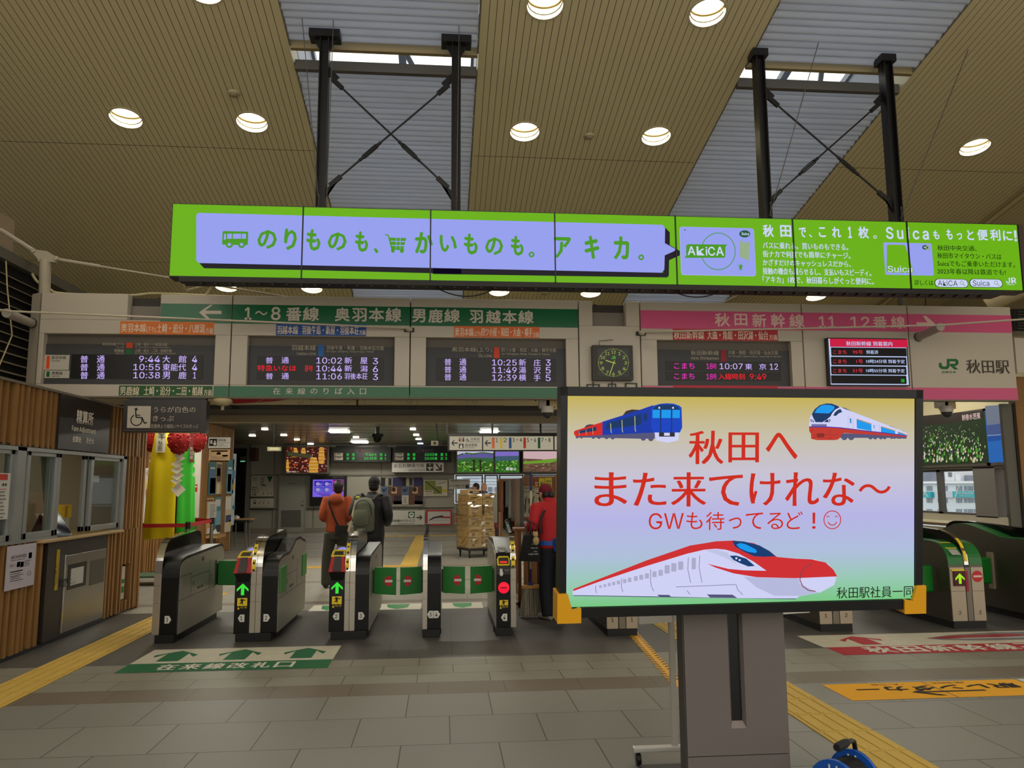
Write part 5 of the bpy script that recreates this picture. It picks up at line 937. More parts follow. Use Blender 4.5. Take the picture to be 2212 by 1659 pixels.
mb = MB(); a = Q.P(695, 1155, .12); mb.prism([a, a+V((.1, 0, 0)), a+V((.1, .25, .0)), a+V((0, .25, 0))], (0, 0, .03), PAPER); mb.prism([a+V((0, .02, .03)), a+V((.1, .02, .03)), a+V((.02, .22, .1)), a+V((0, .2, .1))], (0, 0, .004), WHITE); tag(mb.build('leaflet_pile'), 'small pile of white leaflets on the wooden wall shelf', 'leaflets')
# posters low in the recess, behind the streamers
def dr(mb, fr): pic(mb, fr, (64, 480, 128, 1030), [col(190, 90, 60), BL, col(200, 170, 80), PAPER, col(60, 60, 100), col(150, 60, 50)], 46, .008, 3, (.14, .28))
Qr = Fr(YZ(WP+.004), 300, 910, 4.738); poster('wall_poster', Qr, (52, 480, 130, 1035), 'tall colourful poster half hidden behind the yellow streamer', dr, (196, 190, 180), .005, 'poster', 'posters on the passage side wall')
# fare machine sign, notice, banner stand
t = thing('fare_machine_sign', 'small white fare adjustment machine sign hung by a dark arm', 'sign', tuple(K7(15.6).P(824, 278))); q = K7(15.6); mb = MB(); q.box(mb, 706, 160, 942, 278, DARK, -.05, 0); q.box(mb, 640, 155, 712, 212, DARK, -.08, -.02); mb.build('case', t); mb = MB(); q.rect(mb, 712, 164, 938, 274, WHITE, .003).rect(mb, 722, 180, 800, 254, BLACK, .006); q.text(mb, '精算機', 812, 182, 892, 206, BLACK, .006, .015).text(mb, 'Fare Adjustment', 812, 214, 930, 228, INKD, .006).text(mb, 'Machine', 812, 230, 872, 242, INKD, .006).text(mb, '结算机 정산기', 812, 246, 912, 258, INKD, .006)
q.rrect(mb, 732, 194, 752, 230, 4, WHITE, .008).ell(mb, 778, 206, 9, 9, WHITE, .008).rect(mb, 766, 216, 792, 246, WHITE, .008).line(mb, [(754, 226), (768, 230)], 6, WHITE, .008); mb.build('face', t)
def dr(mb, fr): fr.rect(mb, 720, 402, 926, 414, col(160, 40, 36), .008).rect(mb, 740, 298, 910, 312, col(170, 110, 60), .008).ring(mb, 764, 340, 34, 20, 3, col(170, 90, 60), .008).rect(mb, 798, 316, 840, 342, col(196, 110, 60), .008); lines(mb, fr, 730, 366, 900, 396, 4, col(120, 80, 60), .008); fr.rect(mb, 856, 344, 912, 362, col(90, 70, 60), .008)
poster('fare_notice', q, (718, 288, 930, 415), 'cream notice with red bottom edge under the fare machine sign', dr, (206, 176, 136), .008, 'notice')
t = thing('banner_stand', 'tall plain white banner with a small red tag behind the green streamer', 'banner', tuple(K7(14.2).P(596, 990))); q = K7(14.2); mb = MB(); q.box(mb, 558, 280, 626, 985, D((196, 192, 180)), -.02, 0); mb.build('sheet', t); mb = MB(); q.rect(mb, 570, 646, 600, 722, col(170, 40, 34), .004).rect(mb, 574, 662, 596, 676, PAPER, .006); mb.build('red_tag', t); mb = MB(); a = q.P(590, 985); mb.tube([a, (a.x, a.y, .02)], .012, STEEL); mb.lathe([(.001, .02), (.15, .012), (.15, 0)], (a.x, a.y, 0), STEEL, 18); mb.build('stand', t)
# festival streamers
Q = K7(12.5); CX = Q.P(340, 600).x; z = lambda y: Q.P(340, y).z; SR = .30
t = thing('festival_streamer', 'yellow and green festival streamer with red pompoms and white paper chain', 'festival decoration', (CX, 12.5, z(1195)))
def cloth(a0, a1, zt, zb, m, name, r=SR, lab=None, flare=.05, ph=0):
    rows = []; n = 26
    for j in range(9):
        f = j/8; zz = zt+(zb-zt)*f; rr = r*(.86+.14*min(1, f*3))+flare*f; row = []
        for i in range(n+1):
            g = i/n; a = math.radians(a0+(a1-a0)*g); w = rr+.016*math.sin(g*19+ph+j*.15)*(.3+f)
            row.append(V((CX+w*math.cos(a), 12.5-w*math.sin(a), zz+.015*math.sin(g*7+ph)*(f > .9))))
        rows.append(row)
    mb = MB(); n1 = n+1; vs = [p for r2 in rows for p in r2]; mb.add(vs, [(j*n1+i, j*n1+i+1, (j+1)*n1+i+1, (j+1)*n1+i) for j in range(8) for i in range(n)], m, True)
    o = mb.build(name, t, lab); s = o.modifiers.new('thickness', 'SOLIDIFY'); s.thickness = .004; return o
YC = mat('yellow_cloth', (232, 210, 20), rough=.8, var=.05, scale=5); GC = mat('green_cloth', (60, 190, 50), rough=.8, var=.05, scale=5)
yc = cloth(61, 205, z(60), z(1195), YC, 'yellow_cloth', lab='yellow hanging cloth'); cloth(-45, 57, z(60), z(1140), GC, 'green_cloth', r=SR-.01, lab='bright green hanging cloth', ph=2); cloth(48, 74, z(430), z(1150), mat('red_cloth', (130, 10, 22), rough=.8), 'red_cloth', r=SR-.06, lab='dark red cloth behind the gap')
def P(x, y, o=0.0):
    yv = 12.2
    for k in range(4): p = K7(yv).P(x, y); yv = 12.5-math.sqrt(max(.004, .335**2-(p.x-CX)**2))-.012-o
    return V((p.x, yv, p.z))
lb = MB()
for i in range(4): xa, xb = 180+i*24, 204+i*24; lb.poly([P(xa-8, 318), P(xb-8, 318), P(xb+5, 100), P(xa+5, 100)], D((204, 200, 184), .7))
o = lb.build('name_strip', t, 'white strip with black characters'); mb = MB()
for s, (x0, y0, x1, y1) in (('竿', (196, 100, 272, 192)), ('秋', (196, 196, 246, 246)), ('田', (192, 252, 236, 302))):
    vs, fs, ax, bx, ay, by = glyphs(s, 0, 1); mb.add([P(x0+(x1-x0)*(a-ax)/(bx-ax), y1-(y1-y0)*(b-ay)/(by-ay), .008) for a, b in vs], fs, BLACK)
mb.build('characters', o)
lb = MB()
for i in range(2): lb.poly([P(532+i*16, 420, -.005), P(548+i*16, 420, -.005), P(548+i*16, 110, -.005), P(532+i*16, 110, -.005)], col(120, 24, 30))
for k in range(4): lb.rect if 0 else None
o = lb.build('name_strip', t, 'narrow dark red strip with pale characters'); mb = MB()
for k, s in enumerate('秋田県'): vs, fs, ax, bx, ay, by = glyphs(s, 0, 1); mb.add([P(536+24*(a-ax)/(bx-ax), 300+k*46-38*(b-ay)/(by-ay), .006) for a, b in vs], fs, PAPER)
mb.build('characters', o)
RB = mat('red_pompom', (150, 16, 18), rough=.6, bump=.0)
for x, y, d in ((412, 195, .43), (150, 180, -.12), (584, 180, -.12)):
    mb = MB(); c = K7(12.5-d).P(x, y); mb.ball(c, (.155, .15, .21), RB, 18, 12); R = random.Random(5)
    for k in range(150):
        a, b = R.uniform(0, 2*PI), math.acos(R.uniform(-.98, .98)); p = c+V((.155*math.sin(b)*math.cos(a), .15*math.sin(b)*math.sin(a), .21*math.cos(b))); mb.ball(p, .017, RB, 5, 4)
    mb.build('pompom', t, 'red textured pompom')
WP2 = D((222, 216, 200), .6)
def zig(pts, dd, s=1.0):
    mb = MB()
    for i, (x, y, w, h, sk) in enumerate(pts):
        q = lambda a, b, e: K7(12.5-dd).P(x+a*w, y+b*h)+V((0, -e, 0))
        mb.prism([q(-.5, sk, .02), q(sk*.3, -.5, .0), q(.5, -sk*.4, .03), q(.0, .5, .05)], (0, .006, 0), WP2)
    mb.build('zigzag_paper', t, 'white folded zigzag paper chain')
zig([(418, 345, 100, 90, .1), (428, 384, 110, 60, .2), (398, 438, 130, 80, .0), (398, 492, 132, 96, .1), (402, 556, 124, 96, .1), (390, 606, 124, 80, 0), (408, 700, 152, 150, .0)], .43)
zig([(580, 450, 50, 60, .1), (574, 540, 50, 60, .1)], .02); zig([(130, 400, 40, 60, .1), (104, 520, 60, 100, .1), (104, 690, 40, 90, .1)], .02)
mb = MB(); mb.lathe([(SR*.8, 0), (SR*.82, .02), (SR*.8, .04), (SR*.78, .02), (SR*.8, 0)], (CX, 12.5, z(40)), BLACK, 24); mb.tube([(CX, 12.5, z(40)), (CX, 12.5, 3.06)], .01, BLACK); mb.tube([(CX-SR*.8, 12.5, z(40)), (CX+SR*.8, 12.5, z(40))], .008, BLACK); mb.build('hoop', t)
# barrier posts and belts
BZ = 1.04; pts = [(-4.62, 11.9), (-3.70, 11.95), (-3.80, 13.5), (-4.7, 14.4)]
for i, (x, y) in enumerate(pts[1:3]):
    t = thing('barrier_post', ('nearer', 'farther')[i]+' chrome belt barrier post beside the streamers', 'barrier', (x, y, 0), 'belt barrier posts by the streamers'); mb = MB(); mb.tube([(x, y, .02), (x, y, 1.06)], .028, STEEL, 14); mb.build('post', t); mb = MB(); mb.lathe([(.001, .04), (.03, .035), (.16, .012), (.165, 0)], (x, y, 0), STEEL, 24); mb.build('base', t); mb = MB(); mb.tube([(x, y, .99), (x, y, 1.09)], .036, BLACK, 14); mb.build('head', t)
BELT = D((166, 14, 26), .5)
for i, (a, b) in enumerate(((0, 1), (1, 2), (2, 3))):
    (x0, y0), (x1, y1) = pts[a], pts[b]; mb = MB(); L = math.hypot(x1-x0, y1-y0); nx, ny = -(y1-y0)/L*.002, (x1-x0)/L*.002
    mb.prism([(x0-nx, y0-ny, BZ-.025), (x1-nx, y1-ny, BZ-.025), (x1-nx, y1-ny, BZ+.03), (x0-nx, y0-ny, BZ+.03)], (2*nx, 2*ny, 0), BELT); tag(mb.build('barrier_belt'), ('long red barrier belt across the yellow and green streamers', 'red barrier belt running back between the two chrome posts', 'red barrier belt at the back near the posters')[i], 'barrier belt')
t = thing('hand_trolley', 'small green platform trolley on the floor behind the wall corner', 'trolley', (-5.0, 13.8, 0)); mb = MB(); mb.box(-5.3, -4.5, 13.5, 14.1, .13, .16, D((60, 90, 60))); mb.build('platform', t, bevel=.01)
for x in (-5.2, -4.6):
    for y in (13.56, 14.04): mb = MB(); mb.lathe([(.001, -.016), (.055, -.016), (.06, 0), (.055, .016), (.001, .016)], (x, y, .06), BLACK, 14, 'X'); mb.box(x-.012, x+.012, y-.03, y+.03, .07, .13, STEEL); mb.build('caster', t)
t = thing('folding_table', 'folding table with thin steel legs by the dark stairwell', 'table', (-5.6, 21.4, 0)); mb = MB(); mb.box(-6.3, -4.98, 21.15, 21.65, .73, .765, D((150, 116, 80))); mb.build('tabletop', t); mb = MB(); mb.box(-6.25, -5.03, 21.2, 21.6, .66, .73, BLACK); mb.build('frame', t)
for x in (-5.46, -5.1, -6.2):
    for y in (21.2, 21.6): mb = MB(); mb.tube([(x, y, 0), (x, y, .7)], .014, STEEL); mb.build('leg', t)
mb = MB(); mb.box(-5.75, -5.35, 21.25, 21.5, .766, .82, PAPER); mb.box(-5.72, -5.38, 21.27, 21.48, .82, .85, D((150, 150, 150))); tag(mb.build('paper_stack'), 'stack of white papers on the folding table', 'papers')
# ================================================================ the passage: far wall things
YF = YB-.06
def sheet(b, K, label, draw=None, c=(178, 172, 154), cat='notice', name='notice_board', th=.02, y=YF, group=None): return poster(name, K(y), b, label, draw, c, th, cat, group)
gm = lambda r, g, b: D((r, g, b), .6)
def dr(mb, fr):
    fr.poly(mb, [(490, 312), (572, 312), (530, 398)], gm(10, 64, 36), .026); lines(mb, fr, 294, 326, 376, 370, 4, INKD, .026); lines(mb, fr, 400, 326, 470, 420, 5, INKD, .026); fr.rect(mb, 420, 430, 480, 446, gm(60, 80, 60), .026); lines(mb, fr, 290, 460, 370, 560, 4, gm(90, 90, 84), .026)
    for x, y in ((292, 470), (340, 460), (362, 500), (324, 550), (436, 540), (506, 540), (550, 540)): fr.rect(mb, x, y, x+8, y+28, INKD, .026).ell(mb, x+4, y-6, 5, 5, INKD, .026, 8)
sheet((272, 305, 580, 590), K6, 'cream guidance board with green triangle left of the far door', dr)
def dr(mb, fr): fr.rrect(mb, 306, 640, 342, 694, 6, INKD, .026).rect(mb, 314, 650, 334, 668, PAPER, .028).line(mb, [(372, 692), (410, 656)], 8, INKD, .026); lines(mb, fr, 426, 650, 470, 690, 4, INKD, .026); lines(mb, fr, 500, 654, 530, 690, 3, INKD, .026); lines(mb, fr, 300, 724, 560, 734, 2, gm(110, 108, 100), .026)
sheet((262, 615, 578, 748), K6, 'cream panel with bus pictogram under the guidance board', dr)
mb = MB(); q = K6(YF); q.box(mb, 256, 594, 586, 606, STEEL, 0, .05).box(mb, 256, 752, 590, 766, STEEL, 0, .05); tag(mb.build('wall_rail'), 'pair of thin steel rails under the two cream boards', 'rail')
dq = K6(YF); mb = MB(); dq.box(mb, 636, 292, 1022, 1084, gm(126, 124, 114), -.02, .01); dq.box(mb, 654, 304, 1002, 1080, gm(140, 138, 128), 0, .03)
d1 = struct(mb, 'door_1'); WORLD[d1] = V((0, 0, 0)); mb = MB()
for k in range(22): dq.box(mb, 690, 780+k*10.6, 960, 785+k*10.6, gm(92, 90, 82), .03, .045)
mb.build('vent_grille', d1); mb = MB(); dq.box(mb, 982, 650, 998, 716, STEEL, .03, .04); a = dq.P(988, 690, .07); mb.ball(a, .03, D((160, 140, 90), .3)); mb.build('door_handle', d1); mb = MB(); dq.text(mb, '自由通路口', 792, 404, 898, 422, INKD, .034, .01); mb.build('lettering', d1)
# information screen
t = thing('information_screen', 'black framed wall screen with a lilac picture, behind the person in orange', 'screen', tuple(K3(YF).P(318, 650))); q = K3(YF); mb = MB(); q.box(mb, 5, 140, 628, 652, BLACK, 0, .08); q.text(mb, 'J-Spot ビジョン', 388, 150, 576, 174, D((150, 146, 140)), .085); mb.build('frame', t); mb = MB(); q.rect(mb, 50, 205, 578, 500, E((140, 110, 255), .75), .084).rect(mb, 388, 208, 576, 408, E((150, 10, 130), .8), .086)
for x in (78, 230):
    for y in (230, 328): q.rect(mb, x, y, x+144, y+88, E((50, 40, 190), .7) if y < 300 else E((90, 90, 220), .7), .086); q.ell(mb, x+60, y+50, 36, 30, E((190, 170, 240), .7), .088, 12).ell(mb, x+110, y+56, 24, 28, E((120, 120, 240), .7), .088, 12)
for k in range(3): q.rect(mb, 110+k*40, 432+k*20, 360-k*10, 440+k*22, E((70, 40, 150), .7), .086)
q.rect(mb, 400, 236, 556, 246, E((230, 120, 210), .7), .088); mb.build('screen', t)
# photo posters, map, signs
for i in range(2):
    x = -74+i*197
    def dr(mb, fr, x=x):
        for (a, b, c, e, m) in ((0, 748, 110, 832, gm(24, 22, 24)), (40, 752, 108, 830, gm(150, 146, 130)), (70, 756, 100, 824, gm(40, 38, 44)), (112, 748, 196, 832, gm(44, 40, 84)), (2, 834, 62, 914, gm(74, 94, 128)), (64, 834, 196, 918, gm(86, 62, 48)), (100, 840, 150, 900, gm(190, 150, 120)), (0, 918, 62, 1000, gm(182, 178, 164)), (64, 918, 118, 1004, gm(96, 60, 40)), (120, 918, 196, 1000, gm(50, 34, 44)), (120, 970, 196, 1000, gm(60, 84, 150))): fr.rect(mb, x+a, b, x+c, e, m, .026+a*.00002)
        lines(mb, fr, x+14, 935, x+50, 980, 4, INKD, .03); fr.ell(mb, x+120, 862, 20, 22, gm(40, 28, 24), .032, 12).ell(mb, x+84, 786, 13, 18, gm(30, 28, 30), .032, 12).poly(mb, [(x+6, 850), (x+30, 862), (x+58, 846), (x+40, 880), (x+16, 884)], gm(30, 40, 60), .03)
    sheet((x, 748, x+196, 1020), K2, ('left', 'right')[i]+' one of two dark photo collage posters on the far wall', dr, (150, 144, 132), 'poster', 'photo_poster', group='photo collage posters on the far wall')
def dr(mb, fr):
    fr.rect(mb, 336, 780, 440, 870, gm(120, 126, 54), .026).rect(mb, 420, 830, 500, 904, gm(116, 124, 60), .027).line(mb, [(345, 785), (480, 890)], 10, gm(60, 60, 54), .03).rect(mb, 500, 856, 546, 886, gm(200, 170, 60), .03).rect(mb, 340, 876, 410, 884, gm(150, 90, 70), .03)
    for k in range(8): fr.line(mb, [(446+k*12, 822-k*3), (460+k*12, 796-k*2)], 3, gm(120, 90, 80), .03); fr.line(mb, [(346+k*9, 915-k), (352+k*9, 896)], 3, gm(130, 90, 80), .03)
sheet((328, 772, 552, 922), K2, 'station floor map poster with olive areas on the far wall', dr, (196, 190, 172), 'poster', 'floor_map')
def dr(mb, fr): fr.text(mb, '新幹線のりかえ口', 582, 768, 746, 788, INKD, .026, .012).text(mb, 'Shinkansen Transfer', 584, 794, 664, 802, INKD, .026).text(mb, 'お忘れ物承り所', 572, 814, 712, 836, INKD, .026, .012).text(mb, 'Lost & Found', 640, 840, 712, 850, INKD, .026).rect(mb, 722, 816, 754, 852, BLACK, .026)
sheet((566, 764, 764, 858), K2, 'white sign for transfers and lost property left of the far window', dr, (190, 186, 174), 'sign', 'direction_sign')
sheet((566, 866, 598, 888), K2, 'tiny white plate under the transfer and lost property sign', lambda mb, fr: fr.rect(mb, 568, 868, 596, 874, gm(20, 80, 50), .016), (176, 172, 160), 'plate', 'small_plate', .01)
def dr(mb, fr):
    fr.rect(mb, 184, 1070, 244, 1130, gm(14, 74, 44), .026).rrect(mb, 192, 1078, 236, 1124, 16, WHITE, .028).rrect(mb, 202, 1092, 226, 1104, 5, gm(14, 74, 44), .03); fr.text(mb, '新幹線のりかえ口', 20, 1142, 244, 1168, BLACK, .026, .02).text(mb, 'Shinkansen Transfer', 82, 1174, 242, 1188, INKD, .026)
    fr.poly(mb, [(262, 1120), (300, 1120), (284, 1102), (294, 1102), (318, 1125), (294, 1150), (284, 1150), (300, 1132), (262, 1132)], BLACK, .026)
sheet((8, 1060, 338, 1194), K2, 'white bullet train transfer sign with green square low on the far wall', dr, (196, 192, 182), 'sign', 'direction_sign')
def dr(mb, fr): fr.rect(mb, 366, 1068, 580, 1186, gm(190, 184, 176), .026).poly(mb, [(374, 1150), (420, 1120), (500, 1104), (530, 1120), (576, 1118), (576, 1132), (480, 1128), (430, 1134), (380, 1156)], gm(60, 52, 54), .03).poly(mb, [(500, 1116), (576, 1116), (576, 1130), (520, 1130)], gm(170, 30, 36), .032).line(mb, [(400, 1150), (560, 1150)], 3, gm(130, 120, 116), .03)
sheet((354, 1054, 594, 1198), K2, 'red framed train picture low on the far wall', dr, (176, 30, 36), 'picture', 'framed_picture', .025)
def dr(mb, fr):
    for k in range(3): fr.rrect(mb, 624, 1100+k*26, 644, 1118+k*26, 4, gm(166, 60, 40), .024).rect(mb, 650, 1104+k*26, 668, 1110+k*26, gm(150, 110, 80), .024)
    fr.rect(mb, 620, 1086, 672, 1094, BLACK, .024)
sheet((618, 1082, 674, 1190), K2, 'tan notice with three dark red squares beside the cardboard boxes', dr, (170, 150, 120))
t = thing('lost_property_sign', 'white lost and found sign with arrow under the green departure boards', 'sign', tuple(K2(YF-.4).P(274, 698))); q = K2(YF-.4); mb = MB(); q.box(mb, 30, 605, 518, 698, gm(206, 202, 194), -.46, 0); mb.build('case', t); mb = MB(); q.text(mb, 'お忘れ物承り所', 48, 618, 336, 656, BLACK, .004, .015).text(mb, 'Lost & Found', 188, 666, 340, 688, INKD, .004).rect(mb, 352, 616, 420, 686, BLACK, .004).text(mb, '?', 376, 622, 396, 644, WHITE, .006, .02)
q.poly(mb, [(356, 656), (384, 650), (414, 652), (412, 662), (392, 662), (392, 680), (378, 680), (378, 664)], WHITE, .006); q.poly(mb, [(440, 624), (452, 616), (486, 662), (486, 628), (500, 628), (500, 684), (444, 684), (444, 670), (476, 670)], BLACK, .004); mb.build('lettering', t)
GRE = E((40, 235, 80), .8); LBK = D((10, 11, 10), .4)
for i, (x0, tm) in enumerate(((660, (('9:44', '大', '館', '4'), ('10:38', '男', '鹿', '1'))), (1385, (('10:02', '新', '屋', '3'), ('10:25', '新', '庄', '3'))))):
    q = K5(YF-.5); t = thing('departure_board', 'far green-lettered departure board, '+('left' if i == 0 else 'right')+' of the pair on the far wall', 'departure board', tuple(q.P(x0+340, 870)), 'green departure boards on the far wall'); mb = MB(); q.box(mb, x0-4, 694, x0+690, 872, gm(34, 34, 32), -.43, 0); q.box(mb, x0+30, 680, x0+650, 694, BLACK, -.1, -.05); mb.build('case', t)
    mb = MB(); q.rect(mb, x0+120, 764, x0+640, 806, LBK, .003).rect(mb, x0+120, 812, x0+640, 856, LBK, .003); mb.build('led_matrix', t)
    for k, (a, b, c, n) in enumerate(tm):
        mb = MB(); y = 768+k*46; w = 90 if len(a) < 5 else 112
        for s, bx in (('普', (x0+160, y, x0+192, y+34)), ('通', (x0+226, y, x0+258, y+34)), (a, (x0+482-w, y+2, x0+482, y+32)), (b, (x0+490, y, x0+522, y+34)), (c, (x0+560, y, x0+592, y+34)), (n, (x0+616, y+2, x0+636, y+32))): q.text(mb, s, *bx, GRE, .006, .012)
        mb.build('led_row', t)
        mb = MB(); q.rect(mb, x0+14, y-2, x0+118, y+36, gm(170, 164, 150), .004).rect(mb, x0+22, y+2, x0+34, y+30, gm(170, 60, 40) if (k+i) != 1 or k == 1 and i == 0 else gm(50, 80, 120), .006).rect(mb, x0+44, y+4, x0+100, y+14, INKD, .006); mb.build('line_plate', t)
    mb = MB(); q.rect(mb, x0+340, 728, x0+362, 748, gm(150, 50, 30), .004); lines(mb, q, x0+370, 728, x0+490, 752, 2, gm(110, 106, 96), .004); lines(mb, q, x0+264, 728, x0+330, 752, 2, gm(110, 106, 96), .004); mb.build('lettering', t)
# lit photographs
def litpic(b, K, y, label, cols, n, seed, base, sz, extra=None, frame=(110, 106, 96)):
    q = K(y); t = thing('lightbox', label, 'lightbox', tuple(q.P((b[0]+b[2])/2, b[3])), None); mb = MB(); q.box(mb, b[0]-8, b[1]-8, b[2]+8, b[3]+8, D(frame), y-YB, 0); mb.build('frame', t); mb = MB(); q.rect(mb, *b, base, .003); pic(mb, q, b, cols, n, .006, seed, sz)
    if extra: extra(mb, q)
    mb.build('picture', t); return t
e = lambda r, g, b: E((r, g, b), .8)
def lan(mb, q):
    for cx, w, y0, y1 in ((775, 92, 560, 704), (600, 60, 470, 560), (680, 50, 470, 540), (850, 60, 465, 620), (530, 30, 580, 690)):
        n = max(4, int((y1-y0)/11))
        for k in range(n): f = k/n; ww = w*(.25+.75*math.sin(min(1, .25+f)*PI*.62)); y = y0+(y1-y0)*f; q.rrect(mb, cx-ww/2, y, cx+ww/2, y+8, 4, (e(240, 170, 50) if k % 3 else e(255, 205, 110)), .02+k*.0002)
    q.text(mb, '秋田市 竿燈まつり', 524, 688, 636, 702, e(230, 220, 200), .03, .02)
litpic((512, 460, 905, 705), K1, YF-.55, 'lit night picture of lantern festival crowds on the far wall', [e(200, 90, 40), e(40, 16, 14), e(190, 110, 100), e(90, 30, 24), e(220, 190, 180), e(30, 12, 12), e(150, 60, 40)], 260, 21, e(70, 26, 18), (.02, .08), lan)
def mt(mb, q):
    q.poly(mb, [(645, 536), (720, 512), (800, 520), (880, 508), (985, 520), (985, 502), (645, 502)], e(216, 210, 236), .02).poly(mb, [(645, 548), (720, 522), (790, 534), (870, 518), (985, 530), (985, 570), (645, 574)], e(106, 96, 170), .021).poly(mb, [(645, 576), (760, 560), (985, 566), (985, 600), (645, 600)], e(60, 110, 60), .022)
    for x in (800, 862): q.poly(mb, [(x-6, 690), (x-4, 610), (x-22, 572), (x-2, 590), (x+2, 566), (x+8, 592), (x+24, 574), (x+8, 612), (x+8, 690)], e(30, 34, 14), .024)
GS = [e(70, 140, 30), e(40, 84, 20), e(110, 180, 50), e(150, 200, 90), e(30, 56, 18), e(200, 220, 140)]
litpic((645, 502, 985, 700), K2, YF-.5, 'lit landscape picture with snowy mountain and trees, left of pair', GS, 150, 5, e(60, 110, 36), (.03, .12), mt)
def mt2(mb, q): q.poly(mb, [(1003, 504), (1225, 504), (1225, 544), (1003, 548)], e(140, 120, 214), .02).poly(mb, [(1003, 548), (1225, 544), (1225, 588), (1003, 592)], e(70, 100, 120), .021); q.text(mb, '鳥海山', 1100, 652, 1196, 682, e(230, 235, 230), .03, .03)
litpic((1003, 502, 1225, 700), K2, YF-.5, 'lit landscape picture of green woods with a white caption, right of pair', GS[:4], 120, 8, e(50, 110, 36), (.03, .12), mt2)
def ch(mb, q): q.poly(mb, [(1268, 502), (1700, 502), (1700, 560), (1480, 578), (1268, 570)], e(226, 190, 196), .02).poly(mb, [(1268, 600), (1700, 560), (1700, 600), (1268, 622)], e(120, 170, 50), .021); q.line(mb, [(1380, 660), (1700, 560)], 5, e(60, 50, 40), .024)
litpic((1268, 502, 1700, 692), K2, YF-.5, 'lit blossom landscape picture left of the big monitor', [e(120, 80, 60), e(190, 150, 140), e(60, 44, 36), e(150, 110, 90), e(90, 110, 50)], 160, 9, e(110, 80, 60), (.03, .1), ch)
# overhead direction sign
t = thing('direction_sign', 'long hanging sign with restroom and platform numbers 1 to 8', 'sign', tuple(K2(15.5).P(1080, 492))); q = K2(15.5); mb = MB(); q.box(mb, 555, 330, 1780, 494, D((30, 26, 22), .4), -.18, 0); mb.build('case', t)
mb = MB()
for a, b in ((572, 878), (890, 1550), (1562, 1770)): q.rect(mb, a, 360, b, 488, E((206, 196, 168), .62), .004)
mb.build('lit_face', t)
for x in (548, 978, 1434): mb = MB(); a = q.P(x, 334); mb.box(a.x-.02, a.x+.02, 15.56, 15.60, a.z, 3.07, BLACK); mb.build('hanger', t)
mb = MB(); AR = lambda x: q.poly(mb, [(x, 424), (x+22, 398), (x+34, 398), (x+18, 418), (x+60, 418), (x+60, 430), (x+18, 430), (x+34, 450), (x+22, 450)], BLACK, .007)
AR(588); AR(902)
for x, m in ((668, D((150, 20, 24))), (703, D((30, 40, 80)))): q.ell(mb, x, 377, 7, 7, m, .007, 10).poly(mb, [(x-10, 386), (x+10, 386), (x+7, 412), (x-7, 412)], m, .007)
q.rect(mb, 684, 370, 688, 414, BLACK, .007).ring(mb, 740, 402, 16, 14, 4, BLACK, .007, 16).line(mb, [(736, 374), (738, 398), (752, 400), (760, 414)], 5, BLACK, .007).text(mb, '化粧室', 770, 372, 858, 400, BLACK, .007, .015).text(mb, 'Restrooms', 770, 404, 860, 418, BLACK, .007).rect(mb, 660, 430, 704, 474, BLACK, .007).ell(mb, 682, 444, 8, 8, WHITE, .009, 10).rrect(mb, 670, 452, 694, 470, 4, WHITE, .009).text(mb, '鉄道警察', 718, 428, 834, 458, BLACK, .007, .015).text(mb, 'Police Box', 716, 460, 812, 474, BLACK, .007).text(mb, '◧ 中央改札口', 576, 338, 668, 350, D((120, 112, 100)), .005)
for x, m, s, w in ((972, (226, 104, 40), '1', 22), (1046, (222, 200, 60), '2', 32), (1132, (30, 80, 150), '3・4', 88), (1268, (206, 60, 40), '5・6', 86), (1404, (20, 104, 70), '7・8', 86)): q.rect(mb, x, 372, x+24, 474, D(m), .007).text(mb, s, x+34, 374, x+34+w, 416, BLACK, .007, .012)
q.text(mb, '11', 1588, 374, 1640, 416, BLACK, .007); mb.build('lettering', t)
# ceiling fittings of the passage
CE = Pl((0, 0, 3.07), (1, 0, 0), (0, -1, 0)); n = 0; LIT = E((255, 250, 235), 45.0)
def clight(x0, x1, y, L, lab, name='ceiling_light_panel', m=LIT):
    a = CE.hit(x0, y); b = CE.hit(x1, y); mb = MB(); mb.box(a.x, b.x, a.y-L/2, a.y+L/2, 3.045, 3.069, m); return tag(mb.build(name), lab, 'ceiling light', 'lights in the passage ceiling')
clight(713, 753, 932, .5, 'bright rectangular light panel, nearest in the passage ceiling'); clight(761, 793, 954.5, .8, 'bright rectangular light panel above the left green departure board'); clight(1038, 1075, 932, .5, 'bright rectangular light panel above the platform number sign')
for x, y, lab in ((572, 926.5, 'upper left'), (545, 940.5, 'far left, above the hanging lamp'), (613, 939.5, 'third from left'), (642, 949, 'over the lantern picture, left'), (671, 958.5, 'over the lantern picture, right'), (769, 944, 'between the two light panels'), (892, 926.5, 'right of the dome camera, nearest'), (899, 939, 'right of the dome camera, second'), (904, 948, 'right of the dome camera, third'), (908, 957.5, 'bluish one furthest right')): clight(x-6, x+6, y, .14, 'small round-ended ceiling light, '+lab, 'small_ceiling_light', E((255, 246, 220), 9.0) if 'blu' not in lab else E((190, 220, 255), 5.0))
for i, (x, y) in enumerate(((-3.9, 11.85), (-1.4, 12.0), (-3.5, 13.2), (.5, 13.5), (-1.5, 16), (2.5, 16.5), (-4.6, 16), (5.5, 14), (6.5, 19), (5.5, 24), (7.9, 13.2), (7.9, 16))): mb = MB(); zc = 3.6 if x > 3.9 else 3.07; mb.box(x-.6, x+.6, y-.15, y+.15, zc-.025, zc-.001, LIT if y > 12.5 else E((255, 250, 235), 20.0)); tag(mb.build('ceiling_light_panel'), 'rectangular ceiling light panel hidden from view above the passage beam', 'ceiling light', 'lights hidden above the passage beam')  # unseen panels added to brighten the passage, its streamers and the right wall
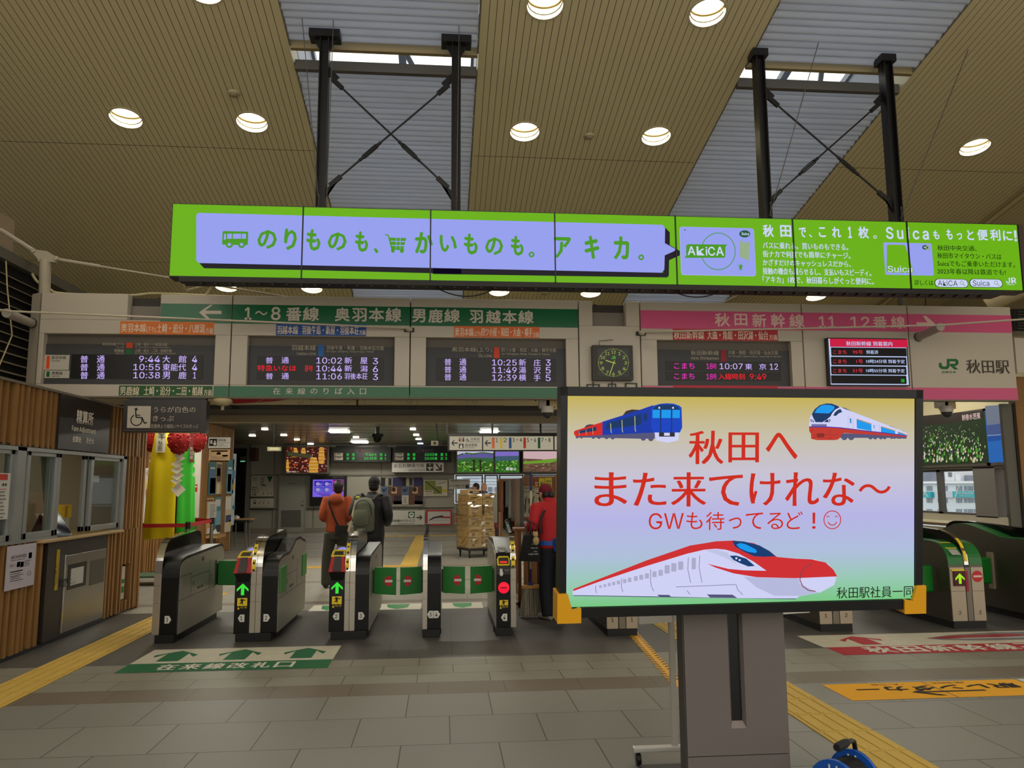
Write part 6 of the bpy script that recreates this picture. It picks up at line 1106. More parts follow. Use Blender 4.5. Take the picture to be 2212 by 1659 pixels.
q = K1(17); t = thing('emergency_lamp', 'pale box lamp hanging by a hook under the passage ceiling at left', 'lamp', tuple(q.P(400, 500))); mb = MB(); q.box(mb, 338, 460, 462, 498, D((150, 146, 110)), -.1, 0); q.rect(mb, 360, 466, 452, 490, D((190, 186, 150)), .003); mb.build('case', t, bevel=.01); mb = MB(); a = q.P(398, 460); mb.tube([a, a+V((0, 0, .12)), (a.x, a.y, 3.07)], .012, BLACK); mb.build('hanger', t)
q = K1(20); t = thing('dome_camera', 'black dome camera under the passage ceiling', 'camera', tuple(q.P(1378, 384))); a = q.P(1378, 350); mb = MB(); mb.lathe([(.001, .03), (.16, .03), (.16, -.02), (.11, -.06)], tuple(a), BLACK, 20); mb.tube([a, (a.x, a.y, 3.07)], .05, BLACK, 10); mb.build('housing', t); mb = MB(); mb.lathe([(.11, -.06), (.09, -.14), (.05, -.18), (.001, -.19)], tuple(a), GLOSS, 18); mb.build('dome', t)
q = K2(18); t = thing('hanging_camera', 'small white camera hung on a black arm beside the platform sign', 'camera', tuple(q.P(436, 446))); mb = MB(); q.box(mb, 398, 402, 466, 446, D((170, 164, 140)), -.12, 0); q.rect(mb, 420, 414, 444, 436, DARK, .003); mb.build('body', t, bevel=.008); mb = MB(); a = q.P(450, 400); mb.tube([a, q.P(455, 370), (q.P(448, 300).x, 18, 3.07)], .018, BLACK); q.box(mb, 466, 395, 505, 436, DARK, -.1, -.02); mb.build('arm', t)
q = K1(24); t = thing('hanging_panel_sign', 'dim olive sign hung at an angle in front of the lantern picture', 'sign', tuple(q.P(630, 568))); mb = MB(); mb.prism([q.P(525, 500), q.P(525, 545), q.P(735, 568), q.P(735, 532)], (.02, .12, 0), D((96, 98, 66))); mb.build('case', t); mb = MB(); mb.prism([q.P(532, 506, .01), q.P(532, 540, .01), q.P(728, 563, .01), q.P(728, 536, .01)], (0, -.004, 0), D((120, 122, 84))); mb.build('face', t)
for x, y in ((582, 510), (645, 522), (705, 530)): mb = MB(); a = q.P(x, y); mb.tube([a, (a.x, a.y, 3.07)], .014, BLACK); mb.build('hanger', t)
q = K1(YF); mb = MB(); q.box(mb, 195, 470, 256, 594, D((60, 32, 22)), 0, .2); q.box(mb, 240, 474, 256, 590, D((96, 52, 34)), .2, .21); tag(mb.build('wall_speaker', bevel=.02), 'brown wall speaker beside the dark stairwell', 'speaker')
q = K1(27); mb = MB(); q.box(mb, 82, 552, 130, 600, D((70, 72, 60)), -.05, 0); q.rect(mb, 84, 592, 128, 600, E((140, 230, 180), .8), .003); tag(mb.build('exit_lamp'), 'small sign with green lit lower edge in the dark stairwell', 'sign')
# train picture along the beam
q = K5(11.2); QB = K1(11.2); t = thing('train_banner', 'long white bullet train picture along the beam under the sign band', 'banner', tuple(q.P(1100, 245))); mb = MB(); tw0 = D((186, 172, 134), .5); mb.box(-4.3, 3.88, 11.2, 11.25, 2.735, 3.05, tw0); mb.build('board', t); mb = MB(); LNE = D((70, 58, 44))
QB.poly(mb, [(0, 10), (40, 4), (560, 8), (430, 26), (280, 36), (20, 52)], D((150, 24, 34)), .004).poly(mb, [(0, 60), (30, 70), (90, 96), (0, 104)], BLACK, .004).line(mb, [(170, 104), (220, 64), (1180, 68)], 2.5, LNE, .005).line(mb, [(230, 40), (320, 6)], 3, tw0, .006)
for x in (940,): q.rect(mb, x, 112, x+22, 245, D((64, 36, 28)), .006)
for a, b in ((360, 940), (962, 2700)): q.rect(mb, a, 120, b, 130, D((120, 106, 78)), .004); q.rect(mb, a-350 if a < 900 else a, 194, b, 197, LNE, .005)
for x in (248, 792, 1548, 2330): q.line(mb, [(x, 118), (x, 170), (x+50, 170), (x+50, 118)], 3, LNE, .005)
for x in (402, 1036, 1662, 2260): q.rect(mb, x, 116, x+2, 240, LNE, .005)
for x in (10, 600, 696, 776, 870, 1028, 1120, 1200, 1296, 2070, 2160): q.rect(mb, x, 197, x+2, 245, LNE, .005)
for x in (740, 1160, 2190): q.poly(mb, [(x-115, 246), (x-100, 236), (x+100, 236), (x+115, 246)], D((60, 36, 28)), .006)
mb.build('train_drawing', t)
# ================================================================ people
def fuse(mb, name, parent, m, label=None, voxel=.012, it=4):
    me = bpy.data.meshes.new(name); me.from_pydata(mb.v, [], mb.f); o = bpy.data.objects.new(name, me); C.objects.link(o)
    r = o.modifiers.new('r', 'REMESH'); r.mode = 'VOXEL'; r.voxel_size = voxel; r.use_smooth_shade = True
    s = o.modifiers.new('s', 'SMOOTH'); s.iterations = it; s.factor = .5
    dg = bpy.context.evaluated_depsgraph_get(); new = bpy.data.meshes.new_from_object(o.evaluated_get(dg)); bpy.data.objects.remove(o); bpy.data.meshes.remove(me)
    b = MB(); b.add([tuple(v.co) for v in new.vertices], [tuple(p.vertices) for p in new.polygons], m, True); bpy.data.meshes.remove(new)
    return b.build(name, parent, label)
SKIN = mat('skin', (186, 140, 112), rough=.55)
class Fig:
    def __init__(s, label, x, y, rot, H):
        s.k = H/1.7; s.R = Matrix.Rotation(rot, 3, 'Z'); s.o = V((x, y, 0)); s.t = thing('person', label, 'person', (x, y, 0))
    def T(s, *p): return s.o+s.R @ (V(p)*s.k)
    def ell(s, mb, c, rx, ry, n=16): return [s.T(c[0]+rx*math.cos(2*PI*i/n), c[1]+ry*math.sin(2*PI*i/n), c[2]) for i in range(n)]
    def torso(s, mb, secs): mb.loft([s.ell(mb, c, rx, ry) for c, rx, ry in secs], SKIN)
    def limb(s, mb, pts, rr): q = spline(pts, 4); n = len(q)-1; r = [rr[min(int(i/n*(len(rr)-1)), len(rr)-2)]*(1-(i/n*(len(rr)-1))%1 if i < n else 0)+rr[min(int(i/n*(len(rr)-1))+1, len(rr)-1)]*((i/n*(len(rr)-1))%1 if i < n else 1) for i in range(n+1)]; mb.tube([s.T(*p) for p in q], [v*s.k for v in r], SKIN, 12)
    def ball(s, mb, c, r): 
        b = MB(); b.ball((0, 0, 0), r, SKIN, 14, 10); mb.add([s.T(c[0]+v[0], c[1]+v[1], c[2]+v[2]) for v in b.v], b.f, SKIN)
    def hand(s, mb, w, d, side):       # palm, four fingers of different lengths, a thumb from the side of the palm
        d = V(d).normalized(); u = V((side, 0, .3)); u = (u-d*u.dot(d)).normalized(); n = d.cross(u); w = V(w)
        for a, L in ((-.028, .055), (-.010, .068), (.010, .064), (.027, .05)):
            b = w+d*.07+u*a; mb.tube([s.T(*(w+u*a*.6)), s.T(*b), s.T(*(b+d*L*.5-n*.01)), s.T(*(b+d*L*.8-n*.03))], [.013, .0105, .0095, .008], SKIN, 8)
        mb.tube([s.T(*(w+d*.015+u*.02)), s.T(*(w+d*.045+u*.045)), s.T(*(w+d*.075+u*.05))], [.013, .011, .009], SKIN, 8)
        mb.tube([s.T(*w), s.T(*(w+d*.075))], [.026, .03], SKIN, 10)
    def build(s, legs, arms, head, lean=0.0):
        """legs, arms: joint lists left then right; head: centre of the head"""
        s.legs, s.arms, s.h = legs, arms, head; mb = MB(); L = lean
        s.torso(mb, [((0, 0, .80), .145, .105), ((0, 0, .92), .16, .115), ((0, L*.3, 1.08), .135, .10), ((0, L*.7, 1.26), .165, .115), ((0, L, 1.38), .17, .105), ((0, L, 1.43), .10, .08)])
        s.limb(mb, [(0, L, 1.40), (head[0]*.5, L+(head[1]-L)*.4, 1.47), (head[0], head[1]-.01, head[2]-.06)], [.065, .055, .058])
        for q in legs: s.limb(mb, q[:3], [.085, .062, .045, .040]); s.limb(mb, [q[2], (q[3][0], q[3][1], q[3][2]), ], [.04, .035])
        for i, q in enumerate(arms): s.limb(mb, q[:3], [.052, .042, .036, .028]); s.hand(mb, q[2], V(q[3])-V(q[2]), -1 if i else 1)
        hx, hy, hz = head; s.ball(mb, head, (.073, .093, .115)); s.ball(mb, (hx, hy+.02, hz-.055), (.056, .068, .06)); s.ball(mb, (hx, hy+.098, hz-.02), (.013, .016, .022)); s.ball(mb, (hx, hy+.082, hz+.022), (.05, .012, .012)); s.ball(mb, (hx, hy+.088, hz-.065), (.024, .008, .009))
        for e in (-1, 1): s.ball(mb, (hx+e*.075, hy-.005, hz-.01), (.012, .022, .032))
        fuse(mb, 'body', s.t, SKIN, None, .0085)
        mb = MB()
        for e in (-1, 1): c = s.T(hx+e*.03, hy+.087, hz+.005); mb.ball(c, .010*s.k, WHITE, 8, 6); c = s.T(hx+e*.03, hy+.095, hz+.005); mb.ball(c, .006*s.k, BLACK, 8, 6)
        mb.build('eyes', s.t)
    def trousers(s, m, label, r=(.115, .088, .078, .07), waist=.96):
        mb = MB(); s.torso(mb, [((0, 0, .76), .155, .115), ((0, 0, .86), .172, .128), ((0, 0, waist), .158, .118)])
        for q in s.legs:
            e = tuple(V(q[2])+V((0, 0, -.03))); s.limb(mb, [q[0], q[1], e], list(r))
        fuse(mb, 'trousers', s.t, m, label, .013, 3)
    def shoes(s, m, label):
        for q in s.legs:
            a, t = V(q[2]), V(q[3]); d = (t-a); d.z = 0; d.normalize(); mb = MB()
            mb.tube([s.T(*(V((a.x, a.y, .045))-d*.06)), s.T(*(V((a.x, a.y, .05)))), s.T(*(V((a.x, a.y, .045))+d*.12)), s.T(*(V((a.x, a.y, .032))+d*.2))], [.038, .044, .042, .026], SKIN, 10); mb.tube([s.T(a.x, a.y, .03), s.T(a.x, a.y, .1)], .043, SKIN, 10)
            fuse(mb, 'shoe', s.t, m, label, .009, 2)
    def jacket(s, m, label, hem=.86, w=1.0, puff=1.0, lean=0.0, hood=None, collar=True):
        mb = MB(); L = lean
        s.torso(mb, [((0, 0, hem), .182*w, .138*w), ((0, 0, hem+.06), .185*w, .142*w), ((0, L*.3, 1.08), .176*w, .138*w), ((0, L*.7, 1.25), .195*w, .145*w), ((0, L, 1.37), .192*w, .125*w), ((0, L, 1.425), .12*w, .098*w)])
        for i, q in enumerate(s.arms):
            e = V(q[2]); s.limb(mb, [q[0], q[1], tuple(e)], [.078*puff, .066*puff, .060*puff, .048*puff]); s.ball(mb, (q[0][0], q[0][1], q[0][2]-.005), (.078*puff, .078, .07))
        if collar: mb.loft([s.ell(mb, (0, L+.005, z), rx, rx*.95) for z, rx in ((1.40, .10), (1.45, .082), (1.485, .076))], SKIN)
        if hood: s.ball(mb, (0, L-.115, 1.40), (.12, .075, .09)); s.ball(mb, (0, L-.06, 1.455), (.10, .06, .03))
        return fuse(mb, 'jacket', s.t, m, label, .012, 3)
    def hair(s, m, label, parts, name='hair'):
        mb = MB()
        for c, r in parts: s.ball(mb, (s.h[0]+c[0], s.h[1]+c[1], s.h[2]+c[2]), r)
        return fuse(mb, name, s.t, m, label, .008, 2)
stand = lambda dx=.0, dy=.0: [[(-.085, 0, .86), (-.10-dx, .02, .47), (-.105-dx, -.01, .075), (-.115-dx, .1, .03)], [(.085, 0, .86), (.095, .02+dy, .47), (.10, -.01+dy, .075), (.115, .1+dy, .03)]]
af = [[(-.175, .0, 1.385), (-.225, -.05, 1.12), (-.15, .20, 1.06), (-.09, .29, 1.08)], [(.175, .0, 1.385), (.225, -.05, 1.12), (.15, .20, 1.06), (.09, .29, 1.08)]]
HB = mat('black_hair', (22, 19, 18), rough=.5)
# person in the orange hooded jacket
x = Fr(XZ(12.9)).P(727, 1150).x; A = Fig('person in rust-orange hooded jacket with black shoulder bag, seen from behind', x, 12.9, -.12, 1.69)
A.build(stand(.05, .1), af, (.015, .02, 1.585)); A.trousers(mat('olive_trousers', (58, 58, 46), rough=.8), 'dark olive trousers'); A.shoes(D((40, 36, 34)), 'dark shoes'); A.jacket(mat('rust_jacket', (152, 68, 36), rough=.85, var=.08, scale=12), 'rust-orange hooded jacket', .87, .95, .95, 0, True)
A.hair(HB, 'short black hair, thin at the crown', [((0, -.018, .022), (.081, .092, .108)), ((0, -.03, -.03), (.074, .07, .08))])
mb = MB(); mb.tube([A.T(*p) for p in spline([(-.11, -.06, 1.44), (-.10, -.15, 1.36), (-.04, -.16, 1.2), (.04, -.155, 1.02), (.09, -.14, .96)], 4)], .014, BLACK, 6); b = thing('shoulder_bag', 'small black shoulder bag hanging on the hip of the person in orange', 'bag', tuple(A.T(.13, -.16, .82))); mb.build('strap', b)
mb = MB(); mb.prism([A.T(.03, -.21, .84), A.T(.23, -.21, .84), A.T(.24, -.21, .98), A.T(.04, -.21, .99)], A.R @ V((0, .05, 0)), D((20, 19, 19), .45)); mb.prism([A.T(.028, -.222, .91), A.T(.235, -.222, .91), A.T(.242, -.222, .985), A.T(.038, -.222, .995)], A.R @ V((0, .02, 0)), D((28, 26, 26), .4)); mb.build('bag_body', b, bevel=.012)
# person in black with the backpack
x = Fr(XZ(12.35)).P(803, 1150).x; Bp = Fig('person in black puffer jacket and cap carrying a grey-green backpack', x, 12.35, -.25, 1.73)
ab = [[(-.20, .0, 1.385), (-.27, -.06, 1.14), (-.18, .18, 1.0), (-.11, .27, 1.0)], [(.20, .0, 1.385), (.27, -.06, 1.14), (.18, .18, 1.0), (.11, .27, 1.0)]]
Bp.build(stand(.02), ab, (.02, .03, 1.585)); Bp.trousers(mat('charcoal_trousers', (34, 33, 34), rough=.8), 'dark trousers'); Bp.shoes(BLACK, 'black shoes'); Bp.jacket(mat('black_puffer', (22, 22, 25), rough=.6, bump=.0), 'black puffer jacket', .78, 1.08, 1.25)
Bp.hair(HB, 'black hair under the cap', [((0, -.03, -.03), (.078, .078, .075))]); Bp.hair(mat('black_cap', (20, 20, 21), rough=.8), 'black cap', [((0, -.01, .045), (.088, .102, .088)), ((.02, .11, .01), (.06, .05, .012)), ((0, -.02, -.0), (.086, .096, .035))], 'cap')
bp = thing('backpack', 'grey-green backpack on the back of the person in black', 'backpack', tuple(Bp.T(0, -.25, .92))); mb = MB(); OG = mat('backpack_cloth', (98, 100, 82), rough=.8, var=.12, scale=14)
mb.loft([Bp.ell(mb, (-.04, -.235, zz), rx, ry, 18) for zz, rx, ry in ((.90, .12, .06), (.93, .16, .10), (1.10, .165, .115), (1.28, .155, .10), (1.38, .11, .06), (1.40, .04, .02))], OG); mb.build('main_bag', bp); mb = MB(); mb.loft([Bp.ell(mb, (-.05, -.335, zz), rx, ry, 16) for zz, rx, ry in ((.96, .09, .02), (1.0, .125, .05), (1.16, .12, .055), (1.22, .09, .03))], OG); mb.build('front_pocket', bp)
mb = MB(); mb.tube([Bp.T(*p) for p in spline([(-.17, -.36, 1.02), (-.05, -.40, .985), (.07, -.37, 1.01)], 4)], .007, BLACK, 6); mb.tube([Bp.T(*p) for p in spline([(-.16, -.31, 1.14), (-.12, -.33, 1.31), (-.02, -.33, 1.36), (.07, -.31, 1.3), (.10, -.30, 1.14)], 4)], .006, BLACK, 6); mb.build('zips', bp)
for e in (-1, 1): mb = MB(); mb.tube([Bp.T(*p) for p in spline([(e*.1-.02, -.17, 1.36), (e*.14, -.12, 1.44), (e*.15, .02, 1.43), (e*.15, .12, 1.3)], 4)], .022, D((52, 52, 46)), 8); mb.build('strap', bp)
mb = MB(); mb.prism([Bp.T(-.20, -.20, 1.36), Bp.T(-.16, -.22, 1.36), Bp.T(-.24, -.3, .9), Bp.T(-.28, -.28, .9)], (0, -.01, 0), D((168, 150, 120))); mb.build('tan_strap', bp, 'pale tan strap'); mb = MB(); mb.ball(Bp.T(-.22, -.31, 1.1), (.02, .02, .045), D((120, 30, 26))); mb.ball(Bp.T(-.14, -.25, 1.4), (.03, .012, .02), D((200, 200, 40))); mb.build('charms', bp)
# station cleaner in red
x = Fr(XZ(9.6)).P(1196, 1200).x; S = Fig('person in red jacket and dark red cap sweeping, bending over beside the monitor', x, 9.6, .42, 1.66)
S.build([[(-.085, 0, .86), (-.10, .02, .47), (-.10, -.03, .075), (-.115, .09, .03)], [(.085, 0, .86), (.10, .06, .47), (.12, .03, .075), (.14, .15, .03)]], [[(-.19, .07, 1.36), (-.28, .02, 1.14), (-.20, .27, 1.13), (-.17, .37, 1.15)], [(.19, .07, 1.36), (.30, .08, 1.12), (.16, .30, 1.06), (.10, .39, 1.1)]], (-.02, .15, 1.53), .08)
S.trousers(mat('navy_trousers', (26, 28, 36), rough=.8), 'very dark navy trousers', (.12, .098, .092, .085)); S.shoes(D((176, 168, 152)), 'off-white shoes'); RJ = mat('red_jacket', (170, 24, 32), rough=.75, var=.08, scale=10); S.jacket(RJ, 'red work jacket', .86, 1.1, 1.2, .08)
mb = MB(); mb.loft([[S.T(*p)+S.R @ V(o) for o in ((-.016, -.01, 0), (.016, -.012, 0), (.016, -.004, 0), (-.016, -.002, 0))] for p in spline([(-.17, -.065, 1.33), (-.22, -.07, 1.24), (-.235, -.075, 1.12), (-.22, -.075, 1.04)], 4)], D((40, 14, 18))); mb.build('sleeve_stripe', S.t, 'dark stripe on the jacket back')
S.hair(HB, 'black hair tied in a low bun', [((0, -.04, -.02), (.074, .07, .07)), ((.02, -.105, -.02), (.042, .04, .05))]); S.hair(mat('dark_red_cap', (112, 22, 36), rough=.8), 'dark red cap', [((0, .0, .045), (.084, .10, .085)), ((0, .12, .0), (.06, .06, .012))], 'cap'); S.hair(BLACK, 'black face mask', [((0, .07, -.06), (.058, .045, .045))], 'mask')
mb = MB(); S.hand(mb, (-.20, .27, 1.13), (.03, .1, .02), 1); S.limb(mb, [(-.22, .20, 1.13), (-.20, .28, 1.13)], [.036, .034]); fuse(mb, 'glove', S.t, mat('pale_blue_glove', (120, 158, 190), rough=.5), 'pale blue glove', .007, 1)
wb = thing('waist_bag', 'bright blue waist bag on the back of the person in red', 'bag', tuple(S.T(.05, -.17, .86))); mb = MB(); BLU = mat('blue_nylon', (40, 84, 170), rough=.5); mb.prism([S.T(-.10, -.225, .83), S.T(.16, -.225, .83), S.T(.17, -.225, .985), S.T(-.11, -.225, .985)], S.R @ V((0, .06, 0)), BLU); mb.prism([S.T(-.115, -.235, .93), S.T(.175, -.235, .935), S.T(.172, -.235, 1.0), S.T(-.112, -.235, 1.0)], S.R @ V((0, .03, 0)), BLU); mb.build('pouch', wb, bevel=.012); mb = MB(); mb.loft([[S.T(.20*math.cos(a), .155*math.sin(a), .90), S.T(.21*math.cos(a), .163*math.sin(a), .90), S.T(.21*math.cos(a), .163*math.sin(a), .955), S.T(.20*math.cos(a), .155*math.sin(a), .955)] for a in [k*PI/12 for k in range(25)]], BLU, False, False); mb.build('belt', wb)
P96 = Fr(XZ(9.35)).P; tb = thing('tote_bag', 'black tote bag with white lettering hanging beside the person in red', 'bag', tuple(P96(1150, 1212))); mb = MB(); mb.prism([P96(1122, 1212), P96(1168, 1214), P96(1164, 1156), P96(1132, 1156)], (0, .09, 0), mat('black_canvas', (16, 15, 15), rough=.8)); mb.build('bag_body', tb, bevel=.012); mb = MB(); q = Fr(XZ(9.345), 960, 1000, 7.542)
for s, b in (('A', (1424, 1310, 1450, 1338)), ('look on', (1412, 1370, 1520, 1396)), ('the', (1456, 1430, 1508, 1454)), ('bright side', (1372, 1470, 1530, 1504))): q.text(mb, s, *b, WHITE, .002)
mb.build('lettering', tb); mb = MB()
for x0, x1 in ((1140, 1147), (1146, 1160)): mb.tube([P96(x0-2, 1157)+V((0, .045, 0)), P96(x0, 1132)+V((0, .05, 0)), P96(1137, 1122)+V((0, .1, 0)), P96(x1, 1134)+V((0, .05, 0)), P96(x1+2, 1157)+V((0, .045, 0))], .006, BLACK, 6)
mb.build('handles', tb); mb = MB(); c = P96(1157, 1168); PLU = D((176, 150, 104), .9); mb.ball(c+V((0, -.03, .0)), (.04, .035, .055), PLU, 12, 8); mb.ball(c+V((-.005, -.035, .07)), (.032, .03, .035), PLU, 12, 8); 
for k in (-1, 1): mb.ball(c+V((.02*k-.005, -.035, .10)), (.01, .01, .014), PLU, 8, 6)
mb.tube([c+V((0, -.03, .1)), P96(1160, 1150)], .003, BLACK, 5); tag(mb.build('plush_charm'), 'small beige plush charm hanging on the black tote bag', 'charm')
br = thing('broom', 'broom with dark blue handle and wide grey bristles, held by person in red', 'broom', tuple(P96(1150, 1310))); mb = MB(); P97 = Fr(XZ(9.75)).P; NAV = D((30, 36, 92), .4); a, b, c2 = P97(1147, 1018), P97(1146, 1120), P97(1146, 1270); w2 = lambda u0, u1, m: mb.tube([a.lerp(c2, u0), a.lerp(c2, u1)], .014, m, 10); w2(0, .17, NAV); w2(.17, .4, D((196, 196, 150), .4)); w2(.4, .56, NAV); w2(.56, .84, D((170, 170, 168), .3)); w2(.84, 1, NAV); mb.build('handle', br)
mb = MB(); e0, e1 = P97(1128, 1268), P97(1168, 1268); mb.box(e0.x, e1.x, 9.71, 9.79, e0.z-.015, e0.z+.02, D((196, 140, 60), .5)); mb.box(c2.x-.035, c2.x+.035, 9.73, 9.77, e0.z+.02, e0.z+.05, NAV); mb.build('head_bar', br); mb = MB(); R = random.Random(4)
for k in range(260): u = R.random(); yy = R.uniform(9.72, 9.78); x0 = e0.x+(e1.x-e0.x)*u; x1 = e0.x-.03+(e1.x-e0.x+.06)*u+R.uniform(-.012, .012); mb.tube([(x0, yy, e0.z-.01), (x1, yy+R.uniform(-.03, .01), max(.012, R.uniform(.012, .04)))], .0045, (D((150, 140, 118), .8), D((120, 110, 92), .8), D((176, 166, 146), .8))[k % 3], 4, False)
mb.build('bristles', br)
# two people behind the cardboard boxes
for px0, rot, hm, lab, Hh in ((1047, PI*.8, None, 'bald person in blue jacket looking over the cardboard boxes', 1.66), (1031, PI*.55, HB, 'person with black hair and blue jacket mostly behind the bald person', 1.65)):
    x = Fr(XZ(19.6)).P(px0, 1060).x; M = Fig(lab, x, 19.6+(.35 if hm else 0), rot, Hh); M.build(stand(), af, (0, .03, 1.585)); M.trousers(D((44, 44, 48)), 'dark trousers'); M.shoes(BLACK, 'black shoes'); M.jacket(mat('blue_jacket', (34, 70, 130), rough=.7), 'blue jacket')
    if hm: M.hair(HB, 'black hair', [((0, -.015, .025), (.081, .095, .105)), ((0, -.03, -.03), (.076, .07, .08))])
# ================================================================ trolley of cardboard boxes
cy = 18.0; c0 = Fr(XZ(cy)).P(1030, 1190); TC = V((c0.x, cy, 0)); RZ = Matrix.Rotation(.42, 3, 'Z'); W = lambda a, b, z: TC+RZ @ V((a, b, z))
def wb_(mb, a0, a1, b0, b1, z0, z1, m): mb.add([W(a, b, z) for z in (z0, z1) for a, b in ((a0, b0), (a1, b0), (a1, b1), (a0, b1))], [(0, 3, 2, 1), (4, 5, 6, 7), (0, 1, 5, 4), (1, 2, 6, 5), (2, 3, 7, 6), (3, 0, 4, 7)], m)
t = thing('platform_trolley', 'dark platform trolley on black casters under the wrapped boxes', 'trolley', tuple(TC)); mb = MB(); wb_(mb, -.36, .36, -.3, .3, .16, .215, D((36, 26, 26), .5)); mb.build('platform', t, bevel=.01)
for a in (-.3, .3):
    for b in (-.24, .24): mb = MB(); q = W(a, b, .062); mb.lathe([(.001, -.018), (.058, -.018), (.062, 0), (.058, .018), (.001, .018)], tuple(q), BLACK, 16, 'X'); mb.box(q.x-.025, q.x+.025, q.y-.025, q.y+.025, .09, .16, DARK); mb.build('caster', t)
CAR = [mat('cardboard_%d' % i, c, rough=.75, var=.06, scale=6) for i, c in enumerate(((176, 144, 92), (164, 132, 80), (186, 152, 96)))]
LV = ['bottom', 'second', 'third', 'fourth', 'fifth']; n = 0
for lv in range(5):
    z0 = .217+lv*.238; h = .232
    for i in range(2):
        a0, a1 = (-.34+i*.345, -.34+i*.345+.335)
        if lv == 3 and i == 1: a0 += .05; a1 += .06
        lab = 'cardboard box on the trolley, %s layer, %s stack' % (LV[lv], ('left', 'right')[i]); t = thing('cardboard_box', lab, 'box', tuple(W((a0+a1)/2, 0, z0)), 'stretch-wrapped cardboard boxes'); mb = MB(); wb_(mb, a0, a1, -.28, .28, z0, z0+h, CAR[n % 3]); mb.build('carton', t, bevel=.004); n += 1
        mb = MB(); wb_(mb, a0+.01, a1-.01, -.2815, -.28, z0+h*.49, z0+h*.52, D((110, 84, 44))); wb_(mb, a0+.06, a1-.1, -.2825, -.28, z0+h*.62, z0+h*.72, D((84, 60, 30))); wb_(mb, a0+.08, a0+.15, -.2825, -.28, z0+h*.16, z0+h*.36, (D((90, 100, 50)), D((110, 84, 44)))[n % 2]); mb.build('print', t)
t = thing('cardboard_box', 'small dark-printed carton on top of the wrapped boxes', 'box', tuple(W(-.16, 0, 1.41))); mb = MB(); wb_(mb, -.33, .02, -.2, .2, 1.412, 1.50, CAR[0]); mb.build('carton', t); mb = MB(); wb_(mb, -.28, .015, -.202, -.2, 1.42, 1.47, D((40, 28, 24))); wb_(mb, -.2, -.05, -.2035, -.202, 1.435, 1.455, D((190, 180, 160))); mb.build('print', t)
mb = MB(); wb_(mb, -.2, .0, -.284, -.281, 1.08, 1.13, D((50, 84, 30))); R = random.Random(9)
mb = MB()
n1, n2 = 28, 24; per = []
for i in range(n1):
    u = i/n1*4; k = int(u); f = u-k; cs = [(-.36, -.30), (.37, -.30), (.37, .30), (-.36, .30)]; p, q = cs[k], cs[(k+1) % 4]; per.append((p[0]+(q[0]-p[0])*f, p[1]+(q[1]-p[1])*f))
rows = [[W(a*(1+R.uniform(-.02, .06)), b*(1+R.uniform(-.0, .10)), .22+1.2*j/n2+R.uniform(-.02, .02)) for a, b in per] for j in range(n2+1)]
mb.loft(rows, FILM, False, False); tag(mb.build('stretch_wrap'), 'crinkled clear stretch wrap around the stack of cardboard boxes', 'plastic wrap')
# ================================================================ newspaper rack and stall at the middle
Y = 11.9; q = K4(Y); WD = mat('stall_wood', (132, 84, 44), rough=.5, var=.15, scale=4)
t = thing('newspaper_rack', 'tall wooden newspaper rack with papers hung on it, left of person in red', 'rack', (q.P(1130, 1050).x, Y, 0)); mb = MB()
for x in (930, 1160): a = q.P(x, 600); mb.box(a.x-.02, a.x+.02, Y-.02, Y+.4, 0, q.P(x, 280).z, WD)
a, b = q.P(890, 280), q.P(1270, 260); mb.box(a.x, b.x, Y, Y+.4, a.z-.02, a.z+.02, WD); mb.box(a.x, b.x, Y+.36, Y+.4, .1, a.z, D((70, 56, 44))); mb.build('frame', t)
for i, (x0, x1, y0, y1, c) in enumerate(((880, 960, 275, 800, (130, 84, 50)), (990, 1050, 280, 720, (118, 118, 112)), (1040, 1085, 270, 900, (150, 146, 134)), (1085, 1140, 262, 950, (108, 106, 100)), (1170, 1235, 255, 1040, (136, 126, 110)), (1225, 1290, 250, 1050, (96, 90, 84)))):
    p0, p1 = q.P(x0, y0), q.P(x1, y1); mb = MB(); n = 6; rw = []
    for j in range(9): rw.append([V((p0.x+(p1.x-p0.x)*k/n, Y-.0-.015-.012*math.sin(k*2.1+i+j*.4), p0.z+(p1.z-p0.z)*j/8)) for k in range(n+1)])
    mb.add([p for r in rw for p in r], [(j*(n+1)+k, j*(n+1)+k+1, (j+1)*(n+1)+k+1, (j+1)*(n+1)+k) for j in range(8) for k in range(n)], D(c, .8), True); o = mb.build('hanging_newspaper', None, '%s hanging newspaper from the left on the wooden rack' % ('first', 'second', 'third', 'fourth', 'fifth', 'sixth')[i], cat='newspaper', group='newspapers on the rack'); s = o.modifiers.new('thickness', 'SOLIDIFY'); s.thickness = .006
q = K4(14.5); t = thing('advert_board', 'plain grey board with a dark red foot beside the newspaper rack', 'board', tuple(q.P(880, 1070))); mb = MB(); mb.prism([q.P(*p) for p in ((800, 975), (800, 560), (850, 460), (958, 450), (958, 975))], (0, .04, 0), D((112, 110, 104))); mb.build('panel', t); mb = MB(); q.box(mb, 815, 975, 965, 1070, D((90, 22, 28)), -.12, .02); a = q.P(880, 1070); mb.box(a.x-.06, a.x+.06, 14.5, 14.6, 0, a.z+.02, DARK); q.text(mb, '秋田', 846, 1005, 930, 1040, D((150, 110, 110)), .024); mb.build('foot', t)
Y = 12.2; q = K4(Y); t = thing('news_stall', 'wooden stall side behind the person in red with pictures and yellow notices', 'stall', (q.P(1600, 600).x, Y, 0)); mb = MB(); a, b, tz = q.P(1285, 240).x, q.P(1960, 240).x, q.P(1760, 215).z; mb.box(a, b, Y, Y+.06, 0, tz, WD); mb.box(q.P(1800, 300).x, b, Y-.03, Y, .4, tz+.01, mat('stall_wood_light', (168, 104, 44), rough=.45, var=.12, scale=4)); mb.build('panel', t)
def stallsheet(b, c, label, draw=None): poster('stall_notice', K4(Y-.04), b, label, draw, c, .006, 'notice', 'notices on the stall')
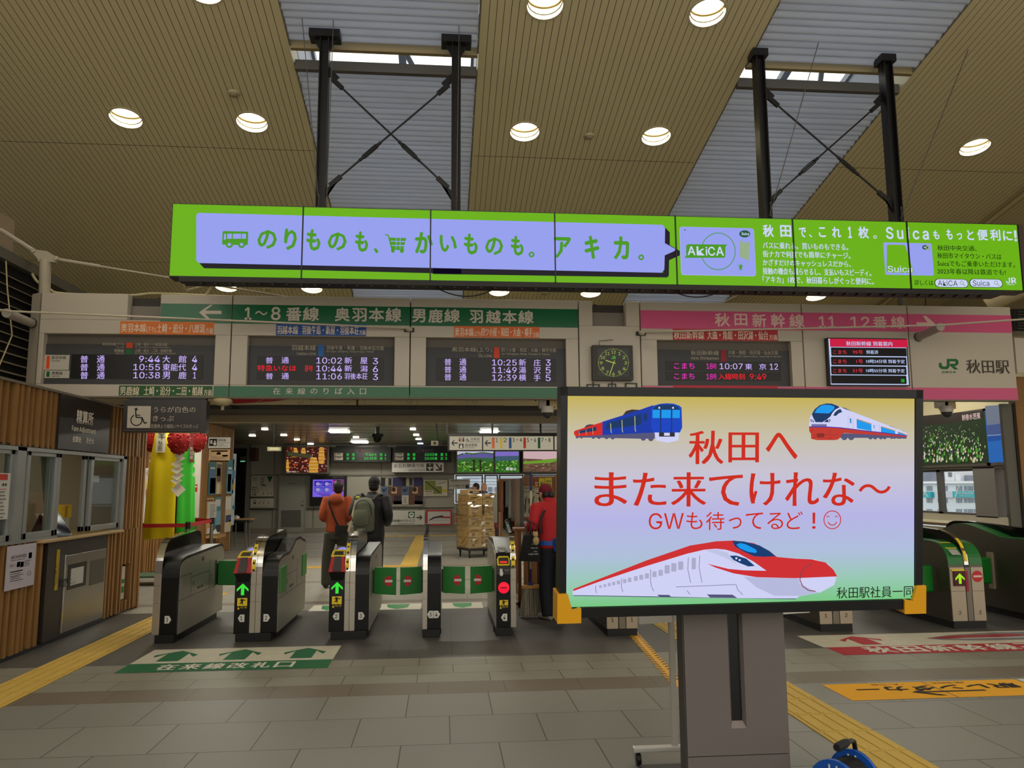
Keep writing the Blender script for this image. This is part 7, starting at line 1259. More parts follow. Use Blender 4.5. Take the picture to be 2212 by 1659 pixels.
for i in range(3):
    def dr(mb, fr, i=i): pic(mb, fr, (1296+i*62, 520, 1346+i*62, 860), [col(60, 58, 54), col(150, 140, 120), col(96, 88, 76), col(30, 28, 28)], 26, .008, 30+i, (.2, .45)); fr.text(mb, '秋田', 1300+i*62, 392, 1344+i*62, 424, BLACK, .02, .02).ring(mb, 1320+i*62, 468, 18, 18, 6, BLACK, .02)
    stallsheet((1292+i*62, 380, 1350+i*62, 880), (176, 168, 144), '%s of three cream picture sheets on the stall' % ('first', 'middle', 'last')[i], dr)
stallsheet((1468, 262, 1528, 396), (150, 64, 34), 'dark orange notice on the stall above the red cap', lambda mb, fr: fr.text(mb, '新聞', 1474, 310, 1522, 340, PAPER, .008, .02).rect(mb, 1478, 354, 1518, 386, col(210, 170, 40), .008))
stallsheet((1538, 246, 1632, 400), (206, 190, 40), 'yellow notice with dark plant drawing on the stall', lambda mb, fr: fr.poly(mb, [(1560, 380), (1570, 300), (1590, 340), (1610, 290), (1606, 380)], INKD, .008))
stallsheet((1640, 240, 1748, 400), (206, 190, 40), 'yellow notice with bold black writing on the stall', lambda mb, fr: fr.text(mb, '冷麺定食', 1652, 282, 1738, 316, BLACK, .008, .02).rect(mb, 1654, 332, 1730, 338, INKD, .008).rect(mb, 1654, 350, 1736, 390, INKD, .008))
stallsheet((1470, 404, 1534, 700), (190, 180, 150), 'cream notice strip beside the three picture sheets', lambda mb, fr: lines(mb, fr, 1480, 420, 1526, 680, 8, col(110, 104, 92), .008))
Y = 10.5; q = Fr(XZ(Y), 1110, 1030, 5.18); t = thing('wooden_railing', 'low dark wooden railing standing behind the tote bag and broom', 'railing', (q.P(120, 1400).x, Y, 0)); a = q.P(0, 575); b = q.P(300, 575); mb = MB(); mb.box(a.x, b.x, Y-.03, Y+.25, a.z-.04, a.z, WD); mb.build('top_rail', t, bevel=.006)
for x in (64, 170, 272): p = q.P(x, 1000).x; mb = MB(); mb.box(p-.022, p+.022, Y-.02, Y+.02, 0.0, a.z-.04, WD); mb.build('leg', t)
mb = MB(); mb.box(a.x-.05, b.x, Y-.02, Y+.02, .03, .075, WD); mb.build('bottom_rail', t)
# cameras under the sign band
for px0, lab in ((1184, 'white dome camera on a beige box under the green stripe'), (2042, 'white dome camera on a beige box at the right-hand opening')):
    f0 = Fr(XZ(9.62)); a = f0.P(px0+8, 861); t = thing('security_camera', lab, 'camera', tuple(f0.P(px0, 903)), 'dome cameras under the sign band'); mb = MB(); mb.box(a.x-.075, a.x+.075, 9.6, 9.75, a.z-.135, 2.70, D((196, 172, 122), .5))
    for i in (-.03, .03):
        for j in (-.02, -.11): mb.lathe([(.001, -.003), (.008, -.002)], (a.x+i, 9.6, a.z+j), DARK, 8, 'Y')
    mb.build('mount_box', t, bevel=.004); mb = MB(); c = (a.x-.06, 9.60, a.z-.12); mb.lathe([(.001, .02), (.075, .02), (.08, -.03), (.075, -.06)], c, D((186, 180, 168), .4), 20); mb.box(a.x-.16, a.x-.03, 9.6, 9.7, a.z-.12, a.z-.02, D((176, 170, 158), .4)); mb.build('body', t); mb = MB(); mb.lathe([(.07, -.06), (.06, -.1), (.035, -.125), (.001, -.132)], c, D((60, 58, 58), .1), 18); mb.build('dome', t); mb = MB(); mb.tube([(a.x-.1, 9.66, a.z-.02), (a.x-.13, 9.66, a.z+.02), (a.x-.2, 9.7, a.z-.02)], .008, BLACK, 6); mb.build('cable', t)
# ================================================================ the big monitor on its pedestal
MU = V((1, .035, -.0035)); MV = V((0, -.118, .993)); MV = (MV-MU*MV.dot(MU)/MU.dot(MU)+V((-.004, 0, 0))).normalized(); MU = (MU-MV*MU.dot(MV)).normalized(); MP = Pl((1.5, 3.8, 1.53), MU, MV); M = Fr(MP, 1180, 820, 2.5136)
t = thing('signage_monitor', 'large monitor on grey pedestal showing red Japanese greeting and three drawn trains', 'monitor', (1.6, 4.05, 0))
sa, sb, s0, s1 = M.ext(112, 96, 1998, 1212); QM = lambda a, b, d=0.0: MP.at(a, b, d)
mb = MB(); fw_ = .042
def mbox(a, b, c, e, d0, d1, m): mb.prism([QM(a, c, d1), QM(b, c, d1), QM(b, e, d1), QM(a, e, d1)], MP.n*(d0-d1), m)
mbox(sa-.035, sb+.04, s0-.05, s1+.045, -.09, -.004, BLACK)
for q in ((sa-.035, sa-.002, s0-.05, s1+.045), (sb+.002, sb+.04, s0-.05, s1+.045), (sa-.035, sb+.04, s1+.002, s1+.045), (sa-.035, sb+.04, s0-.05, s0-.002)): mbox(*q, -.004, .012, BLACK)
mb.build('bezel', t, bevel=.004)
gm_ = bpy.data.materials.new('screen_gradient'); gm_.use_nodes = True; g = gm_.node_tree; g.nodes.clear()
o_ = g.nodes.new('ShaderNodeOutputMaterial'); em = g.nodes.new('ShaderNodeEmission'); ge = g.nodes.new('ShaderNodeNewGeometry'); sp = g.nodes.new('ShaderNodeSeparateXYZ'); mr = g.nodes.new('ShaderNodeMapRange'); rp = g.nodes.new('ShaderNodeValToRGB')
mr.inputs[1].default_value = QM(0, s0).z; mr.inputs[2].default_value = QM(0, s1).z
g.links.new(ge.outputs['Position'], sp.inputs[0]); g.links.new(sp.outputs['Z'], mr.inputs[0]); g.links.new(mr.outputs[0], rp.inputs[0]); g.links.new(rp.outputs[0], em.inputs[0]); g.links.new(em.outputs[0], o_.inputs[0]); em.inputs[1].default_value = 1.1
for i, (p, c) in enumerate(((0, (120, 198, 130)), (.10, (150, 200, 176)), (.24, (174, 190, 218)), (.42, (182, 180, 228)), (.62, (198, 194, 212)), (.82, (198, 190, 166)), (1.0, (196, 176, 86)))):
    e_ = rp.color_ramp.elements[i] if i < 2 else rp.color_ramp.elements.new(p)
    e_.position = p if i != 1 else .10; e_.color = lin(c)
mb = MB(); mb.poly([QM(sa, s0), QM(sb, s0), QM(sb, s1), QM(sa, s1)], gm_); mb.build('screen', t, 'yellow to lilac to green screen background')
MR = E((205, 34, 14), 1.05); mb = MB()
def words(items, b, m=MR):
    for s, q in items: M.text(mb, s, *q, m, .002, b, res=3)
words((('秋', (772, 274, 962, 462)), ('田', (988, 284, 1154, 452)), ('へ', (1190, 286, 1364, 434)), ('ま', (260, 500, 440, 690)), ('た', (470, 502, 652, 688)), ('来', (676, 500, 868, 692)), ('て', (882, 514, 1066, 688)), ('け', (1102, 504, 1270, 686)), ('れ', (1296, 500, 1480, 688)), ('な', (1500, 502, 1674, 688)), ('～', (1694, 566, 1870, 620))), .02)
mb.build('greeting', t, 'large red greeting'); mb = MB()
words((('GW', (556, 724, 746, 812)), ('も', (760, 720, 848, 812)), ('待', (866, 718, 966, 816)), ('っ', (990, 748, 1060, 810)), ('て', (1082, 722, 1176, 812)), ('る', (1198, 722, 1286, 812)), ('ど', (1304, 716, 1392, 812)), ('!', (1442, 722, 1462, 810))), .0)
M.ring(mb, 1552, 761, 48, 51, 5, MR, .002, 36).ring(mb, 1552, 766, 26, 26, 5, MR, .003, 16, 15, 165)
for x in (1527, 1574): M.ring(mb, x, 748, 10, 9, 4, MR, .003, 8, 190, 350)
mb.build('second_line', t, 'smaller red line with a smiling face'); mb = MB(); words((('秋田駅社員一同', (1576, 1122, 1990, 1184)),), .005, E((12, 14, 14))); mb.build('signature', t, 'small black writing')
e1 = lambda *c: E(c, 1.08); NB, CB2, MBL, OR, DGY, LVW, NAV2, RD = e1(0, 62, 190), e1(0, 150, 235), e1(0, 48, 96), e1(206, 34, 26), e1(80, 80, 118), e1(206, 208, 244), e1(0, 54, 110), e1(206, 40, 44)
T1 = Fr(MP, 1230, 850, 8.1926); mb = MB()
T1.poly(mb, [(100, 740), (120, 780), (380, 780), (1240, 800), (1510, 800), (1510, 690), (580, 725)], DGY, .002)
for x, y, r in ((134, 768, 28), (212, 770, 26), (420, 775, 28), (522, 775, 30), (655, 775, 34), (765, 778, 36), (1305, 790, 46), (1440, 796, 48)): T1.ell(mb, x, y, r, r, DGY, .0022, 16)
T1.poly(mb, [(262, 604), (300, 560), (360, 545), (430, 550), (430, 590)], e1(60, 50, 60), .0024).poly(mb, [(940, 390), (1000, 310), (1100, 282), (1240, 290), (1240, 330)], e1(50, 40, 52), .0024)
T1.poly(mb, [(75, 690), (90, 660), (580, 505), (585, 735), (110, 760), (80, 720)], OR, .003).poly(mb, [(580, 500), (960, 380), (1240, 290), (1480, 205), (1500, 690), (580, 735)], e1(0, 50, 165), .003)
T1.poly(mb, [(1440, 250), (1500, 210), (1600, 182), (1720, 172), (1840, 180), (1940, 215), (1980, 250), (1992, 600), (1950, 692), (1480, 690), (1440, 590)], NB, .004)
T1.poly(mb, [(150, 668), (474, 585), (474, 660), (150, 708)], MBL, .004).poly(mb, [(650, 525), (1270, 360), (1270, 550), (650, 632)], MBL, .004).poly(mb, [(1315, 356), (1372, 346), (1372, 478), (1315, 482)], MBL, .0045)
for x, y0, y1 in ((725, 518, 712), (925, 460, 700), (1152, 392, 686)): T1.poly(mb, [(x-6, y0), (x+6, y0+20), (x+10, y1-60), (x+24, y1), (x, y1-40)], e1(206, 200, 150), .005)
for x, y0, y1 in ((165, 665, 740), (290, 640, 734), (408, 604, 722)): T1.line(mb, [(x, y0), (x+6, y1)], 9, e1(190, 160, 120), .005)
T1.poly(mb, [(1465, 285), (1520, 225), (1600, 200), (1720, 196), (1840, 204), (1910, 236), (1946, 290)], MBL, .005).rect(mb, 1466, 288, 1596, 434, CB2, .005).rect(mb, 1622, 288, 1790, 434, CB2, .005).rect(mb, 1816, 288, 1948, 434, CB2, .005)
for x in (1610, 1803): T1.rect(mb, x-10, 285, x+10, 690, MBL, .0052)
T1.poly(mb, [(1500, 690), (1940, 690), (1920, 830), (1730, 870), (1530, 830)], LVW, .005).rect(mb, 1580, 688, 1858, 762, e1(40, 34, 44), .006).rect(mb, 1668, 694, 1768, 746, LVW, .007)
for x in (1583, 1826): T1.ell(mb, x, 253, 17, 19, LVW, .007, 14)
mb.build('blue_train_picture', t, 'drawn blue and red train'); T2 = Fr(MP, 1720, 850, 8.5077); mb = MB()
T2.poly(mb, [(800, 800), (850, 730), (2028, 770), (2020, 830), (1700, 815), (800, 815)], DGY, .002)
for x, y, r in ((880, 800, 58), (1005, 800, 58), (1360, 800, 44), (1446, 802, 42), (1550, 805, 38), (1620, 806, 36), (1750, 810, 26), (1800, 812, 24), (1870, 812, 22), (1905, 814, 20), (1970, 816, 16), (2005, 818, 14)): T2.ell(mb, x, y, r, r, DGY, .0022, 16)
for a, b, y0, y1 in ((810, 1120, 260, 395), (1130, 1400, 400, 498), (1430, 1640, 508, 590), (1670, 1870, 592, 668), (1895, 2010, 674, 718)): T2.poly(mb, [(a, y0), (a+(b-a)*.25, y0+2), (b-20, y1-20), (b, y1), (b, y1+20), (a, y0+30)], e1(66, 62, 96), .0024)
T2.poly(mb, [(228, 610), (240, 470), (280, 370), (360, 270), (480, 200), (600, 182), (720, 205), (800, 250), (2010, 712), (2028, 770), (1000, 640), (560, 610)], LVW, .003)
T2.poly(mb, [(228, 612), (560, 614), (1000, 650), (2028, 776), (2022, 800), (860, 724), (840, 745), (770, 840), (700, 856), (380, 856), (268, 834), (262, 740), (232, 690)], e1(190, 50, 40), .004)
T2.line(mb, [(228, 612), (560, 614), (800, 628), (1200, 680), (1600, 722), (2028, 774)], 16, e1(60, 40, 160), .005)
T2.poly(mb, [(276, 380), (330, 290), (420, 215), (540, 182), (640, 186), (740, 220), (790, 252), (700, 300), (650, 360), (620, 420), (560, 470), (470, 528), (345, 526), (300, 440)], MBL, .005).poly(mb, [(322, 356), (370, 280), (440, 225), (520, 205), (620, 212), (690, 240), (690, 270), (650, 320), (590, 366)], CB2, .006)
T2.poly(mb, [(670, 408), (700, 350), (750, 305), (800, 282), (836, 338), (770, 365), (722, 410)], MBL, .005).poly(mb, [(250, 478), (290, 478), (325, 528), (260, 520)], MBL, .005).poly(mb, [(500, 526), (545, 482), (624, 476), (606, 526)], MBL, .005).rect(mb, 270, 562, 550, 606, e1(110, 108, 160), .005)
for x in (278, 587): T2.ell(mb, x, 502, 14, 14, LVW, .007, 12)
for p in ([(1098, 470), (1370, 560), (1375, 688), (1104, 640)], [(1545, 606), (1806, 686), (1808, 745), (1548, 708)], [(1856, 705), (1992, 750), (1994, 768), (1858, 750)]): T2.poly(mb, p, CB2, .005).line(mb, [p[0], p[1]], 16, e1(176, 140, 90), .006)
T2.poly(mb, [(972, 455), (1002, 460), (1002, 548), (976, 542)], e1(40, 140, 200), .005).poly(mb, [(1408, 575), (1424, 580), (1424, 642), (1410, 638)], e1(40, 140, 200), .005)
for pp in ([(944, 655), (940, 450), (960, 425), (980, 430)], [(1026, 460), (1032, 670)], [(1440, 580), (1444, 690)], [(1516, 570), (1518, 700)]): T2.line(mb, pp, 4, e1(150, 150, 190), .005)
T2.rrect(mb, 368, 730, 502, 806, 14, e1(130, 34, 30), .006); T2.line(mb, [(300, 752), (720, 756), (766, 742)], 5, e1(130, 34, 30), .0055)
for x0, y0, x1, y1 in ((250, 655, 296, 704), (560, 660, 620, 710), (300, 770, 338, 815), (566, 790, 640, 826)): T2.line(mb, [(x1, y0), (x1, y1), (x0, y1)], 5, e1(120, 36, 32), .0055)
mb.build('white_train_picture', t, 'drawn white and red train'); T3 = Fr(MP, 1220, 1150, 3.6262); mb = MB()
T3.poly(mb, [(60, 462), (65, 445), (640, 220), (980, 105), (1130, 80), (1180, 70), (1320, 64), (1480, 86), (1600, 145), (1660, 195), (1960, 210), (2060, 245), (2130, 340), (2110, 410), (2000, 470), (1836, 500), (1810, 520), (1340, 516), (64, 495)], LVW, .002)
T3.poly(mb, [(62, 460), (68, 442), (640, 218), (980, 102), (1130, 78), (1180, 69), (1320, 63), (1480, 84), (1600, 143), (1660, 192), (1800, 204), (1930, 210), (2040, 235), (2100, 290), (2132, 344), (1800, 358), (1500, 350), (1320, 320), (1180, 275), (1115, 245), (1280, 285), (1400, 296), (1578, 300), (1480, 230), (1360, 165), (1260, 135), (1180, 127), (1090, 135), (960, 165), (640, 262), (260, 388)], RD, .003)
T3.poly(mb, [(1310, 64), (1400, 70), (1520, 100), (1600, 145), (1648, 186), (1560, 190), (1480, 186), (1400, 150), (1330, 108)], NAV2, .004).poly(mb, [(1340, 95), (1370, 82), (1410, 90), (1490, 130), (1504, 150), (1490, 160), (1430, 150), (1370, 125)], CB2, .005).poly(mb, [(1290, 182), (1340, 180), (1420, 205), (1486, 262), (1436, 266), (1370, 240), (1320, 215)], NAV2, .004)
for x, y in ((1340, 201), (1366, 215)): T3.ell(mb, x, y, 9, 9, LVW, .006, 12)
GS2 = e1(168, 170, 200); SH = e1(128, 130, 160)
T3.poly(mb, [(1100, 142), (1180, 132), (1270, 155), (1350, 250), (1240, 190)], e1(190, 194, 228), .0025).poly(mb, [(1400, 345), (1500, 352), (1830, 360), (1840, 400), (1960, 462), (1990, 470), (1840, 498), (1640, 495), (1500, 430)], e1(180, 184, 220), .0025)
for i in range(12):
    x = (268, 302, 336, 370, 406, 454, 492, 540, 582, 626, 684, 732)[i]; w_ = 20+i*1.3; y = 423-(x-268)*.232; T3.rrect(mb, x, y-10-i*1.2, x+w_, y+10+i*1.2, 4, GS2, .004)
for x, y0 in ((780, 255), (832, 240), (886, 226)): T3.rrect(mb, x, y0, x+40, y0+66, 6, GS2, .004)
T3.rrect(mb, 992, 198, 1024, 288, 6, GS2, .004)
for pp in ([(242, 415), (240, 445), (248, 474)], [(443, 358), (442, 430), (454, 466)], [(670, 288), (670, 380), (678, 425), (696, 460)], [(966, 194), (962, 290), (984, 394)], [(1056, 180), (1050, 270), (1072, 392)], [(870, 426), (1338, 407)], [(1338, 405), (1354, 450), (1392, 488)], [(955, 454), (980, 486)]): T3.line(mb, pp, 5, SH, .004)
T3.poly(mb, [(64, 490), (720, 500), (1340, 514), (1820, 516), (1800, 522), (700, 506), (68, 496)], DGY, .004).poly(mb, [(720, 486), (815, 488), (830, 502), (740, 502)], DGY, .005).poly(mb, [(1110, 484), (1310, 486), (1348, 512), (1135, 508)], DGY, .005)
pp = [(1935, 242), (1880, 270), (1845, 320), (1838, 370), (1860, 420), (1905, 452), (1960, 460)]; T3.line(mb, pp, 7, e1(130, 60, 80), .005); mb.build('red_train_picture', t, 'drawn red and white bullet train')
# yellow corner guards
YG2 = D((222, 158, 16), .35)
for a, s in ((sa-.035, -1), (sb+.04, 1)):
    mb = MB(); bz = s0-.05
    p = [(a+.012*s, bz-.022), (a-.105*s, bz-.022), (a-.105*s, bz+.05), (a-.06*s, bz+.045), (a-.038*s, bz+.12), (a+.012*s, bz+.12)]
    if s < 0: p = p[::-1]
    mb.prism([QM(x, z, .022) for x, z in p], MP.n*-.12, YG2); mb.build('corner_guard', t, 'yellow foam corner guard', bevel=.006)
# pedestal
Q = Fr(XZ(4.0), 1340, 1290, 4.495); xa, xb = Q.P(612, 200).x, Q.P(1583, 200).x; xs0, xs1 = Q.P(1056, 200).x, Q.P(1160, 200).x; zs = Q.P(1140, 1212).z
PG = mat('pedestal_grey', (104, 96, 92), rough=.55, var=.03, scale=2); mb = MB(); zt = 1.02; zj = Q.P(800, 1545).z
for a, b, c, e in ((xa, xs0-.012, zj, zt), (xs1+.012, xb, zj, zt), (xs0-.012, xs1+.012, zj, zs-.03), (xa, xb, 0, zj-.004)): mb.box(a, b, 4.0, 4.05, c, e, PG)
for x0, x1 in ((xs0-.012, xs0), (xs1+.012, xs1)): mb.prism([(x0, 4.0, zs-.03), (x1, 4.02, zs), (x1, 4.02, zt), (x0, 4.0, zt)], (0, .03, 0), PG)
mb.prism([(xs0-.012, 4.0, zs-.03), (xs1+.012, 4.0, zs-.03), (xs1, 4.02, zs), (xs0, 4.02, zs)], (0, .03, 0), D((128, 116, 110), .5))
mb.box(xa+.0, xb, 4.05, 4.10, 0, zt, PG); mb.build('column', t); mb = MB(); mb.box(xs0-.001, xs1+.001, 4.03, 4.049, zs, zt, BLACK); mb.build('slot', t, 'black vertical slot'); mb = MB(); mb.box(xa-.008, xa, 4.004, 4.098, 0, zt, D((58, 54, 52), .4)); mb.build('side_cover', t); mb = MB(); mb.box(xs0-.01, xs1+.01, 3.9, 4.05, .98, 1.6, BLACK); mb.build('mount', t)
mb = MB(); mb.box(xa-.1, xb+.1, 3.96, 4.6, 0, .02, D((60, 58, 56))); mb.build('foot_plate', t)
# white board on wheels behind
P4 = Fr(XZ(4.62)).P; t = thing('whiteboard', 'white board on a wheeled white stand, mostly behind the monitor pedestal', 'whiteboard', (P4(1468, 1640).x+.3, 4.5, 0)); a, b = P4(1378, 1346), P4(1790, 1346); mb = MB(); mb.prism([(a.x, 4.58, a.z), (b.x, 4.86, a.z), (b.x, 4.89, a.z), (a.x, 4.61, a.z)], (0, 0, 1.75-a.z), D((214, 210, 204), .35)); mb.build('board', t)
WST = D((190, 186, 178), .35); lx = P4(1457, 1500).x
for k, x in enumerate((lx, lx+.40)):
    mb = MB(); mb.box(x-.016, x+.016, 4.63+k*.12, 4.66+k*.12, .08, 1.7, WST); mb.build('upright', t)
fz0 = P4(1420, 1648).z; fa = P4(1370, 1648).x; mb = MB(); mb.box(fa, lx+.42, 4.62, 4.67, .075, .105, WST); mb.build('foot_bar', t, bevel=.008)
for x, y in ((fa+.03, 4.645), (lx+.40, 4.645)): mb = MB(); mb.lathe([(.001, -.012), (.034, -.012), (.036, 0), (.034, .012), (.001, .012)], (x, y, .036), BLACK, 16, 'X'); mb.box(x-.008, x+.008, y-.012, y+.012, .036, .08, DARK); mb.build('caster', t)
# cable reel
RC = V((1.955, 3.86, .165)); ax = V((.78, .62, 0)).normalized(); sd = V((-ax.y, ax.x, 0)); t = thing('cable_reel', 'blue cable reel with black carrying handle on the floor beside the pedestal', 'cable reel', (RC.x, RC.y, 0)); RBL = mat('reel_blue', (24, 84, 176), rough=.3)
ringp = lambda c, r, n=28: [c+sd*(r*math.cos(2*PI*k/n))+V((0, 0, r*math.sin(2*PI*k/n))) for k in range(n)]
for s in (-1, 1):
    c = RC+ax*.105*s; mb = MB(); mb.loft([ringp(c-ax*.008, .115), ringp(c-ax*.012, .122), ringp(c+ax*.012, .122), ringp(c+ax*.008, .115)], RBL); mb.build('reel_disc', t)
    mb = MB(); f_ = c-ax*.0135
    for k in (-.018, .018): a = f_+sd*k; mb.prism([a+sd*-.004+V((0, 0, .07)), a+sd*.004+V((0, 0, .07)), a+sd*.004+V((0, 0, .1)), a+sd*-.004+V((0, 0, .1))], ax*-.002, WHITE)
    mb.build('white_marks', t)
mb = MB(); mb.loft([ringp(RC-ax*.10, .085), ringp(RC+ax*.10, .085)], D((30, 30, 30), .6)); 
for k in range(9): mb.loft([ringp(RC+ax*(-.09+.0225*k+.009*math.cos(q)), .087+.007*math.sin(q)) for q in (0, 1.57, 3.14, 4.71, 6.28)], D((24, 24, 26), .5), False)
mb.build('wound_cable', t); mb = MB(); a, b = RC-ax*.135, RC+ax*.135; u_ = V((0, 0, 1)); mb.tube([p for p in spline([a+V((0, 0, -.15)), a+V((0, 0, -.02)), a+u_*.005], 2)], .012, BLACK, 8); mb.tube([b+V((0, 0, -.15)), b, b+u_*.12, b+u_*.155-ax*.01, b+u_*.165-ax*.04, b+u_*.168-ax*.16], .012, BLACK, 10)
for s in (a, b): mb.tube([s+sd*-.12+V((0, 0, -.153)), s+sd*.12+V((0, 0, -.153))], .012, BLACK, 8)
mb.tube([a, b], .01, BLACK, 8); mb.tube([a+V((0, 0, -.15)), b+V((0, 0, -.15))], .01, BLACK, 8); mb.build('frame', t); mb = MB(); h = b+u_*.168-ax*.09; mb.tube([h, h-ax*.02, h-ax*.10, h-ax*.115], [.017, .021, .021, .017], D((26, 26, 27), .7), 14); mb.build('grip', t, 'ribbed black grip'); mb = MB(); c = a-ax*.03; mb.box(c.x-.06, c.x+.01, c.y-.04, c.y+.04, .03, .14, BLACK); mb.build('socket_box', t, bevel=.008)
# ================================================================ marks on the floor
INKF = D((24, 24, 22), .85)
def fpoly(mb, pts, m, z): mb.poly([(x, y, z) for x, y in pts], m)
def frect(mb, x0, x1, y0, y1, m, z=.002): fpoly(mb, [(x0, y0), (x1, y0), (x1, y1), (x0, y1)], m, z)
def ftext(mb, s, x0, x1, y0, y1, m, z=.004, b=.0, flip=False):
    vs, fs, ax_, bx, ay, by = glyphs(s, 0, 1.0)
    if flip: x0, x1, y0, y1 = x1, x0, y1, y0
    for i, (dx, dy) in enumerate(((-b, 0), (b, 0), (0, b), (0, -b)) if b else ((0, 0),)): mb.add([(x0+(x1-x0)*(p-ax_)/(bx-ax_)+dx, y0+(y1-y0)*(q-ay)/(by-ay)+dy, z+i*.0003) for p, q in vs], fs, m)
FG = D((20, 92, 54), .8); FW = mat('worn_white_sheet', (186, 180, 160), rough=.75, var=.18, scale=9); FR = D((164, 34, 44), .8); FWT = D((206, 200, 184), .8)
def farrow(mb, cx, y0, y1, w, m, z=.004, s=0.0):
    h = y1-y0; fpoly(mb, [(cx, y1), (cx+w, y1-.42*h), (cx+w-.02, y1-.62*h), (cx+.10, y1-.28*h), (cx+.10, y0), (cx-.10, y0), (cx-.10, y1-.28*h), (cx-w+.02, y1-.62*h), (cx-w, y1-.42*h)], m, z)
t = thing('floor_decal', 'white floor sheet with three green arrows and a green lettered strip before gates', 'floor marking', (-1.9, 7.8, 0)); mb = MB(); frect(mb, -2.83, -1.01, 7.66, 8.29, FW); o = mb.build('sheet', t); mb = MB(); frect(mb, -2.83, -1.01, 7.31, 7.66, FG); mb.build('strip', t); mb = MB()
for x in (-2.53, -1.93, -1.32): farrow(mb, x, 7.74, 8.20, .20, FG)
mb.build('arrows', t); mb = MB()
for k, s in enumerate('在来線改札口'): ftext(mb, s, -2.52+k*.205, -2.36+k*.205, 7.38, 7.59, FWT, .004, .006)
mb.build('lettering', t)
t = thing('floor_decal', 'white floor sheet with red strip and red train before the right-hand gates', 'floor marking', (5.2, 7.8, 0)); mb = MB(); frect(mb, 3.73, 7.6, 7.64, 8.24, FW); mb.build('sheet', t); mb = MB(); frect(mb, 3.76, 7.6, 7.29, 7.64, FR); mb.build('strip', t); mb = MB(); farrow(mb, 4.28, 7.72, 8.14, .22, FR); mb.build('arrow', t); mb = MB()
for k, s in enumerate('秋田新幹線こまち'): ftext(mb, s, 4.07+k*.315, 4.33+k*.315, 7.34, 7.6, FWT, .004, .008)
mb.build('lettering', t); mb = MB(); fpoly(mb, [(5.0, 7.95), (5.1, 7.86), (5.5, 7.78), (6.2, 7.78), (6.7, 7.92), (6.9, 8.04), (6.4, 8.16), (5.9, 8.18), (5.3, 8.08)], D((120, 118, 118), .5), .004); fpoly(mb, [(5.0, 7.96), (5.2, 7.9), (5.9, 7.93), (6.2, 8.0), (6.0, 8.08), (5.4, 8.06)], D((150, 40, 48), .5), .0045); fpoly(mb, [(5.2, 7.88), (6.0, 7.88), (6.1, 7.92), (5.4, 7.92)], D((190, 186, 184), .5), .005); mb.build('train_picture', t)
t = thing('floor_decal', 'orange-yellow floor sign for rental cars with black arrow, at right', 'floor marking', (3.9, 6.05, 0)); mb = MB(); YF2 = D((226, 162, 14), .8); frect(mb, 3.03, 4.66, 5.80, 6.27, YF2); mb.build('sheet', t); mb = MB(); ftext(mb, '駅レンタカー', 3.22, 4.55, 6.02, 6.15, INKF, .004, .006, True); ftext(mb, 'JR Rent', 3.92, 4.20, 6.18, 6.235, D((120, 88, 20)), .004, 0, True); ftext(mb, '-A-Car', 3.40, 3.68, 6.18, 6.235, D((120, 88, 20)), .004, 0, True)
frect(mb, 3.66, 4.2, 5.955, 5.985, INKF, .004); fpoly(mb, [(3.60, 5.97), (3.74, 6.05), (3.74, 6.02), (3.67, 5.975), (3.82, 5.86), (3.76, 5.86)], INKF, .0045); mb.build('lettering', t); mb = MB(); frect(mb, 3.86, 3.87, 5.80, 6.27, D((120, 100, 60)), .0035); mb.build('joint', t)
t = thing('floor_decal', 'white floor sign corner at the right edge beside the orange-yellow one', 'floor marking', (5.0, 6.05, 0)); mb = MB(); frect(mb, 4.68, 5.6, 5.80, 6.27, FWT); mb.build('sheet', t); mb = MB(); frect(mb, 4.9, 5.4, 6.0, 6.1, INKD, .004); mb.build('print', t)
for i, (x0, x1, lab) in enumerate(((-.90, -.28, 'between the third and fourth black gates'), (.0, .54, 'between the fourth and fifth black gates'), (-1.72, -1.25, 'between the second and third black gates'))):
    t = thing('floor_decal', 'white and green floor arrow '+lab, 'floor marking', ((x0+x1)/2, 10.8, 0)); mb = MB(); frect(mb, x0, x1, 10.55, 11.05, FWT); mb.build('sheet', t); mb = MB(); w_ = x1-x0; fpoly(mb, [(x0+.25*w_, 11.0), (x0+.75*w_, 11.0), (x0+.72*w_, 10.72), (x0+.5*w_, 10.58), (x0+.3*w_, 10.72)], D((34, 132, 70), .5), .004); mb.build('arrow', t)
# tactile guiding paths
TP = mat('guide_path_yellow', (196, 162, 72), rough=.7, var=.06, scale=5); TJ = D((150, 122, 50), .6)
def guide(label, x0, x1, y0, y1, along='Y', dots=()):
    t = thing('guide_path', label, 'guide path', ((x0+x1)/2, (y0+y1)/2, 0)); mb = MB(); mb.box(x0, x1, y0, y1, 0, .003, TJ); W_ = x1-x0 if along == 'Y' else y1-y0; L_ = y1-y0 if along == 'Y' else x1-x0; n = round(L_/W_)
    bl = MB()
    for k in range(n):
        a = k*L_/n+.004; b = (k+1)*L_/n-.004
        if along == 'Y': bl.box(x0+.002, x1-.002, y0+a, y0+b, 0, .005, TP)
        else: bl.box(x0+a, x0+b, y0+.002, y1-.002, 0, .005, TP)
        for j in range(4):
            c = (j+.5)/4
            if k in dots: continue
            if along == 'Y': bl.box(x0+W_*c-.016, x0+W_*c+.016, y0+a+.02, y0+b-.02, .005, .0095, TP)
            else: bl.box(x0+a+.02, x0+b-.02, y0+W_*c-.016, y0+W_*c+.016, .005, .0095, TP)
    mb.build('joints', t); bl.build('blocks', t)
guide('yellow ribbed guiding path along the left ticket office wall', -3.60, -3.21, 3.6, 12.5); guide('yellow ribbed guiding path running past the big monitor pedestal', 2.42, 2.80, 3.2, 11.6)
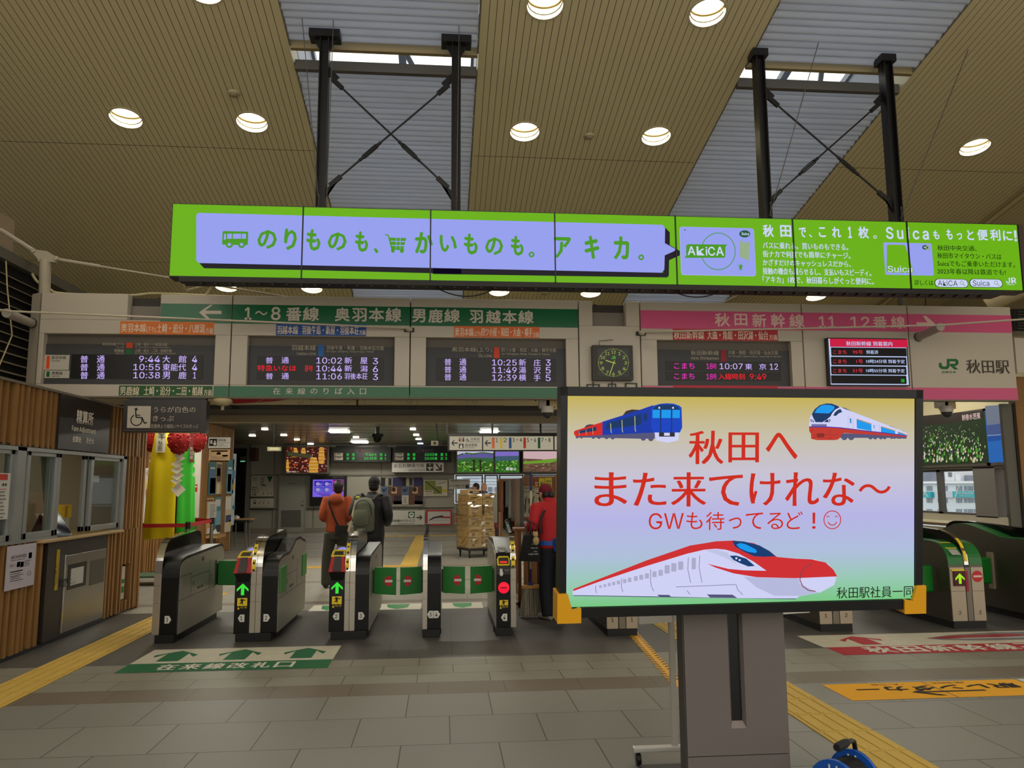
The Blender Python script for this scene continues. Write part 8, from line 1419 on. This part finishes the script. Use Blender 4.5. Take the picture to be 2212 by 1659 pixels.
guide('yellow guiding path going away through the passage, near the boxes', -.85, -.5, 16.3, 25.4); guide('yellow cross path in the passage behind the second and third gates', -3.3, -.5, 15.95, 16.3, 'X'); guide('far yellow cross path before the far wall', -3.0, 1.6, 25.4, 25.75, 'X')
# hazard tape
t = thing('hazard_tape', 'yellow and black hazard tape running along the floor to the pedestal', 'tape', (2.05, 7.5, 0)); a = FL.hit(1362, 1362); b = FL.hit(1466, 1480); d = (b-a).normalized(); n_ = V((-d.y, d.x, 0)); mb = MB(); L_ = (b-a).length; mk = MB(); N_ = int(L_/.09); HY = D((226, 166, 24), .5)
for k in range(N_+1):
    p = a+d*(k*.09); mb.prism([p+n_*(.062 if k % 2 else .055), p+d*.09+n_*(.06), p+d*.09-n_*(.058), p-n_*(.062 if k % 2 else .054)], (0, 0, .004), HY)
    for s in (-1, 1): mk.poly([p+n_*.058*s+V((0, 0, .006)), p+n_*.018*s+d*.03+V((0, 0, .006)), p+n_*.018*s+d*.062+V((0, 0, .006)), p+n_*.058*s+d*.035+V((0, 0, .006))], BLACK)
mb.build('band', t); mk.build('black_stripes', t); q = MB(); q.box(a.x-.05, a.x+.05, a.y-.02, a.y+.02, 0, .12, HY); q.box(a.x-.051, a.x+.051, a.y-.021, a.y+.021, .03, .055, BLACK); q.build('folded_end', t)
# ================================================================ right side: lit pictures, outside
K8 = Fr(Pl((RW-.03, 0, 0), (0, -1, 0), (0, 0, 1)), 1980, 860, 5.927)
def box_r(b, label, base, draw):
    t = thing('lightbox', label, 'lightbox', tuple(K8.P((b[0]+b[2])/2, b[3]))); mb = MB(); a_, c_, z0_, z1_ = K8.ext(*b); mb.prism([K8.pl.at(a_-.06, 1.88, 0), K8.pl.at(c_+.03, 1.88, 0), K8.pl.at(c_+.03, 2.86, 0), K8.pl.at(a_-.06, 2.86, 0)], (.03, 0, 0), D((66, 60, 50), .4)); mb.build('frame', t); mb = MB(); mb.poly([K8.pl.at(a_, 1.93, .003), K8.pl.at(c_, 1.93, .003), K8.pl.at(c_, 2.82, .003), K8.pl.at(a_, 2.82, .003)], base); draw(mb, K8); mb.build('picture', t)
L8 = lambda r, g, b: E((r, g, b), .75)
def fl(mb, q):
    R = random.Random(3); q.poly(mb, [(-200, 250), (850, 160), (860, 250), (600, 300), (-200, 380)], L8(46, 34, 26), .006)
    for k in range(420):
        f = R.random()**.7; y = 330+f*500; x = R.uniform(-180, 890 if f > .5 else 830); s = 5+f*16; c = R.choice((0, 0, 1, 2, 2, 3))
        if y+s*2.2 > 855 or (x > 800 and y < 520): continue
        if c == 0: q.poly(mb, [(x-s*.9, y+s*1.6), (x-s*.6, y-s*.6), (x, y-s*1.6), (x+s*.6, y-s*.3), (x+s*.7, y+s*1.5)], R.choice((L8(60, 140, 30), L8(40, 104, 20), L8(90, 170, 50))), .008+f*.004)
        elif c == 3: q.ell(mb, x, y, s*1.3, s*.5, R.choice((L8(30, 36, 24), L8(110, 110, 120))), .007, 8)
        else: q.poly(mb, [(x-s*.45, y+s*.9), (x-s*.5, y), (x, y-s*1.3), (x+s*.45, y), (x+s*.35, y+s*.9)], R.choice((L8(236, 230, 190), L8(214, 206, 150), L8(240, 236, 214))), .009+f*.004)
    q.text(mb, '刺巻水芭蕉', 592, 196, 832, 278, L8(226, 200, 190), .02, .03)
box_r((-200, 170, 905, 850), 'lit picture of white marsh flowers above the right-hand windows', L8(30, 50, 20), fl)
def lake(mb, q):
    q.poly(mb, [(880, 100), (1230, 80), (1240, 300), (1050, 330), (905, 350)], L8(120, 130, 150), .006).poly(mb, [(905, 350), (1060, 330), (1230, 285), (1240, 460), (915, 480)], L8(70, 92, 150), .007).poly(mb, [(1080, 340), (1160, 300), (1232, 288), (1236, 340), (1150, 370)], L8(150, 150, 180), .008).poly(mb, [(915, 480), (1240, 456), (1244, 520), (918, 560)], L8(24, 84, 170), .0075).poly(mb, [(915, 474), (1240, 452), (1240, 462), (915, 486)], L8(150, 170, 200), .009)
    q.poly(mb, [(1150, 470), (1170, 450), (1200, 460), (1212, 520), (1215, 640), (1222, 820), (1180, 825), (1165, 700), (1145, 600)], L8(140, 96, 40), .012).poly(mb, [(1160, 530), (1190, 500), (1205, 560), (1200, 640), (1170, 620)], L8(206, 160, 90), .013)
box_r((900, 110, 1232, 830), 'lit blue lake picture with a golden figure above the right-hand windows', L8(30, 110, 200), lake)
BX = 62.0; BP = Pl((BX, 0, 0), (0, -1, 0), (0, 0, 1)); q8 = Fr(BP, 1980, 860, 5.927); t = thing('building', 'pale office building with turquoise signs seen through the right-hand windows', 'building', (BX+4, 90, -10)); mb = MB(); FACE = D((214, 226, 236), .6); q8.box(mb, -300, 1085, 1500, 1700, FACE, -8, 0); mb.build('wall', t); mb = MB(); q8.box(mb, -300, 1062, 1500, 1092, D((236, 240, 246)), -8, .5); mb.build('roof_edge', t)
mb = MB()
for b in ((170, 940, 210, 1062), (270, 935, 385, 1062), (395, 970, 460, 1062)): q8.box(mb, *b, D((222, 222, 226)), -6, -1)
q8.box(mb, 465, 990, 600, 1062, D((130, 134, 146)), -6, -1.5).rect(mb, 315, 950, 355, 1010, D((110, 120, 134)), -.9).rect(mb, 175, 960, 205, 1010, D((60, 70, 86)), -.9); mb.build('roof_blocks', t)
WNM = D((128, 140, 156), .3)
for y0, y1 in ((1125, 1185), (1283, 1340), (1420, 1480)):
    for x in (130, 170, 275, 320, 365, 510, 552, 610, 655, 690, 735, 830, 880, 1000, 1100, 1200): mb = MB(); q8.box(mb, x, y0, x+32, y1, WNM, -.1, .06); mb.build('window', t)
mb = MB(); TQ = D((40, 176, 190), .5); q8.box(mb, 118, 1200, 225, 1275, TQ, 0, .5).box(mb, 510, 1195, 930, 1270, TQ, 0, .5).box(mb, 285, 1195, 505, 1270, D((200, 206, 220)), 0, .4); mb.build('sign_band', t, 'turquoise sign bands'); mb = MB()
q8.text(mb, '自動車販売店', 565, 1204, 790, 1230, WHITE, .6, .02).text(mb, 'お車のことなら', 610, 1240, 750, 1258, WHITE, .6).text(mb, '車検', 126, 1210, 160, 1240, WHITE, .6, .02)
for pp in ([(385, 1110), (300, 1350)], [(640, 1105), (555, 1350)], [(130, 1100), (225, 1260)]): q8.line(mb, pp, 9, WHITE, .9)
mb.build('lettering', t)
mb = MB(); R = random.Random(2); prof = [(V((110, 40+k*14, -14)), V((128, 40+k*14, 9+5*math.sin(k*.9)+3*R.random()))) for k in range(16)]
for k in range(15): mb.poly([prof[k][0], prof[k+1][0], prof[k+1][1], prof[k][1]], mat('wooded_hill', (120, 124, 140), rough=.9, var=.15, scale=.3)); mb.poly([prof[k][1], prof[k+1][1], prof[k+1][1]+V((40, 0, -20)), prof[k][1]+V((40, 0, -20))], MATS['wooded_hill'])
tag(mb.build('hill', keep=True), 'grey-blue hill behind the pale building outside the right-hand windows', 'hill', kind='structure')
t = thing('station_building', 'pale building with window bands seen through the far passage window', 'building', (3, 46, 0)); mb = MB(); mb.box(-8, 20, 46, 50, -6, 4.6, D((206, 218, 234), .6)); mb.build('wall', t)
q = K4(45.95); mb = MB()
for y in (240, 300, 345): q.rect(mb, 300, y, 1500, y+10, D((120, 132, 152)), .02)
q.rect(mb, 300, 250, 1500, 256, D((160, 170, 186)), .02)
mb.build('bands', t)
for k in range(8): mb = MB(); q.box(mb, 380+k*110, 392, 450+k*110, 470, D((96, 108, 126), .3), 0, .05); mb.build('window', t)
mb = MB(); mb.box(20, 140, -10, 140, -12.1, -12, D((120, 122, 124))); mb.box(-10, 30, 34, 60, -6.1, -6, D((120, 122, 124))); struct(mb, 'ground')
